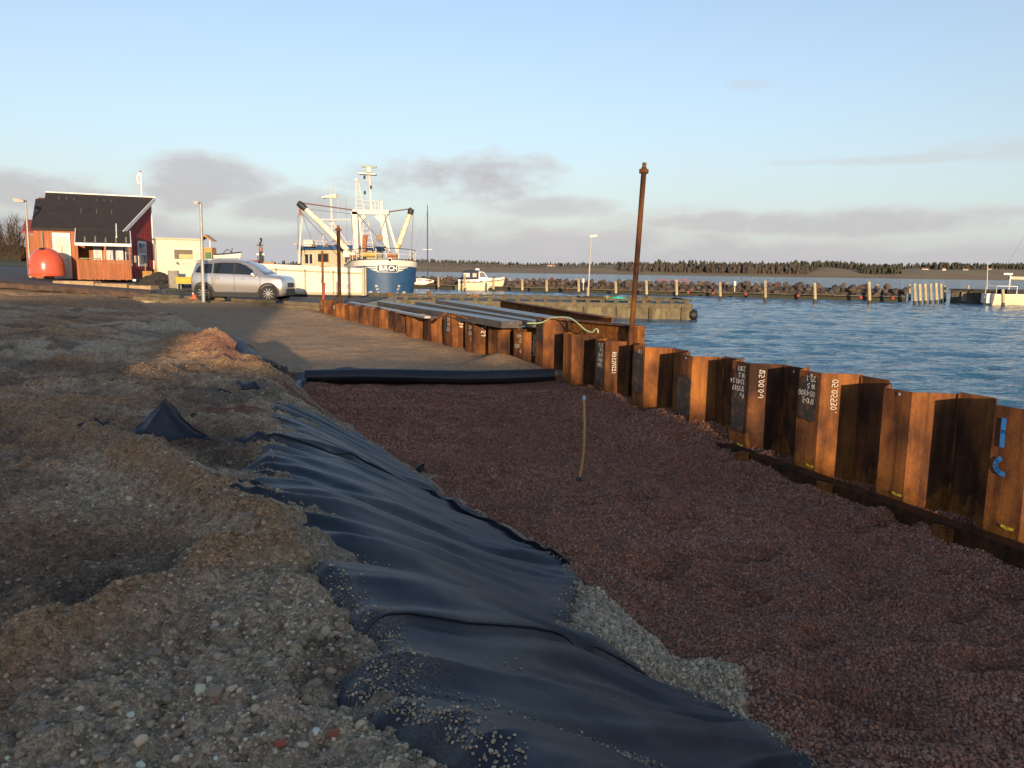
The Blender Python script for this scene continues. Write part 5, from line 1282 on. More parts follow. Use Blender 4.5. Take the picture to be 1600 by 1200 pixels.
    p = on_z(244, 453, 1.5); MB().box((p[0], p[1], p[2] + .06), (.34, .2, .12), .3).thing('polystyrene_block', CWH, p, 'small white block at the end of the broken asphalt edge', 'block')
street_bits()

# ------------------------------------------------------------------ long white panelled container behind the car
def container():
    WPN = M('white container panel', (.63, .585, .52), (.55, .505, .44), 1.5, .5); FR = M('cream steel frame', (.42, .37, .26), (.32, .27, .16), 6, .5); BLKM = M('painted shadow gap', (.02, .02, .02), None, 4, .8)
    b = on_z(567, 465, 1.37); x1 = b[0]; Y0 = b[1]; x0 = at_y(320, 411, Y0 + .4)[0]; Lg = x1 - x0
    r_ = root('container', (x1, Y0, 1.38), 0, 'long low white panelled container behind the silver car', 'container')
    def zt(x): return 1.42 + .030 * (-x)
    m = MB().prism([(0, 0, .10), (0, 0, zt(0)), (-Lg, 0, zt(-Lg)), (-Lg, 0, .10)], (0, .5, 0)); m.build('body', WPN, r_)
    n = 5; ed = [0, -1.42, -2.8, -4.2, -5.6, -7.0, -Lg]
    for i in range(len(ed) - 1):
        a, c = ed[i], ed[i + 1]; MB().prism([(a - .05, -.015, .24), (a - .05, -.015, zt(a) - .32), (c + .05, -.015, zt(c) - .32), (c + .05, -.015, .24)], (0, .03, 0)).build('panel', WPN, r_)
        MB().box((c if i < len(ed) - 2 else c + .04, -.03, (zt(c) - .1) / 2 + .05), (.055, .07, zt(c) - .35)).build('frame_post', FR, r_)
    MB().box((.03, -.02, zt(0) / 2 + .06), (.13, .14, zt(0) - .06)).build('corner_post', FR, r_); MB().box((.03, .48, zt(0) / 2 + .06), (.13, .14, zt(0) - .06)).build('corner_post', FR, r_)
    MB().bar((0.02, -.03, zt(0) - .26), (-Lg, -.03, zt(-Lg) - .26), .07, .07).build('top_rail', FR, r_); MB().bar((0.02, -.03, .17), (-Lg, -.03, .17), .07, .10).build('bottom_rail', FR, r_)
    m = MB(); m.box((-Lg / 2, .25, .045), (Lg - .2, .4, .10)); m.build('shadow_gap', BLKM, r_)  # black bar painted in for the shaded gap under the container
    INK = M('brown scrawl', (.30, .22, .12), None, 5, .8); m = MB(); strokes(m, (-.95, -.018, .26), (1, 0, 0), (0, 0, 1), (0, -1, 0), [[(.1, 0), (.15, .2), (.3, .36), (.55, .42)], [(.05, .42), (.3, .2), (.62, .02)]], .016); m.build('scrawl', INK, r_, fix=False)
    f = MB().box((-1.98, -.03, .80), (.10, .03, .28)).build('latch', FR, r_); MB().box((-1.98, -.05, .76), (.05, .03, .12)).build('handle', M('dark latch', (.08, .06, .04), None, 4, .6), f)
    # scraps lying on top
    m = MB(); m.box((-Lg + 6.2, .25, zt(-Lg + 6.2) + .06), (.9, .5, .14)); m.build('lid', FR, r_)
    for k, (x, w, h, c, lab) in enumerate(((-5.6, .95, .14, (.25, .05, .03), 'flat red box lying on the white container'), (-4.6, .5, .10, (.35, .22, .12), 'small brown box lying on the white container'))):
        q = (x1 + x, Y0 + .25, 1.38 + zt(x)); MB().box((q[0], q[1], q[2] + h / 2), (w, .5, h), .1).thing('box', M('box colour', c, None, 4, .8), q, lab, 'box')
container()
# ------------------------------------------------------------------ the silver car
def car():
    p = on_z(384, 470, 1.37); z = 1.375
    r_ = root('parked_car', (-11.05, 32.45, z), -.07, 'silver compact SUV parked side-on along the timber quay', 'car')
    m, nt, b = new_mat('silver car paint'); setc(b.inputs['Base Color'], (.60, .57, .54)); b.inputs['Metallic'].default_value = .75; b.inputs['Roughness'].default_value = .30; b.inputs['Coat Weight'].default_value = .7; b.inputs['Coat Roughness'].default_value = .05
    SIL = m; GLS = glass('car glass', (.012, .016, .020), .04); BLK = M('black car plastic', (.018, .018, .020), None, 6, .55); CHR = M('bright trim', (.7, .7, .68), None, 4, .2, .9); TYR = M('tyre rubber', (.012, .012, .013), None, 6, .75); RIM = M('alloy rim', (.62, .60, .57), None, 4, .3, .8)
    L, Wd = 4.45, .92
    # stations along the length: x, bottom, belt, roof, half width at belt, half width at roof
    st = [(-2.22, .52, .80, .90, .62, .58), (-2.16, .36, .98, 1.06, .78, .66), (-2.02, .30, 1.06, 1.24, .86, .60), (-1.80, .26, 1.09, 1.48, .90, .60), (-1.45, .24, 1.09, 1.585, .92, .62), (-.9, .23, 1.075, 1.625, .92, .635), (-.3, .22, 1.06, 1.63, .92, .64),
          (.15, .22, 1.04, 1.60, .92, .63), (.55, .22, 1.02, 1.48, .92, .62), (.86, .22, 1.01, 1.29, .92, .66), (1.12, .22, 1.00, 1.09, .915, .74), (1.45, .23, .98, 1.055, .905, .74), (1.80, .25, .94, 1.02, .89, .70), (2.03, .28, .88, .97, .85, .64), (2.16, .34, .78, .88, .78, .58), (2.22, .42, .62, .70, .68, .50)]
    rows = []
    for x, zb, zbelt, zr_, wb, wr in st:
        mid = (zb + zbelt) * .55
        half = [(0, zb), (wb * .86, zb), (wb * .97, zb + .10), (wb * 1.0, mid), (wb * .985, zbelt - .05), (wb * .95, zbelt), (wr + (wb - wr) * .10, zr_ - .05 if zr_ - zbelt > .2 else zr_ - .01), (wr * .85, zr_), (0, zr_ + .012)]
        ring = [(x, y, zz) for y, zz in half] + [(x, -y, zz) for y, zz in half[-2:0:-1]]
        rows.append(ring)
    mb = MB().grid(rows, closed=True); n = len(rows[0]); mb.add([], []); mb.f.append(tuple(range(n))); mb.f.append(tuple((len(rows) - 1) * n + k for k in range(n)))
    body = mb.build('body', SIL, r_, smooth=50)
    # side glass on both flanks
    def flank(x, zz, out=.012):
        xs = [s[0] for s in st]; zbelt = np.interp(x, xs, [s[2] for s in st]); zr_ = np.interp(x, xs, [s[3] for s in st]) - .05; wb = np.interp(x, xs, [s[4] for s in st]) * .95; wr = np.interp(x, xs, [s[5] for s in st]); top = wr + (np.interp(x, xs, [s[4] for s in st]) - wr) * .10
        t = np.clip((zz - zbelt) / max(zr_ - zbelt, .05), 0, 1); return wb + (top - wb) * t + out
    for sgn in (-1, 1):
        for nm, poly in (('window', [(-1.72, 1.14), (-1.48, 1.115), (-1.02, 1.105), (-1.02, 1.47), (-1.35, 1.45), (-1.55, 1.38)]), ('window', [(-.96, 1.105), (-.12, 1.085), (-.12, 1.51), (-.5, 1.515), (-.96, 1.485)]), ('window', [(-.04, 1.085), (.62, 1.065), (.85, 1.075), (.66, 1.22), (.36, 1.40), (.10, 1.495), (-.04, 1.505)])):
            pts = [(x, sgn * flank(x, zz), zz) for x, zz in poly]; q = MB(); q.add(pts, [tuple(range(len(pts)))]); q.build(nm, GLS, r_, fix=False)
        # chrome line along the roof and the black pillar strip
        q = MB(); q.tube([(x, sgn * flank(x, zz, .016), zz) for x, zz in ((-1.75, 1.20), (-1.5, 1.44), (-.96, 1.52), (-.4, 1.55), (.1, 1.525), (.45, 1.38), (.92, 1.07))], .013, 5); q.build('window_trim', CHR, r_, smooth=True)
        q = MB(); q.add([(x, sgn * flank(x, zz, .017), zz) for x, zz in ((-.13, 1.08), (-.04, 1.08), (-.04, 1.51), (-.13, 1.515))], [(0, 1, 2, 3)]); q.build('pillar', BLK, r_, fix=False)
        # doors: seams and handles
        for x0 in (-.99, -.08, .98): q = MB(); q.tube([(x0, sgn * .925, .36), (x0 + .01, sgn * .935, .6), (x0, sgn * .92, .95), (x0, sgn * (flank(x0, 1.05) - .005), 1.06)], .006, 4); q.build('door_seam', BLK, r_)
        for x0 in (-.72, .30): MB().box((x0, sgn * .925, .915), (.22, .03, .035)).build('door_handle', SIL, r_)
        # sill, arches
        MB().bar((-1.0, sgn * .885, .30), (.95, sgn * .885, .30), .08, .20).build('sill', BLK, r_); MB().bar((-.85, sgn * .932, .40), (.82, sgn * .932, .40), .015, .03).build('sill_trim', CHR, r_)
        for cx in (-1.36, 1.315):
            q = MB(); A = [(cx + .44 * math.cos(t), .34 + .44 * math.sin(t)) for t in np.linspace(-.25, PI + .25, 20)]; I = [(cx + .365 * math.cos(t), .34 + .365 * math.sin(t)) for t in np.linspace(-.25, PI + .25, 20)]
            w_ = .925
            q.grid([[(x, sgn * (w_ - .05), zz), (x, sgn * (w_ + .012), zz), (xi, sgn * (w_ + .012), zi), (xi, sgn * (w_ - .25), zi)] for (x, zz), (xi, zi) in zip(A, I)]); q.build('wheel_arch', BLK, r_, smooth=40)
            q = MB(); q.add([(cx, sgn * (w_ - .02), .34)] + [(xi, sgn * (w_ - .02), zi) for xi, zi in I], [(0, k + 1, k + 2) for k in range(len(I) - 1)]); q.build('arch_liner', BLK, r_, fix=False)
            wl = MB().lathe([(.20, -.10), (.315, -.10), (.342, -.06), (.342, .06), (.315, .10), (.235, .105), (.235, .06)], 28, (cx, sgn * .85, .345), 'Y').build('wheel', TYR, r_, smooth=35)
            q = MB(); q.lathe([(.238, .03), (.238, .085), (.215, .09), (.205, .03)], 28, (cx, sgn * .855, .345), 'Y'); yy = sgn * .945
            for k in range(10):
                t = 2 * PI * k / 10; w1 = .012 + .010 * (k % 2)
                c1 = Vector((cx + .045 * math.cos(t), yy, .345 + .045 * math.sin(t))); c2 = Vector((cx + .215 * math.cos(t), yy - sgn * .008, .345 + .215 * math.sin(t))); q.bar(c1, c2, .03, .034 + .012 * (k % 2), (0, 1, 0))
            q.lathe([(0, .02), (.05, .02), (.06, -.02)], 14, (cx, yy - sgn * .012, .345), 'Y'); q.build('rim', RIM, wl, smooth=35)
            MB().lathe([(0, 0), (.20, 0)], 24, (cx, sgn * .90, .345), 'Y').build('brake_shadow', BLK, wl)
        # mirrors
        mr_ = MB().lathe([(0, -.12), (.06, -.10), (.085, 0), (.06, .10), (0, .12)], 12, (.72, sgn * 1.0, 1.08), 'Y').build('mirror', SIL, r_, smooth=True); MB().bar((.74, sgn * .88, 1.04), (.72, sgn * .98, 1.05), .05, .04).build('stalk', BLK, mr_)
        # lamps
        MB().prism([(1.86, sgn * .80, .80), (2.12, sgn * .66, .70), (2.10, sgn * .66, .80), (1.78, sgn * .83, .90)], (.05, sgn * .06, .02)).build('headlight', M('headlight glass', (.75, .75, .72), None, 4, .1), r_)
        MB().prism([(-2.17, sgn * .60, .93), (-1.92, sgn * .86, .95), (-1.92, sgn * .86, 1.06), (-2.13, sgn * .60, 1.04)], (-.03, sgn * .03, 0)).build('tail_light', M('dark red lamp', (.16, .01, .012), None, 4, .15), r_)
        MB().box((-2.14, sgn * .66, .48), (.10, .16, .05)).build('reflector', M('red reflector', (.7, .03, .02), None, 4, .2), r_)
        MB().bar((-1.45, sgn * .56, 1.63), (.0, sgn * .575, 1.675), .03, .03).build('roof_rail', CHR, r_)
    # bumpers, grille, screens
    MB().prism([(-2.25, -.70, .34), (-2.25, .70, .34), (-1.95, .86, .34), (-1.95, -.86, .34)], (0, 0, .30)).build('rear_bumper', BLK, r_); MB().prism([(2.25, -.52, .30), (2.25, .52, .30), (2.02, .80, .30), (2.02, -.80, .30)], (0, 0, .24)).build('front_bumper', BLK, r_)
    MB().prism([(2.235, -.38, .60), (2.235, .38, .60), (2.19, .40, .78), (2.19, -.40, .78)], (.02, 0, 0)).build('grille', BLK, r_)
    q = MB(); q.add([(.30, -.54, 1.575), (.30, .54, 1.575), (1.14, .70, 1.115), (1.14, -.70, 1.115)], [(0, 1, 2, 3)]); q.build('windscreen', GLS, r_, fix=False)
    q = MB(); q.add([(-1.82, -.52, 1.50), (-1.82, .52, 1.50), (-2.09, .60, 1.12), (-2.09, -.60, 1.12)], [(0, 1, 2, 3)]); q.build('rear_window', GLS, r_, fix=False)
    MB().prism([(-1.92, -.56, 1.53), (-1.5, -.58, 1.60), (-1.5, .58, 1.60), (-1.92, .56, 1.53)], (0, 0, .035)).build('spoiler', SIL, r_)
    MB().box((-2.27, 0, .78), (.02, .5, .11)).build('number_plate', M('plate', (.7, .7, .68), None, 4, .4), r_)
    for o in [c for c in r_.children] + [g for c in r_.children for g in c.children]:
        me = o.data; co = np.zeros(len(me.vertices) * 3, np.float32); me.vertices.foreach_get('co', co); co = co.reshape(-1, 3)
        ax_ = np.abs(co[:, 0]); co[:, 0] = np.sign(co[:, 0]) * np.where(ax_ > 1.72, 1.72 + (ax_ - 1.72) * .45, ax_); co[:, 1] *= .9; co[:, 2] = np.where(co[:, 2] > .75, .75 + (co[:, 2] - .75) * 1.06, co[:, 2])
        me.vertices.foreach_set('co', co.reshape(-1)); me.update()
car()

# ------------------------------------------------------------------ trawler
def text_mesh(txt, size, mat, name, parent, loc, rx, rz, extrude=.004, shear=0.0):
    cu = bpy.data.curves.new(name, 'FONT'); cu.body = txt; cu.size = size; cu.extrude = extrude; cu.offset = size * .028; cu.align_x = 'CENTER'; cu.align_y = 'CENTER'; cu.shear = shear
    t = bpy.data.objects.new(name + '_curve', cu); COL.objects.link(t); dg = bpy.context.evaluated_depsgraph_get(); me = bpy.data.meshes.new_from_object(t.evaluated_get(dg)); bpy.data.objects.remove(t)
    me.materials.clear(); me.materials.append(mat); o = bpy.data.objects.new(name, me); link(o, parent); o.location = loc; o.rotation_euler = (rx, 0, rz); return o
def trawler():
    Yb = 57.6; bow = at_y(606, 440, Yb); hd = R(17)           # heading: bow points right of the camera
    r_ = root('trawler', (bow[0], Yb, WZ), 0, 'blue and white fishing trawler with the name BACH on its bow', 'trawler')
    ax = Vector((-math.sin(hd), math.cos(hd), 0)); sd_ = Vector((math.cos(hd), math.sin(hd), 0))     # ax runs aft, sd_ to the right of the picture
    def P(a, s, z): return tuple(ax * a + sd_ * s + Vector((0, 0, z)))
    BLU = M('blue hull paint', (.017, .070, .17), (.012, .05, .125), 2.5, .55); WHT = M('white ship paint', (.64, .61, .54), (.56, .52, .45), 3, .45); CRM = M('cream ship paint', (.62, .55, .39), (.52, .44, .28), 3, .5); BLK = M('black ship fitting', (.02, .02, .022), None, 4, .6); ROOFB = M('blue roof', (.03, .10, .26), None, 4, .5)
    RSTY = M('stained white boom', (.72, .66, .50), (.40, .24, .08), 2.5, .5, lo=.30, hi=.5); RS = M('brown warp rope', (.17, .085, .06), None, 8, .8); WIRE = M('grey wire', (.16, .15, .14), None, 5, .5); GL = glass('ship glass', (.03, .035, .045)); ORG = M('orange rusty gear', (.36, .13, .05), (.2, .07, .03), 5, .7); YEL = M('yellow net', (.55, .42, .10), (.3, .2, .05), 14, .9)
    # hull: bluff bow, sections aft
    def half(a, z):
        # half breadth at distance a aft of the stem and height z
        B = 2.55; full = B * (1 - math.exp(-max(a, 0) / .62)) ** .72
        fl = .80 + .20 * np.clip(z / 3.3, 0, 1) ** .8
        return full * fl
    stn = [0.0, .05, .15, .32, .6, 1.0, 1.6, 2.6, 4.2, 7, 11, 15.5]
    def sheer(a): return 3.62 - .16 * min(a, 4) * .55 - .05 * max(a - 4, 0) * .5
    def rake(z): return -.10 * (max(z, 0) / 3.6) ** 1.5 * 1.2
    def strip(z0f, z1f, mat, nm, out=0.0, nz=8):
        rows = []
        order = [(-1, a) for a in stn[::-1]] + [(1, a) for a in stn[1:]]
        for sg, a in order:
            z0 = z0f(a); z1 = z1f(a); row = []
            for k in range(nz + 1):
                z = z0 + (z1 - z0) * k / nz; row.append(P(a + rake(z) - out * .3, sg * (half(a, z) + out), z))
            rows.append(row)
        return MB().grid(rows).build(nm, mat, r_, smooth=50)
    hull = strip(lambda a: -.6, lambda a: sheer(a) - .42, BLU, 'hull')
    strip(lambda a: sheer(a) - .44, lambda a: sheer(a), WHT, 'bulwark', .012, 4)
    strip(lambda a: sheer(a) - .02, lambda a: sheer(a) + .04, BLK, 'capping_rail', .03, 1)
    # deck and stern
    m = MB(); rows = [[P(a, -half(a, 3) * .97, sheer(a) - .5), P(a, half(a, 3) * .97, sheer(a) - .5)] for a in stn[1:]]; m.grid(rows).build('deck', M('grey deck', (.16, .18, .17), None, 4, .8), r_)
    m = MB(); a = 15.5; m.add([P(a, -half(a, -.6), -.6), P(a, half(a, -.6), -.6), P(a, half(a, 3), sheer(a)), P(a, -half(a, 3), sheer(a))], [(0, 1, 2, 3)]); m.build('transom', BLU, r_)
    # name board and the white stripes either side of it
    def skin(s, z, out=.02):
        # point on the bow at sideways s (sign kept)
        lo, hi = 0, 15
        for _ in range(40):
            mid = (lo + hi) / 2
            if half(mid, z) < abs(s): lo = mid
            else: hi = mid
        return Vector(P(hi + rake(z), s, z)) - ax * out
    def band(pts, mat, nm, h, par=None, seg=10):
        m = MB(); rows = []
        for i in range(len(pts) - 1):
            for t in np.linspace(0, 1, seg + 1)[(1 if i else 0):]:
                s = pts[i][0] * (1 - t) + pts[i + 1][0] * t; z = pts[i][1] * (1 - t) + pts[i + 1][1] * t; hh = pts[i][2] * (1 - t) + pts[i + 1][2] * t
                rows.append([tuple(skin(s, z - hh / 2, .03)), tuple(skin(s, z + hh / 2, .03))])
        return m.grid(rows).build(nm, mat, par or r_, fix=False)
    zc = 2.98
    NAVY = M('navy name board', (.018, .045, .11), None, 4, .4)
    for k, (z, l) in enumerate(((zc + .19, 1.95), (zc + .02, 1.55), (zc - .15, 1.2))):
        for sg in (-1, 1): band([(sg * .72, z, .11), (sg * (l * .8), z + .02, .10), (sg * l, z + .06, .015)], WHT, 'stripe', .1, hull)
    band([(-.84, zc, .34), (-.74, zc, .56), (.74, zc, .56), (.84, zc, .34)], WHT, 'name_border', .5, hull, 8)
    m = MB(); rows = []
    for s in np.linspace(-.76, .76, 16): rows.append([tuple(skin(s, zc - (.245 if abs(s) < .7 else .14), .045)), tuple(skin(s, zc + (.245 if abs(s) < .7 else .14), .045))])
    nb = m.grid(rows).build('name_board', NAVY, hull, fix=False)
    for ch, s in (('B', -.50), ('A', -.18), ('C', .20), ('H', .53)):
        q = skin(s, zc, .07); tz = hd + R(s * 26); text_mesh(ch, .47, M('white letters', (.8, .78, .74), None, 4, .5), 'lettering', hull, q, R(90), tz, .004)
    # draught marks and roundels low on the bow
    for sg in (-1, 1):
        for k, (s, z) in enumerate(((.82, 1.70), (.75, 1.45), (.69, 1.20), (.64, .95))):
            q = skin(sg * s, z, .03); text_mesh(('20', '18', '16', '14')[k], .20, WHT, 'draught_mark', hull, q, R(90), hd + R(sg * s * 26), .003)
        s = 1.22; z = 1.18; m = MB(); m.add([tuple(skin(sg * s + .13 * math.cos(t), z + .14 * math.sin(t), .03)) for t in np.linspace(0, 2 * PI, 19)[:-1]], [tuple(range(18))]); m.build('roundel', WHT, hull, fix=False)
        m = MB(); m.add([tuple(skin(sg * s + .05 * math.cos(t), z + .09 * math.sin(t), .035)) for t in np.linspace(0, 2 * PI, 13)[:-1]], [tuple(range(12))]); m.build('roundel_mark', BLU, hull, fix=False)
    m = MB(); m.add([tuple(skin(s, z, .032)) for s, z in ((-.55, 1.10), (-.3, 1.06), (-.05, 1.08), (.18, 1.15), (-.05, 1.17), (-.3, 1.15))], [tuple(range(6))]); m.build('scrape', M('bare scraped patch', (.6, .55, .48), (.4, .3, .25), 9, .7), hull, fix=False)
    # fairlead on the stem
    MB().lathe([(.10, -.03), (.16, -.03), (.16, .03), (.10, .03), (.10, -.03)], 16, P(-.12, .15, sheer(0) - .02), 'Y').build('fairlead', WHT, r_, smooth=True)
    # bow railing
    for sg in (-1, 1):
        top = []
        for a in (.0, .05, .15, .32, .6, 1.0, 1.6, 2.6, 4.0):
            q = (a + .05, sg * half(a, 3.5) * .97, sheer(a)); top.append(P(q[0], q[1], q[2] + .82))
            if a not in (.05, .32): MB().tube([P(q[0], q[1], q[2]), P(q[0], q[1], q[2] + .82)], .028, 6).build('railing_post', WHT, r_, smooth=True)
        MB().tube(top, .03, 6).build('top_rail', BLK, r_, smooth=True)
        MB().tube([(x, y, z - .40) for x, y, z in top], .018, 5).build('mid_rail', WHT, r_, smooth=True)
    # gear: helper that takes picture points at a distance aft
    def V(px, py, aft=2.6):
        Y = Yb + aft; q = at_y(px, py, Y); return Vector(q) - Vector((bow[0], Yb, WZ))
    def tb(pts, rad, mat, nm, n=8, par=None): return MB().tube(pts, rad, n).build(nm, mat, par or r_, smooth=True)
    A = 2.8
    # portal
    g_ = MB(); 
    for x0, x1 in (((553.5, 331), (557, 398)), ((606, 333), (621, 398))): pass
    leg1 = MB().bar(V(555, 331, A), V(557, 402, A), .40, .5, (0, 1, 0)).build('gantry_leg', WHT, r_)
    MB().bar(V(562, 338, A), V(567, 402, A), .13, .14, (0, 1, 0)).build('gantry_strut', WHT, r_)
    leg2 = MB().bar(V(597, 335, A), V(608, 402, A), .38, .5, (0, 1, 0)).build('gantry_leg', WHT, r_)
    MB().bar(V(604, 334, A), V(623, 402, A), .16, .16, (0, 1, 0)).build('gantry_strut', WHT, r_)
    MB().bar(V(550, 331.5, A), V(608, 332, A), .5, .34, (0, 0, 1)).build('gantry_beam', WHT, r_)
    for (a0, b0) in (((562, 345), (571, 337)), ((597, 346), (588, 337))): MB().bar(V(*a0, A), V(*b0, A), .3, .25, (0, 1, 0)).build('gantry_knee', WHT, r_)
    # ladders
    def ladder(pts1, pts2, n, aft, nm='ladder'):
        m = MB(); a1, b1 = V(*pts1[0], aft), V(*pts1[1], aft); a2, b2 = V(*pts2[0], aft), V(*pts2[1], aft); m.tube([a1, b1], .045, 6); m.tube([a2, b2], .045, 6)
        for k in range(n): t = (k + .5) / n; m.tube([a1.lerp(b1, t), a2.lerp(b2, t)], .03, 5)
        return m.build(nm, WHT, r_, smooth=True)
    ladder(((556, 328), (556, 281)), ((569, 328), (559, 281)), 7, A); ladder(((565, 390), (568, 346)), ((584, 390), (575, 346)), 6, A + .6)
    MB().bar(V(555.5, 282, A), V(560, 280.5, A), .3, .2).build('mast_head', WHT, r_)
    # mast with radar
    mast = tb([V(581, 329, A), V(579.5, 318, A), V(577, 273, A)], [.22, .12, .09], WHT, 'mast', 10)
    MB().bar(V(561, 271.5, A), V(588, 273, A), .7, .09).build('radar_platform', WHT, mast)
    MB().lathe([(.0, -.25), (.22, -.2), (.26, .05), (.18, .2), (0, .22)], 14, tuple(V(576.5, 265.5, A))).build('radar_motor', WHT, mast, smooth=True)
    MB().bar(V(564.5, 259.5, A), V(588, 261, A), .22, .16).build('radar_scanner', M('grey green scanner', (.26, .33, .32), None, 4, .5), mast)
    for x, y in ((569.5, 277), (579.5, 292.5), (570, 301)): MB().lathe([(0, -.14), (.08, -.11), (.08, .11), (0, .14)], 8, tuple(V(x, y, A - .1))).build('deck_lamp', BLK, mast, smooth=True)
    for y0 in (281, 304): tb([V(570, y0, A), V(577.5, y0 + 1.5, A)], .025, WHT, 'lamp_bracket', 5, mast)
    # platform rail on the beam
    for y in (313, 320): tb([V(566, y, A), V(598, y + 2, A)], .028, WHT, 'top_rail', 5)
    for x in (586, 591, 597.5): tb([V(x, 329, A), V(x, 313.5, A)], .03, WHT, 'railing_post', 5)
    MB().bar(V(597, 329, A), V(597, 315, A), .2, .2, (0, 1, 0)).build('winch_box', WHT, r_)
    # booms
    b1 = tb([V(543, 391, A), V(510, 357, A - .3), V(478, 327, A - .5)], [.22, .24, .19], RSTY, 'boom', 12); tb([V(478, 327, A - .5), V(471, 321, A - .5), V(466, 317, A - .5)], [.21, .26, .22], BLK, 'boom_end', 10, b1); MB().box(V(468.5, 331, A - .5), (.14, .14, .5)).build('hook', ORG, b1)
    b2 = tb([V(621, 388, A), V(631, 360, A - .2), V(640.5, 334, A - .4)], [.21, .21, .17], RSTY, 'boom', 12); tb([V(640.5, 335, A - .4), V(642, 329, A - .4), V(644, 326, A - .4)], [.2, .24, .18], BLK, 'boom_end', 10, b2)
    for p_, q_, rad, mt in (((471, 317), (550, 328), .05, RS), ((608, 331), (643, 326), .05, RS), ((482, 327), (548, 334), .02, WIRE), ((469, 330), (524, 389), .028, WIRE), ((470, 330), (487, 374), .022, WIRE), ((646, 330), (642, 402), .03, WIRE), ((556, 330), (611, 396), .028, WIRE), ((606, 334), (584, 388), .028, WIRE), ((549, 336), (553, 386), .022, WIRE), ((501, 343), (548, 343), .05, WHT), ((517, 343), (545, 383), .03, WHT), ((465.5, 336), (466, 385), .03, WIRE), ((541, 309), (542, 384), .012, WIRE), ((606, 396), (588, 372), .022, WIRE)):
        tb([V(*p_, A - .4), V(*q_, A - .4)], rad, mt, 'stay', 5)
    m = MB().lathe([(.1, -.12), (.24, -.1), (.24, .1), (.1, .12)], 14, tuple(V(593, 371.5, A - .6)), 'Y'); pb = m.build('pulley_block', M('brown block', (.26, .19, .11), None, 5, .7), r_, smooth=True); tb([V(588, 377, A - .6) + Vector((.25 * math.cos(t), 0, .25 * math.sin(t) - .1)) for t in np.linspace(0, 6, 20)], .02, WIRE, 'wire_loop', 5, pb)
    # second mast
    m2 = tb([V(519, 366, A + 6), V(517, 308, A + 6)], [.09, .07], WHT, 'aft_mast', 8); MB().bar(V(504, 309, A + 6), V(526, 304.5, A + 6), .5, .14).build('radar_scanner', WHT, m2); MB().box(V(518, 307.5, A + 6), (.9, .3, .22)).build('radar_motor', CRM, m2)
    tb([V(513, 362, A + 6), V(517, 342, A + 6)], .04, WHT, 'mast_leg', 5, m2); tb([V(525, 362, A + 6), V(518, 342, A + 6)], .04, WHT, 'mast_leg', 5, m2)
    for x, y0, y1 in ((507.5, 303, 290), (516, 303, 283), (523, 303, 288), (528, 312, 364)): tb([V(x, y0, A + 6), V(x, y1, A + 6)], .015, WHT, 'aerial', 4, m2)
    tb([V(467, 412, A + 4), V(469, 372, A + 4), V(473, 336, A + 4)], [.09, .08, .05], WHT, 'stern_mast', 6)
    # wheelhouse
    a0, a1 = V(470, 392, 8.2), V(545, 392, 5.2)
    wd = (a1 - a0); wd.z = 0; ln = wd.length; wdn = wd.normalized(); back = Vector((-wdn.y, wdn.x, 0)); zt = V(500, 390, 7).z; zb_ = 2.4
    def WH(s, d_, z): return tuple(a0 + wdn * s + back * d_ + Vector((0, 0, z - a0.z)))
    m = MB(); m.prism([WH(0, 0, zb_), WH(ln, 0, zb_), WH(ln, 4.0, zb_), WH(0, 4.0, zb_)], (0, 0, zt - zb_)); wh = m.build('wheelhouse', CRM, r_)
    m = MB(); m.prism([WH(-.12, -.25, zt), WH(ln + .1, -.25, zt), WH(ln + .1, 4.2, zt), WH(-.12, 4.2, zt)], (0, 0, .34)); m.build('wheelhouse_roof', ROOFB, r_)
    for s, w, z, h in ((.75, .36, zt - .75, .75), (1.25, .30, zt - .75, .75), (2.30, .42, zt - .65, .55), (2.95, .48, zt - .65, .60)):
        q = Vector(WH(s, -.02, z)); f = MB().box(q, (w + .10, .06, h + .10), math.atan2(wdn.y, wdn.x)).build('window', WHT if s < 2 else M('brown frame', (.2, .11, .06), None, 4, .6), r_); MB().box(Vector(WH(s, -.06, z)), (w, .03, h), math.atan2(wdn.y, wdn.x)).build('pane', GL, f)
    MB().box(Vector(WH(.2, -.05, zb_ + .35)), (.35, .2, .5)).build('yellow_box', M('yellow locker', (.6, .42, .04), None, 4, .6), r_)
    for p_, q_ in (((472, 376), (548, 378)), ((472, 381), (548, 382))): tb([V(*p_, 6), V(*q_, 6)], .02, WHT, 'roof_rail', 5)
    for x in (472, 482, 494, 506, 520, 534, 547): tb([V(x, 386, 6), V(x, 376, 6)], .02, WHT, 'railing_post', 5)
    MB().box(V(483, 380, 6.5), (.75, .6, .5)).build('life_raft', WHT, r_); MB().box(V(511, 383, 6.2), (.35, .3, .25)).build('horn_box', M('brown box', (.2, .12, .06), None, 4, .7), r_); MB().box(V(490, 383, 6.2), (.25, .3, .22)).build('horn_box', M('brown box', (.2, .12, .06), None, 4, .7), r_)
    tb([V(504, 378, 6), V(506, 366, 6)], .06, WHT, 'searchlight', 6); 
    # deck gear behind the rail: winch, yellow nets, orange frames
    MB().bar(V(568, 396, A), V(571, 367, A), .3, .3, (0, 1, 0)).build('net_drum_frame', ORG, r_); MB().lathe([(.2, -.6), (.34, -.6), (.34, -.5), (.2, -.5), (.2, .5), (.34, .5), (.34, .6), (.2, .6)], 16, tuple(V(577, 398, 1.8)), 'X').build('net_drum', YEL, r_, smooth=30)
    MB().box(V(547, 397, 2.2), (.9, .6, .45)).build('hatch', WHT, r_); MB().box(V(552, 401, 1.9), (.5, .4, .25)).build('gear_box', ORG, r_); MB().box(V(613, 400, 1.8), (.7, .5, .35)).build('gear_box', ORG, r_); MB().box(V(594, 398, 2.0), (.35, .4, .5)).build('winch', M('grey winch', (.2, .2, .2), None, 4, .6), r_)
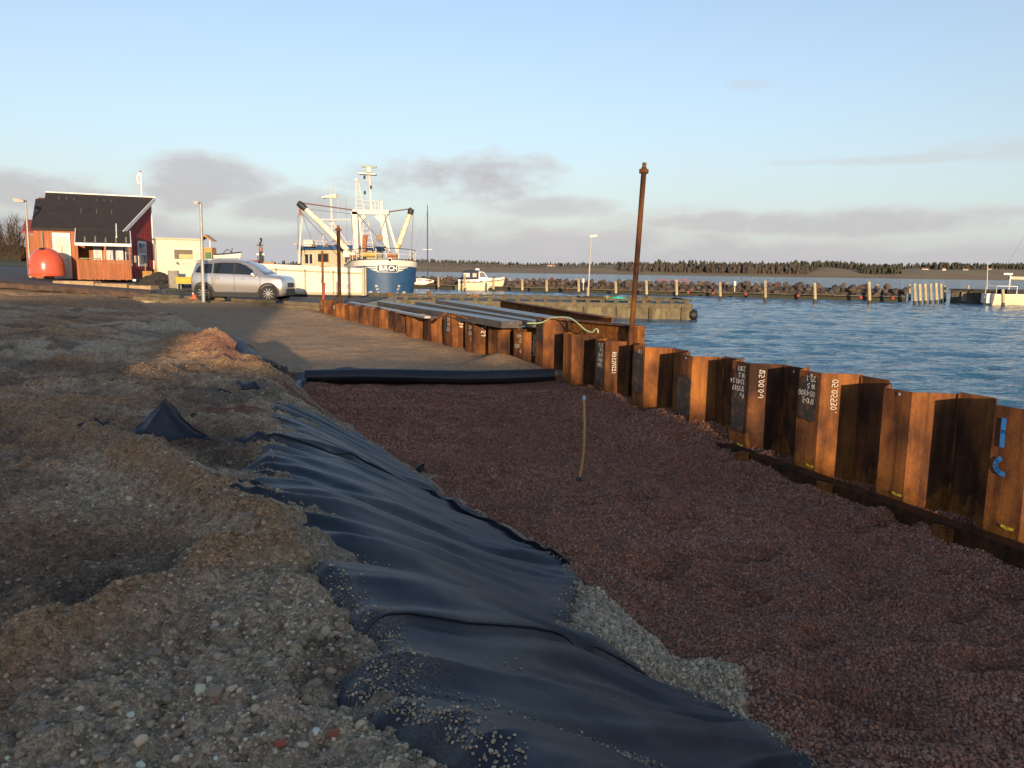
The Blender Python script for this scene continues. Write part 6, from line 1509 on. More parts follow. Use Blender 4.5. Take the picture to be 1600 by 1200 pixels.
    tb([V(594, 394, 1.2), V(598, 387, 1.2), V(602, 386, 1.2), V(606, 389, 1.2)], .05, BLK, 'hose', 6)
trawler()
# ------------------------------------------------------------------ jetty in the middle of the harbour
def jetty():
    YW = M('lichen-yellow concrete', (.19, .16, .09), (.075, .062, .038), 2.5, .9, bump=.6, stretch=(1, 1, .35)); OLD = M('old jetty timber', (.115, .095, .055), (.06, .05, .03), 4, .9, bump=.5, vary=.25); DK = M('wet dark deck', (.10, .10, .09), (.06, .06, .055), 2, .7)
    x0, x1 = -11.0, 11.6; y0, y1 = 51.0, 56.2; zt = .80
    r_ = root('jetty', ((x0 + x1) / 2, y0, WZ), 0, 'low weathered jetty with a lichen-stained front behind the pile wall', 'jetty')
    MB().box(((x0 + x1) / 2, (y0 + y1) / 2, (zt + WZ) / 2 - .2), (x1 - x0, y1 - y0, zt - WZ + .3)).build('jetty_body', YW, r_, world=True)
    MB().box(((x0 + x1) / 2, (y0 + y1) / 2, zt - .02), (x1 - x0 - .1, y1 - y0 - .1, .10)).build('deck', DK, r_, world=True)
    # kerb timbers raised on blocks along both long edges
    for y, nm in ((y0 + .12, 'front'), (y1 - .12, 'back')):
        n = 8
        for k in range(n):
            l = (x1 - x0) / n; MB().box((x0 + l * (k + .5), y, zt + .24), (l - .05, .22, .12)).build('kerb_timber', OLD, r_, world=True)
        for k in range(25): MB().box((x0 + .4 + k * (x1 - x0 - .8) / 24, y, zt + .11), (.30, .26, .16)).build('kerb_block', OLD, r_, world=True)
    MB().box((x1 - .12, (y0 + y1) / 2, zt + .24), (.22, y1 - y0 - .5, .12)).build('kerb_timber', OLD, r_, world=True)
    MB().box(((x0 + x1) / 2, y0 - .06, zt - .12), (x1 - x0, .12, .26)).build('fender_timber', OLD, r_, world=True)
    for k in range(11): MB().box((x0 + 1 + k * 2.1, y0 - .10, .2), (.22, .14, .9)).build('fender_post', OLD, r_, world=True)
    # rubber fender at the end
    p = (x1 + .1, y0 + .2, .12); MB().lathe([(.0, -.30), (.28, -.26), (.36, -.12), (.36, .12), (.28, .26), (.0, .30)], 20, p, 'X').thing('rubber_fender', M('black rubber', (.008, .008, .009), None, 4, .6), (p[0], p[1], p[2] - .45), 'black rubber tyre fender hanging at the jetty end', 'fender', smooth=True)
    # lamp
    b = at_y(918.5, 470, 53.5); t = at_y(923.5, 371, 53.5); GREY = M('pale lamp post', (.45, .43, .40), None, 4, .5); q = root('street_lamp', (b[0], b[1], zt), 0, 'slim street lamp standing on the jetty', 'street lamp', 'harbour street lamps')
    MB().tube([(b[0], b[1], zt), tuple(t)], [.055, .04], 8).build('pole', GREY, q, smooth=True, world=True); MB().prism([(t[0] - .14, t[1] - .13, t[2] - .02), (t[0] + .40, t[1] - .13, t[2] + .05), (t[0] + .42, t[1] - .13, t[2] + .19), (t[0] - .12, t[1] - .13, t[2] + .15)], (0, .26, 0)).build('lamp_head', GREY, q, world=True); MB().tube([(b[0], b[1], zt), (b[0] - .02, b[1], zt + .95)], .10, 8).build('lamp_base', M('rusty base', (.35, .3, .22), None, 4, .8), q, smooth=True, world=True)
    # nets and rope on the deck
    g2 = random.Random(12)
    def heap(px, Y, w, d, h, mat, label, name, n=60, rad=.03):
        c = at_y(px, 470, Y); m = MB()
        for k in range(n):
            a = g2.uniform(0, 6.28); pts = []; s = g2.uniform(.3, 1)
            for i in range(7): t = a + i * .5; pts.append((c[0] + w * s * math.cos(t) * g2.uniform(.8, 1.05), c[1] + d * s * math.sin(t), zt + .04 + h * (1 - s * s) * g2.uniform(.3, 1) + .04))
            m.tube(pts, rad, 4)
        m.thing(name, mat, (c[0], c[1], zt), label, 'net', smooth=True)
    heap(966, 53.2, .75, .5, .32, M('turquoise net', (.03, .50, .42), (.02, .36, .32), 12, .8), 'heap of turquoise net on the jetty', 'fishing_net')
    heap(926, 53.6, 1.2, .6, .38, M('brown net', (.075, .05, .035), (.04, .028, .02), 12, .9), 'heap of dark brown net around the jetty lamp foot', 'fishing_net', 80)
    c = at_y(948, 470, 52.8); MB().lathe([(.10, 0), (.12, .35), (.16, .36), (.16, .42), (.10, .46), (0, .47)], 12, (c[0], c[1], zt)).thing('bollard', M('green bollard', (.22, .24, .08), None, 4, .6), (c[0], c[1], zt), 'small green bollard between the brown and turquoise nets', 'bollard', smooth=True)
    for px, hgt, rad, lab in ((1012, .45, .12, 'short rusty mooring pipe near the jetty end'), (670, .55, .11, 'rusty mooring pipe on the jetty below the sailing boat'), (609, .42, .13, 'rusty mooring pipe in front of the blue bow')):
        c = at_y(px, 475, 51.8); z = zt
        MB().lathe([(rad, 0), (rad, hgt), (rad * .8, hgt + .02), (0, hgt + .02)], 12, (c[0], c[1], z)).thing('mooring_pipe', RUST, (c[0], c[1], z), lab, 'bollard', 'rusty mooring pipes', smooth=True)
    c = at_y(742, 470, 51.5); m = MB(); [m.lathe([(0, -.1), (.1, -.06), (.12, 0), (.1, .06), (0, .1)], 8, (c[0] + dx, c[1], zt + .35 + dz)) for dx, dz in ((0, 0), (.18, -.05), (-.2, -.06))]; m.thing('net_floats', M('red green floats', (.45, .07, .04), (.12, .16, .05), 3, .6), (c[0], c[1], zt + .2), 'few small red and green net floats on the jetty kerb', 'float')
jetty()

# ------------------------------------------------------------------ small craft
SW = M('white boat gelcoat', (.74, .71, .64), (.68, .64, .55), 2, .35); CREAM = M('cream boat hull', (.70, .62, .44), (.62, .53, .36), 2, .4); NAV = M('navy canvas', (.022, .026, .06), None, 5, .8); BGL = glass('boat glass', (.06, .07, .09)); ALU = M('aluminium spar', (.30, .31, .33), None, 4, .4, .6); WOODT = M('teak trim', (.10, .055, .03), None, 5, .6)
def hull_mesh(L, B, fb, sheer, bow_rake=.5, nsec=15):
    """local: x from stern (0) to bow (L), y sideways, z=0 at the waterline"""
    rows = []
    for i in range(nsec):
        t = i / (nsec - 1); hb = B / 2 * (1 - max(0, (t - .45) / .55) ** 2.2) * (.86 + .14 * min(1, t / .3)); zt = fb + sheer * (t ** 2) ; x = L * t
        hb = max(hb, .02)
        ring = [(x - bow_rake * (1 - .0) * max(0, t - .6) / .4 * .9, 0, -.35), (x - bow_rake * max(0, t - .6) / .4 * .6, hb * .72, -.05), (x - bow_rake * max(0, t - .6) / .4 * .2, hb * .95, zt * .5), (x, hb, zt)]
        rows.append([(a, -b, c) for a, b, c in ring[::-1]] + ring[1:])
    m = MB().grid(rows); n = len(rows[0]); m.f.append(tuple(range(n))); return m, rows
def motorboat():
    c = on_z(751, 453.5, WZ); s = c[1] / FPX
    r_ = root('motorboat', (c[0] - 35 * s, c[1], WZ), R(4), 'white motor cruiser with a navy blue canopy moored before the breakwater', 'motorboat')
    L = 72 * s; m, rows = hull_mesh(L, 2.7, 1.15, .55, .9); h = m.build('hull', CREAM, r_, smooth=45)
    # white topsides and dark rubbing band
    top = MB(); 
    for sg in (-1, 1): top = MB().grid([[(r[-1][0], sg * (r[-1][1] + .02), r[-1][2] - .02), (r[-1][0], sg * (r[-1][1] + .01), r[-1][2] + .42 - .1 * i / 14)] for i, r in enumerate(rows)]); top.build('topside', SW, r_, smooth=True); MB().tube([(r[-1][0], sg * (r[-1][1] + .04), r[-1][2] - .04) for r in rows], .065, 6).build('rubbing_band', WOODT, r_, smooth=True)
    m = MB(); m.grid([[(r[-1][0], -r[-1][1], r[-1][2] + .38 - .1 * i / 14), (r[-1][0], r[-1][1], r[-1][2] + .38 - .1 * i / 14)] for i, r in enumerate(rows)]); m.build('deck', SW, r_)
    for x in (.6, 1.5, 2.4, 3.4, 4.9): MB().box((x, -1.36 if x < 4 else -1.12, 1.33 + .02 * x), (.55, .05, .16)).build('port_light', BGL, r_)
    # canopy and wheelhouse
    cab = MB(); w = 1.18
    def loft(sec): return MB().grid([[(x, -y, z0), (x, -y * .93, z1 - .15), (x, -y * .7, z1), (x, y * .7, z1), (x, y * .93, z1 - .15), (x, y, z0)] for x, y, z0, z1 in sec])
    cn = loft([(.55, w, 1.5, 2.0), (.75, w, 1.5, 2.85), (1.6, w, 1.5, 3.0), (3.1, w, 1.5, 2.95)]); cn.build('canopy', NAV, r_, smooth=40)
    MB().box((1.25, -w - .03, 2.25), (.95, .04, .62)).build('canopy_window', M('clear vinyl', (.35, .28, .27), None, 3, .2), r_); MB().box((2.45, -w - .03, 2.25), (.6, .04, .6)).build('canopy_window', M('dark vinyl', (.12, .12, .14), None, 3, .2), r_)
    loft([(3.1, w, 1.5, 2.9), (3.9, w * .95, 1.5, 2.75), (4.5, w * .9, 1.55, 1.9), (5.6, .8, 1.6, 1.85), (6.3, .4, 1.7, 1.8)]).build('cabin', SW, r_, smooth=40)
    MB().prism([(3.2, -w * .97 - .02, 1.95), (4.25, -w * .93 - .02, 1.95), (3.85, -w * .9, 2.6), (3.2, -w * .92, 2.72)], (0, .04, 0)).build('window', BGL, r_)
    MB().box((2.9, 0, 3.12), (.55, .4, .22)).build('radar_dome', SW, r_); MB().tube([(2.1, 0, 2.9), (1.95, 0, 3.7), (2.05, 0, 3.9)], .04, 5).build('aerial', M('dark aerial', (.04, .04, .04), None, 4, .6), r_)
    for sg in (-1, 1): MB().tube([(5.0, sg * .9, 1.95), (6.2, sg * .55, 2.3), (6.75, 0, 2.4)], .025, 5).build('bow_rail', ALU, r_, smooth=True)
    MB().box((-.25, 0, .4), (.5, .5, .7)).build('outdrive', M('dark outdrive', (.03, .03, .03), None, 4, .6), r_)
    MB().bar((0, -.9, 1.05), (1.4, -1.35, .2), .06, .03).build('boarding_step', WOODT, r_)
def sailboat():
    c = on_z(668, 450.5, WZ); s = c[1] / FPX
    r_ = root('sailing_boat', (c[0] - 32 * s, c[1], WZ), R(3), 'small white sailing yacht with a bare dark mast', 'sailing boat'); L = 60 * s
    m, rows = hull_mesh(L, 2.2, .95, .35, .9); m.build('hull', SW, r_, smooth=45)
    m = MB(); m.grid([[(r[-1][0], -r[-1][1], r[-1][2] - .02), (r[-1][0], r[-1][1], r[-1][2] - .02)] for r in rows]); m.build('deck', SW, r_)
    k = L / 6.5
    MB().grid([[(x * k, -y, 1.0), (x * k, -y * .8, z), (x * k, y * .8, z), (x * k, y, 1.0)] for x, y, z in ((1.6, .75, 1.55), (3.2, .7, 1.55), (4.4, .5, 1.3), (4.9, .3, 1.1))]).build('cabin', SW, r_, smooth=30)
    MB().box((2.2 * k, -.70, 1.32), (.8, .05, .16)).build('port_light', BGL, r_); MB().box((3.3 * k, -.62, 1.3), (.6, .05, .15)).build('port_light', BGL, r_)
    mb_ = at_y(671, 440, c[1]); mt = at_y(671, 320, c[1]); h = mt[2] - WZ; mx = 3.45 * k
    mast = MB().tube([(mx, 0, 1.2), (mx, 0, h * .83), (mx, 0, h)], [.10, .09, .05], 8).build('mast', M('dark mast', (.05, .055, .06), None, 4, .4), r_, smooth=True); MB().bar((mx - .75, 0, h * .47), (mx + .75, 0, h * .47), .05, .05).build('spreader', ALU, mast)
    for x in (-.1, L * .98): MB().tube([(x, 0, 1.2), (mx, 0, h * .93)], .012, 4).build('stay', ALU, r_)
    for sg in (-1, 1): MB().tube([(mx - .1, sg * 1.0, 1.0), (mx, sg * .75, h * .47), (mx, 0, h * .9)], .012, 4).build('stay', ALU, r_)
    MB().tube([(mx - .1, 0, 2.0), (.4, 0, 1.9)], .06, 6).build('boom', ALU, r_, smooth=True)
    for x in (.2, L * .9): MB().tube([(x, -.5, 1.1), (x, -.5, 1.75), (x, .5, 1.75), (x, .5, 1.1)], .025, 5).build('pulpit', ALU, r_)
def right_boat():
    c = on_z(1543, 477, WZ); s = c[1] / FPX
    r_ = root('sailing_boat', (c[0], c[1], WZ), R(-4), 'cream sailing yacht cut off by the right edge of the picture', 'sailing boat'); m, rows = hull_mesh(9.0, 2.9, 1.25, .3, .9); m.build('hull', CREAM, r_, smooth=45)
    m = MB(); m.grid([[(r[-1][0], -r[-1][1], r[-1][2] - .02), (r[-1][0], r[-1][1], r[-1][2] - .02)] for r in rows]); m.build('deck', SW, r_)
    MB().box((-.2, 0, .75), (.5, 1.1, 1.0)).build('transom_step', SW, r_); MB().lathe([(.08, -.06), (.2, -.06), (.2, .06), (.08, .06)], 14, (-.48, -.1, .9), 'X').build('life_ring', SW, r_, smooth=True)
    for sg in (-1, 1): MB().tube([(.2, sg * 1.1, 1.2), (.2, sg * 1.1, 2.1), (2.2, sg * 1.3, 2.1), (2.2, sg * 1.3, 1.2)], .035, 5).build('pushpit', ALU, r_)
    MB().tube([(1.9, -.3, 1.2), (1.9, -.3, 3.4)], .07, 6).build('post', SW, r_, smooth=True); MB().box((1.6, -.3, 3.4), (.9, .3, .18)).build('bracket', SW, r_)
    MB().grid([[(x, .25 * math.cos(t), 3.0 + .22 * math.sin(t) - .02 * x) for t in np.linspace(0, 6.28, 10)] for x in (2.0, 3.5, 5.2)]).build('sail_bundle', M('furled sail', (.62, .56, .42), (.45, .4, .3), 6, .8, bump=.5), r_, smooth=True)
    MB().grid([[(x, -1.0, 1.2), (x, -.8, 1.75), (x, .8, 1.75), (x, 1.0, 1.2)] for x in (1.4, 4.0, 5.5)]).build('spray_hood', M('black hood', (.02, .02, .022), None, 5, .8), r_)
    MB().tube([(5.0, 0, 1.3), (5.0, 0, 11.5)], .09, 8).build('mast', ALU, r_, smooth=True); MB().bar((4.0, 0, 7.1), (6.0, 0, 7.1), .05, .05).build('spreader', ALU, r_)
    MB().tube([(.0, 0, 1.2), (5.0, 0, 11.3)], .012, 4).build('stay', ALU, r_)
motorboat(); sailboat(); right_boat()

# ------------------------------------------------------------------ breakwater, walkway, posts
def breakwater():
    A = np.array([-24.0, 131.0]); B = np.array([47.0, 94.5]); e = (B - A) / np.linalg.norm(B - A); n = np.array([-e[1], e[0]]); Lg = np.linalg.norm(B - A)
    if n[1] < 0: n = -n
    g2 = random.Random(21)
    r_ = root('breakwater', (float(A[0]), float(A[1]), WZ), 0, 'low rubble breakwater of brown boulders across the harbour mouth', 'breakwater')
    mats = [M('boulder ' + nm, c, tuple(v * .6 for v in c), 1.5, .9, bump=.6, bscale=8, vary=.25) for nm, c in (('brown', (.085, .060, .046)), ('grey', (.088, .078, .070)), ('ochre', (.11, .076, .05)), ('red', (.11, .064, .048)))]
    meshes = []
    import bmesh
    for q in range(8):
        bm = bmesh.new(); bmesh.ops.create_icosphere(bm, subdivisions=2, radius=1)
        ang = [Vector((g2.uniform(-1, 1), g2.uniform(-1, 1), g2.uniform(-1, 1))).normalized() for _ in range(14)]; lim = [g2.uniform(.50, .80) for _ in ang]
        for v in bm.verts:
            for a_, l_ in zip(ang, lim):
                d = v.co.dot(a_)
                if d > l_: v.co -= a_ * (d - l_)
        me = bpy.data.meshes.new('boulder'); bm.to_mesh(me); bm.free(); me.materials.append(mats[q % 4]); meshes.append(me)
    cnt = 0
    core = MB(); core.grid([[tuple(A + e * Lg * t + n * w) + (z,) for w, z in ((.2, -.5), (1.0, .8), (2.0, 1.3), (4.0, 1.2), (6.0, -.5))] for t in np.linspace(0, 1, 8)]); core.build('rubble_core', M('dark rubble core', (.05, .042, .036), None, 1.5, .95, bump=1, bscale=4), r_, world=True)
    s = .3
    while s < Lg and cnt < 298:
        st = g2.uniform(.75, 1.15)
        for (w, z, k) in ((.45, .38, 1.0), (1.2, .98, .95), (2.2, 1.40, .95)):
            if cnt >= 298 or (k < 1 and g2.random() < .04): continue
            c = A + e * (s + g2.uniform(-.2, .2)) + n * (w + g2.uniform(-.2, .2)); o = bpy.data.objects.new('boulder', meshes[g2.randrange(8)]); link(o, r_)
            o.location = (c[0] - A[0], c[1] - A[1], z + g2.uniform(-.15, .15) - WZ); k2 = g2.uniform(.42, .68) * k; o.scale = (k2 * g2.uniform(.95, 1.45), k2 * g2.uniform(.9, 1.1), k2 * g2.uniform(.75, 1.05)); o.rotation_euler = (g2.uniform(-.4, .4), g2.uniform(-.4, .4), g2.uniform(0, 6)); cnt += 1
        s += st * Lg / 78
    # walkway in front
    OW = M('old walkway timber', (.15, .115, .07), (.07, .055, .035), 3, .9, vary=.3); GRN = M('weedy timber', (.045, .042, .022), (.03, .028, .016), 3, .9)
    w_ = root('walkway', (float(A[0]), float(A[1]), WZ), 0, 'narrow dark timber walkway along the foot of the breakwater', 'walkway')
    rz = math.atan2(e[1], e[0]); nseg = 20
    for k in range(nseg):
        c = A + e * (Lg * (k + .5) / nseg) - n * 1.0; MB().box((c[0], c[1], .42 + g2.uniform(-.03, .03)), (Lg / nseg - .1, 1.1, .12), rz).build('deck_board', OW, w_, world=True); MB().box((c[0] - n[0] * .5, c[1] - n[1] * .5, .02), (Lg / nseg + .0, .12, .5), rz).build('skirt_board', GRN, w_, world=True)
    # posts: pale inner posts along the walkway and outer mooring posts standing in the water
    PM = M('pale mooring post', (.46, .40, .25), (.26, .21, .12), 2.5, .85, bump=.4, stretch=(1, 1, .3), vary=.2); WET = M('weedy post foot', (.06, .055, .03), None, 4, .8)
    def post(px, ytop, ybot, label, Y=None, rad=.17, group='mooring posts', lean=0):
        b = on_z(px, ybot, WZ) if Y is None else at_y(px, ybot, Y); Y_ = b[1]; t = at_y(px + lean, ytop, Y_); rad = rad
        q = root('mooring_post', (b[0], b[1], WZ), 0, label, 'mooring post', group)
        MB().tube([(b[0], b[1], WZ - .5), (b[0], b[1], .25)], rad * 1.03, 10).build('wet_foot', WET, q, smooth=True, world=True)
        MB().tube([(b[0], b[1], .25), (t[0], t[1], t[2] - .06), (t[0], t[1], t[2])], [rad, rad * .95, rad * .7], 10).build('shaft', PM, q, smooth=True, world=True)
    outer = [(642.5, 430, 452), (685, 432, 452.5), (726, 428, 454.5), (771, 434, 456), (816, 436, 458), (854, 437, 459.5), (904, 436, 460.5), (962, 439, 463), (1010, 438, 465), (1057, 437, 466), (1125, 440, 468), (1195.5, 438, 470.5), (1273, 442, 473), (1358, 440, 475)]
    for k, (x, a, b) in enumerate(outer): post(x, a, b, ORD[k] + ' mooring post from the left standing in the open water of the harbour', group='outer mooring posts')
    inner = [(697, 431, 450), (796.5, 434, 453), (831, 434, 454), (866, 434, 455), (900, 435, 456), (938, 437, 457), (974, 437, 457.5), (1014.5, 437, 458), (1052, 438, 460), (1096, 439, 461), (1137, 440, 461), (1183, 441, 462), (1225, 441, 463), (1319, 443, 467), (1371, 444, 469)]
    for k, (x, a, b) in enumerate(inner): post(x, a, b, ORD[k] + ' post from the left along the breakwater walkway', group='walkway posts', rad=.16)
    cl = [(1421, 444, 469, 'leftmost'), (1429, 443, 476, 'second'), (1437, 444, 475.5, 'third'), (1445.5, 443, 475, 'fourth'), (1454, 443, 474.5, 'fifth'), (1462.5, 442, 474, 'sixth'), (1470, 443, 473, 'seventh'), (1476, 446, 471, 'rightmost')]
    for x, a, b, w in cl: post(x, a, b, w + ' post from the left in the tight row of eight by the pier', group='row of eight posts', rad=.17)
    post(1513, 446, 471, 'single grey post standing against the dark pier'); post(1567, 452, 479, 'wooden post in front of the cut-off sailing yacht')
    # dark concrete pier at the right end
    c1 = at_y(1485, 470, 93); c2 = at_y(1640, 470, 88); pr = root('pier', (c1[0], c1[1], WZ), 0, 'dark stained concrete pier behind the cut-off sailing yacht', 'pier'); DKC = M('dark stained concrete', (.12, .10, .075), (.04, .035, .028), 1.2, .9, bump=.5)
    MB().bar((c1[0], c1[1], .55), (c2[0], c2[1], .55), 2.5, 1.5).build('pier_body', DKC, pr, world=True); MB().bar((c1[0] - .2, c1[1], 1.4), (c2[0], c2[1], 1.4), 2.9, .18).build('pier_slab', M('black slab edge', (.03, .028, .026), None, 3, .8), pr, world=True)
    for k in range(5): q = c1 * (1 - k / 5 - .1) + c2 * (k / 5 + .1); MB().box((q[0], q[1] - 1.35, .6), (1.3, .12, 1.1)).build('concrete_panel', M('stained panel', (.26, .20, .14), (.14, .11, .08), 2, .9, vary=.3), pr, world=True)
    # small red and white markers on the walkway
    MK = M('red box paint', (.42, .05, .035), None, 4, .6); WM_ = M('white sign', (.7, .68, .62), None, 4, .6)
    for px, y, lab in ((1035, 441, 'left red net box on the breakwater beside the walkway'), (1068, 441, 'right red net box on the breakwater beside the walkway')):
        b = at_y(px, y + 5, 112); rr = root('net_box', b, -.4, lab, 'box', 'red net boxes'); m = MB(); [m.bar((x, 0, 0), (x, 0, .8), .07, .07) for x in (-.8, -.3, .2, .8)]; m.build('frame', MK, rr); MB().bar((-.8, 0, .78), (.8, 0, .78), .08, .08).build('top_bar', MK, rr); MB().bar((-.8, 0, .3), (.8, 0, .5), .08, .08).build('brace', MK, rr)
    for k, (px, y) in enumerate(((911.5, 441), (1148, 446))):
        b = at_y(px, y + 6, 111 - 8 * k); rr = root('berth_sign', b, -.4, ('left' if k == 0 else 'right') + ' white berth sign on a short post by the breakwater', 'sign', 'berth signs'); MB().bar((0, 0, -.6), (0, 0, .9), .08, .08).build('post', WM_, rr); MB().box((0, -.05, .75), (.28, .04, .6)).build('plate', WM_, rr)
    for k, px in enumerate((886, 961, 1075, 1114, 1165, 1247, 1345, 1395)):
        b = at_y(px, 452 + (px - 886) * .028, 110 - (px - 886) * .042); MB().lathe([(0, -.16), (.14, -.1), (.18, 0), (.14, .1), (0, .16)], 10, tuple(b)).thing('buoy', M('red buoy', (.55, .07, .04), None, 4, .5), b, ORD[k] + ' small red buoy from the left lying along the walkway', 'buoy', 'red buoys', smooth=True)
    # a thin mast beyond the pier
    b = at_y(1543, 449, 118); t = at_y(1543.5, 407, 118); MB().tube([(b[0], b[1], WZ), tuple(t)], [.10, .06], 6).thing('mast', M('pale mast', (.5, .45, .38), None, 4, .5), (b[0], b[1], WZ), 'bare pale mast of a boat hidden behind the pier', 'mast', smooth=True)
breakwater()

# ------------------------------------------------------------------ land and harbour things seen above the container
def left_back():
    # channel mark: black post with cross arm and an orange drum
    b = at_y(408, 412, 90); t = at_y(407.5, 372, 90); D = M('black mark post', (.03, .028, .025), None, 4, .7); r_ = root('harbour_mark', (b[0], b[1], 1.0), 0, 'black harbour mark with a cross arm and an orange drum above the container', 'beacon')
    MB().tube([(b[0], b[1], 1.0), tuple(at_y(407.5, 388, 90))], [.28, .2], 8).build('post', D, r_, smooth=True, world=True); MB().tube([tuple(at_y(407.5, 388, 90)), tuple(at_y(406, 380, 90)), tuple(at_y(408.5, 377, 90)), tuple(t)], [.1, .12, .1, .16], 8).build('top_mark', D, r_, smooth=True, world=True)
    MB().bar(at_y(401, 383, 90), at_y(411.5, 383, 90), .12, .10).build('cross_arm', D, r_, world=True); MB().lathe([(0, -.28), (.2, -.25), (.23, 0), (.2, .25), (0, .28)], 12, tuple(at_y(407.5, 389.5, 90))).build('drum', M('orange drum', (.30, .13, .08), None, 4, .6), r_, smooth=True, world=True)
    for x in (403, 412): MB().tube([tuple(at_y(x, 412, 89)), tuple(at_y(x, 397, 89))], .05, 5).build('side_post', D, r_, smooth=True, world=True); MB().box(at_y(x, 397.5, 89), (.3, .2, .2)).build('side_lamp', M('pale lamp', (.6, .6, .6), None, 4, .5), r_, world=True)
    # small boat on trestles with a yellow wheelhouse
    c = at_y(340, 411, 60); z = 2.75 + (418 - 406) / FPX * 60; r_ = root('beached_boat', (c[0] - .15, 60, z + .05), 0, 'small white boat laid up ashore with an orange wheelhouse', 'boat')
    m, rows = hull_mesh(2.0, 1.0, .30, .2, .3); m.build('hull', SW, r_, smooth=45); OR_ = M('orange wheelhouse', (.52, .27, .08), None, 4, .6)
    MB().tube([(r__[-1][0], -r__[-1][1] - .02, r__[-1][2]) for r__ in rows], .05, 5).build('rubbing_band', NAV, r_, smooth=True)
    MB().box((-.55, 0, .35), (.95, .9, .9)).build('wheelhouse', OR_, r_); MB().box((-.35, -.3, .2), (.4, .5, .5)).build('locker', M('green locker', (.05, .18, .08), None, 4, .6), r_)
    for x, z1 in ((-.95, 1.35), (-.25, 1.35)): MB().bar((x, -.3, .8), (x, -.3, z1), .07, .07).build('post', SW, r_)
    MB().prism([(-1.1, -.5, 1.3), (-.6, -.5, 1.75), (.05, -.5, 1.25), (-.6, -.5, 1.62)], (0, 1, 0)).build('roof', OR_, r_)
    for a, b_ in (((.5, .3), (.9, .7)), ((.9, .7), (1.4, .4)), ((1.2, .3), (1.3, .8))): MB().bar((a[0], 0, a[1]), (b_[0], 0, b_[1]), .05, .05).build('deck_gear', M('dark gear', (.04, .04, .04), None, 4, .7), r_)
    MB().box((.6, 0, -.6), (1.8, .6, 1.0)).build('cradle', M('cradle timber', (.18, .13, .08), None, 4, .9), r_)
    # bare thicket on the left: each bush its own trunk and twigs
    TW = M('bare twigs', (.105, .070, .045), (.06, .042, .03), 3, .95); TR = M('dark bark', (.05, .038, .028), None, 4, .95); EV = M('dark conifer', (.030, .034, .018), (.05, .035, .02), 2, .95)
    g2 = random.Random(33)
    def bush(x, y, h, w, label, mat=TW, dens=1.0):
        z = float(zq(x, y)); q = root('bare_tree', (x, y, z), 0, label, 'tree', 'bare trees beside the house')
        tr = MB(); tw = MB()
        for k in range(7):
            a = g2.uniform(0, 6.28); l = g2.uniform(.45, .95) * h; sp = g2.uniform(.1, .6) * w; p0 = Vector((g2.uniform(-.3, .3), g2.uniform(-.3, .3), 0)); p1 = p0 + Vector((math.cos(a) * sp * .4, math.sin(a) * sp * .4, l * .5)); p2 = Vector((math.cos(a) * sp, math.sin(a) * sp, l)); tr.tube([p0, p1, p2], [.10, .06, .02], 5)
            for j in range(int(150 * dens)):
                t = g2.random(); o = p0.lerp(p1, t * 2) if t < .5 else p1.lerp(p2, t * 2 - 1); b2 = g2.uniform(0, 6.28); ll = g2.uniform(.3, 1.1) * (.5 + .3 * w); d = Vector((math.cos(b2) * .75, math.sin(b2) * .75, g2.uniform(.0, 1.2))).normalized() * ll
                e1 = o + d; mid = o + d * .5 + Vector((g2.uniform(-.1, .1), g2.uniform(-.1, .1), .1)); s = Vector((g2.uniform(-1, 1), g2.uniform(-1, 1), 0)).normalized() * .016
                tw.add([o - s, o + s, mid + s * .8, e1, mid - s * .8], [(0, 1, 2, 4), (4, 2, 3)])
                for i in range(2): f = mid.lerp(e1, g2.random()) + Vector((0, 0, 0)); d2 = Vector((g2.uniform(-1, 1), g2.uniform(-1, 1), g2.uniform(-.2, 1))).normalized() * ll * .45; tw.add([f - s * .7, f + s * .7, f + d2], [(0, 1, 2)])
        tr.build('trunk', TR, q, smooth=True); tw.build('crown', mat, q, fix=False)
    spots = [(-56, 78, 5.4, 2.6), (-53.2, 77, 5.0, 2.4), (-50.6, 79, 4.6, 2.3), (-48.2, 77.5, 4.2, 2.2), (-46.2, 79, 3.8, 2.0), (-44.2, 78, 3.4, 1.9), (-59, 79, 5.8, 2.7)]
    for k, (x, y, h, w) in enumerate(sorted(spots)): bush(x, y, h, w, ORD[k] + ' bare brown tree from the left in the thicket beside the house')
    q = root('conifer', (-43.6, 76.5, float(zq(-43.6, 76))), 0, 'small dark conifer at the left end of the house roof', 'tree'); MB().tube([(0, 0, 0), (0, 0, 5.4)], [.12, .02], 6).build('trunk', TR, q, smooth=True); m = MB()
    for j in range(900):
        t = g2.random() ** .8; r0 = (1 - t) * 1.1 + .08; a = g2.uniform(0, 6.28); o = Vector((0, 0, .6 + t * 4.7)); d = Vector((math.cos(a) * r0, math.sin(a) * r0, -.15)) * g2.uniform(.5, 1); s = Vector((-d.y, d.x, 0)).normalized() * .09; m.add([o + d * .2, o + d * .7 + s, o + d, o + d * .7 - s], [(0, 1, 2, 3)])
    m.build('crown', EV, q, fix=False)
    # dark hedge bank under the thicket
    m = MB(); rows = []
    for i in range(40): x = -75 + 33 * i / 39; rows.append([(x, 80 + w, float(zq(x, 80)) - .1 + h * (1 + .25 * vnoise(np.array(x * 1.3), np.array(w * 2.0), 3))) for w, h in ((-1.6, 0), (-1.1, .9), (-.2, 1.6), (.8, 1.2), (1.6, 0))])
    o = m.grid(rows).thing('hedge', M('dark hedge', (.035, .030, .018), (.02, .018, .012), 2, 1, bump=1.5, bscale=6), (-58, 80, 2.5), 'low dark hedge under the bare thicket', 'hedge')
left_back()

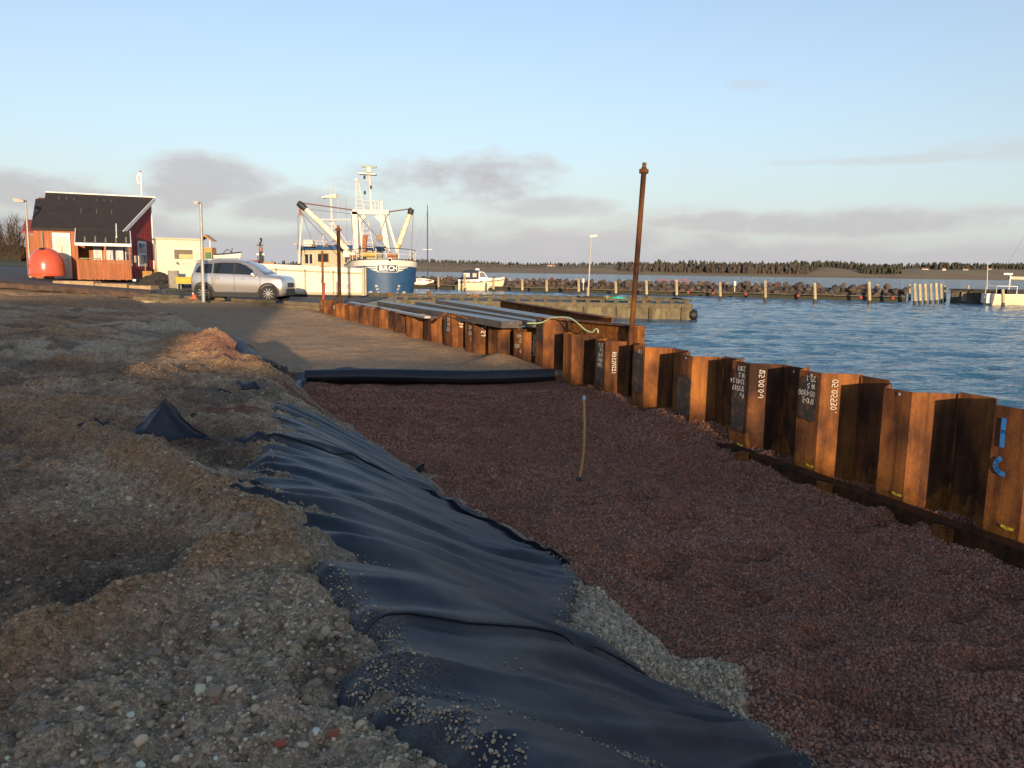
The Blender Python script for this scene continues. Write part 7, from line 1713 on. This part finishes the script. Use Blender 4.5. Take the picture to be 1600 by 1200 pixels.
# ------------------------------------------------------------------ far shore
def far_shore():
    g2 = random.Random(40); Yd = 1500.0; k = Yd / FPX
    def hz(px): return 424 + (px - 800) * ROLL
    prof = [(-300, 5), (200, 6), (420, 8), (560, 9), (640, 15), (700, 13), (800, 11), (880, 11), (930, 13), (1000, 14), (1060, 13), (1130, 12), (1200, 13), (1270, 15), (1310, 16), (1360, 11), (1400, 13), (1450, 16), (1500, 15), (1560, 17), (1650, 18), (1900, 16)]
    def H(px): return np.interp(px, [a for a, b in prof], [b for a, b in prof]) * k
    def X(px): return (px - 800) / FPX * Yd
    m = MB(); rows = []; cols = []
    pxs = np.linspace(-320, 1920, 190)
    for px in pxs:
        h = H(px) + .8 * float(vnoise(np.array(px * .05), np.array(0.0), 2)) * k
        rows.append([(X(px), Yd - 40, WZ - 1), (X(px), Yd, 1.2), (X(px) * 1.02, Yd + 40, 2.2 + h * .25), (X(px) * 1.05, Yd + 120, 2.4 + h * .75), (X(px) * 1.10, Yd + 230, 2.4 + h * 1.05), (X(px) * 1.3, Yd + 700, h * .3)])
    o = m.grid(rows).build('far_hills', M('winter fields', (.205, .165, .080), (.20, .125, .070), .012, .95, stretch=(1, .6, 1), detail=5, lo=.42, hi=.6), smooth=True, fix=False); tag(o, kind='structure')
    # beach line
    m = MB(); m.grid([[(X(px), Yd - 6, .6 + WZ), (X(px), Yd + 9, 1.9)] for px in pxs]); o = m.build('beach', M('pale beach', (.36, .27, .18), None, .02, .95), fix=False); tag(o, kind='structure')
    # woods: masses of trees too far to count
    CON = M('far conifers', (.034, .040, .026), (.05, .045, .030), .05, .95); BAR = M('far bare trees', (.070, .056, .045), (.045, .039, .031), .05, .95)
    def wood(name, label, rng, mat, n, h0, h1, off, conic=False):
        mb = MB()
        for _ in range(n):
            px = rng[0] + (rng[1] - rng[0]) * g2.betavariate(1.5, 1.5) if rng[1] - rng[0] < 200 else g2.uniform(*rng); d = off + g2.uniform(0, 90); x = X(px) * (1 + d / Yd); t = np.clip(d / 230, 0, 1); zb = -.6 + H(px) * float(np.interp(d, [0, 40, 120, 230], [0, .25, .75, 1.05])); h = h0 * .6 + (h1 * 1.1 - h0 * .6) * g2.random() ** 1.7; w = h * g2.uniform(.22, .40) * (.6 if conic else .8); c = Vector((x, Yd + d, zb)); n_ = 6
            if conic: prof_ = [(w * .3, 0), (w * .62, h * .22), (w * .45, h * .5), (w * .25, h * .78), (.1, h)]
            else: prof_ = [(w * .25, 0), (w * .6, h * .3), (w * .7, h * .6), (w * .45, h * .88), (.3, h)]
            b = len(mb.v); ph = g2.random()
            for r_, z in prof_:
                for q in range(n_): a = 6.283 * (q + ph) / n_; rr = r_ * g2.uniform(.35, 1.5); mb.v.append((c.x + rr * math.cos(a), c.y + rr * math.sin(a), c.z + z * g2.uniform(.85, 1.10)))
            for i in range(len(prof_) - 1):
                for q in range(n_): mb.f.append((b + i * n_ + q, b + i * n_ + (q + 1) % n_, b + (i + 1) * n_ + (q + 1) % n_, b + (i + 1) * n_ + q))
        o = mb.build(name, mat, fix=False); tag(o, label, 'woodland', kind='stuff')
    wood('woodland', 'dark conifer wood along the far ridge at the right', (1230, 1680), CON, 1500, 8, 16, 190)
    wood('woodland', 'bare brown wood on the far shore right of the tall rusty pole', (960, 1150), BAR, 900, 4, 15, 30)
    wood('woodland', 'bare brown wood on the far shore in the middle of the view', (1090, 1260), BAR, 900, 5, 17, 30)
    wood('woodland', 'dark conifers standing in the middle of the far woods', (1020, 1270), CON, 380, 7, 19, 70)
    wood('woodland', 'low scrub and wood along the far shore left of the tall rusty pole', (600, 1030), BAR, 1500, 2, 6, 80)
    wood('woodland', 'thin conifer line on the far ridge behind the motor cruiser', (560, 1320), CON, 1900, 4, 10, 205)
    wood('woodland', 'dark far wood behind the trawler and the container', (-250, 640), BAR, 900, 4, 10, 80)
    wood('woodland', 'green and brown wood in the valley on the far shore', (1335, 1400), CON, 240, 8, 16, 60)
    # farmhouses
    HW = M('far white wall', (.6, .56, .5), None, .5, .8); HR = M('far brown roof', (.16, .09, .07), None, .5, .9)
    for px, d, w, lab in ((858, 150, 16, 'long far farmhouse on the field above the motor cruiser'), (979, 150, 10, 'small far house left of the tall rusty pole'), (1219, 160, 7, 'tiny white house right of the middle woods'), (1434, 150, 14, 'left far house under the right-hand ridge'), (1463, 150, 8, 'second far house under the right-hand ridge'), (1497, 150, 10, 'third far house under the right-hand ridge'), (1533, 160, 12, 'right far house under the right-hand ridge')):
        x = X(px) * (1 + d / Yd); z = 2 + H(px) * float(np.interp(d, [0, 40, 120, 230], [0, .25, .75, 1.05])); q = root('farmhouse', (x, Yd + d, z - .5), g2.uniform(-.2, .2), lab, 'house', 'far houses'); MB().box((0, 0, 1.7), (w, 7, 3.4)).build('wall', HW, q)
        MB().prism([(-w / 2 - .3, -3.9, 3.3), (-w / 2 - .3, 3.9, 3.3), (-w / 2 - .3, 0, 6.3)], (w + .6, 0, 0)).build('roof', HR, q)
        for i in range(max(2, int(w / 3))): MB().box((-w / 2 + 1.5 + i * 2.6, -3.52, 1.8), (1.1, .1, 1.2)).build('window', BGL, q)
far_shore()

# ------------------------------------------------------------------ odd stones and brick ends on the soil
def oddments():
    g2 = random.Random(50); BR = M('broken red brick', (.42, .13, .065), (.30, .09, .05), 14, .9, bump=.5); ST = M('field stone', (.27, .215, .155), (.18, .14, .10), 6, .85, bump=.3, vary=.25)
    def ground(x, y): return float(dirt(np.array([[x]]), np.array([[y]]))[0][0, 0])
    def lump(px, r, mat, nm, label, cat, box=False, group=None):
        p = hit(*px); r = r * (.8 if box else .72); z = ground(p[0], p[1]); import bmesh
        bm = bmesh.new()
        if box:
            bmesh.ops.create_cube(bm, size=1)
            for v in bm.verts: v.co = Vector((v.co.x * 1.5 + g2.uniform(-.15, .15), v.co.y * 1.0 + g2.uniform(-.1, .1), v.co.z * .8 + g2.uniform(-.12, .12))) * r * 1.5
            bmesh.ops.bevel(bm, geom=bm.edges[:], offset=r * .18, segments=2, affect='EDGES')
        else:
            bmesh.ops.create_icosphere(bm, subdivisions=3, radius=1)
            ang = [Vector((g2.uniform(-1, 1), g2.uniform(-1, 1), g2.uniform(-1, 1))).normalized() for _ in range(7)]; lim = [g2.uniform(.7, .9) for _ in ang]
            sx, sy, sz = g2.uniform(1, 1.35), g2.uniform(.8, 1.1), g2.uniform(.6, .85)
            for v in bm.verts:
                for a_, l_ in zip(ang, lim):
                    d = v.co.dot(a_)
                    if d > l_: v.co -= a_ * (d - l_) * .85
                v.co = Vector((v.co.x * sx, v.co.y * sy, v.co.z * sz)) * r
        me = bpy.data.meshes.new(nm); bm.to_mesh(me); bm.free(); me.materials.append(mat); me.polygons.foreach_set('use_smooth', [not box] * len(me.polygons))
        o = bpy.data.objects.new(nm, me); link(o); o.location = (p[0], p[1], z + r * .35); o.rotation_euler = (g2.uniform(-.3, .3), g2.uniform(-.3, .3), g2.uniform(0, 6)); tag(o, label, cat, group)
    lump((372, 745), .045, BR, 'brick', 'dull red brick end below the pointed geotextile corner', 'brick', True)
    lump((437, 1168), .022, BR, 'brick', 'left bright orange brick fragment near the bottom edge', 'brick', True); lump((522, 1153), .022, BR, 'brick', 'right bright orange brick fragment near the bottom edge', 'brick', True); lump((612, 945), .020, BR, 'brick', 'small orange brick crumb on the middle geotextile sheet', 'brick', True)
    for px, r, lab in (((240, 1040), .045, 'large pale brown stone on the ridge of clods'), ((222, 1043), .030, 'stone touching the large pale brown stone on its left'), ((387, 858), .055, 'biggest rounded clod on the upper ridge of soil'), ((262, 1100), .035, 'grey stone below the large pale brown stone'),
                       ((66, 1165), .038, 'grey rounded stone at the lower left'), ((157, 1150), .030, 'small grey stone right of the lower left stone'), ((625, 1028), .030, 'ochre stone lying on the fold edge of the sheets'), ((558, 916), .030, 'round reddish stone at the left edge of the middle sheet'), ((478, 1094), .032, 'round tan stone below the left end of the long hem'),
                       ((495, 1077), .026, 'smaller tan stone right of the round tan one'), ((20, 716), .07, 'grey slab of stone at the left edge of the picture'), ((14, 733), .05, 'pale flat stone just below the grey slab'), ((660, 1005), .03, 'grey cobble beside the hem of the middle sheet'), ((500, 1010), .03, 'speckled stone at the start of the hem')):
        lump(px, r, ST, 'stone', lab, 'stone')
oddments()
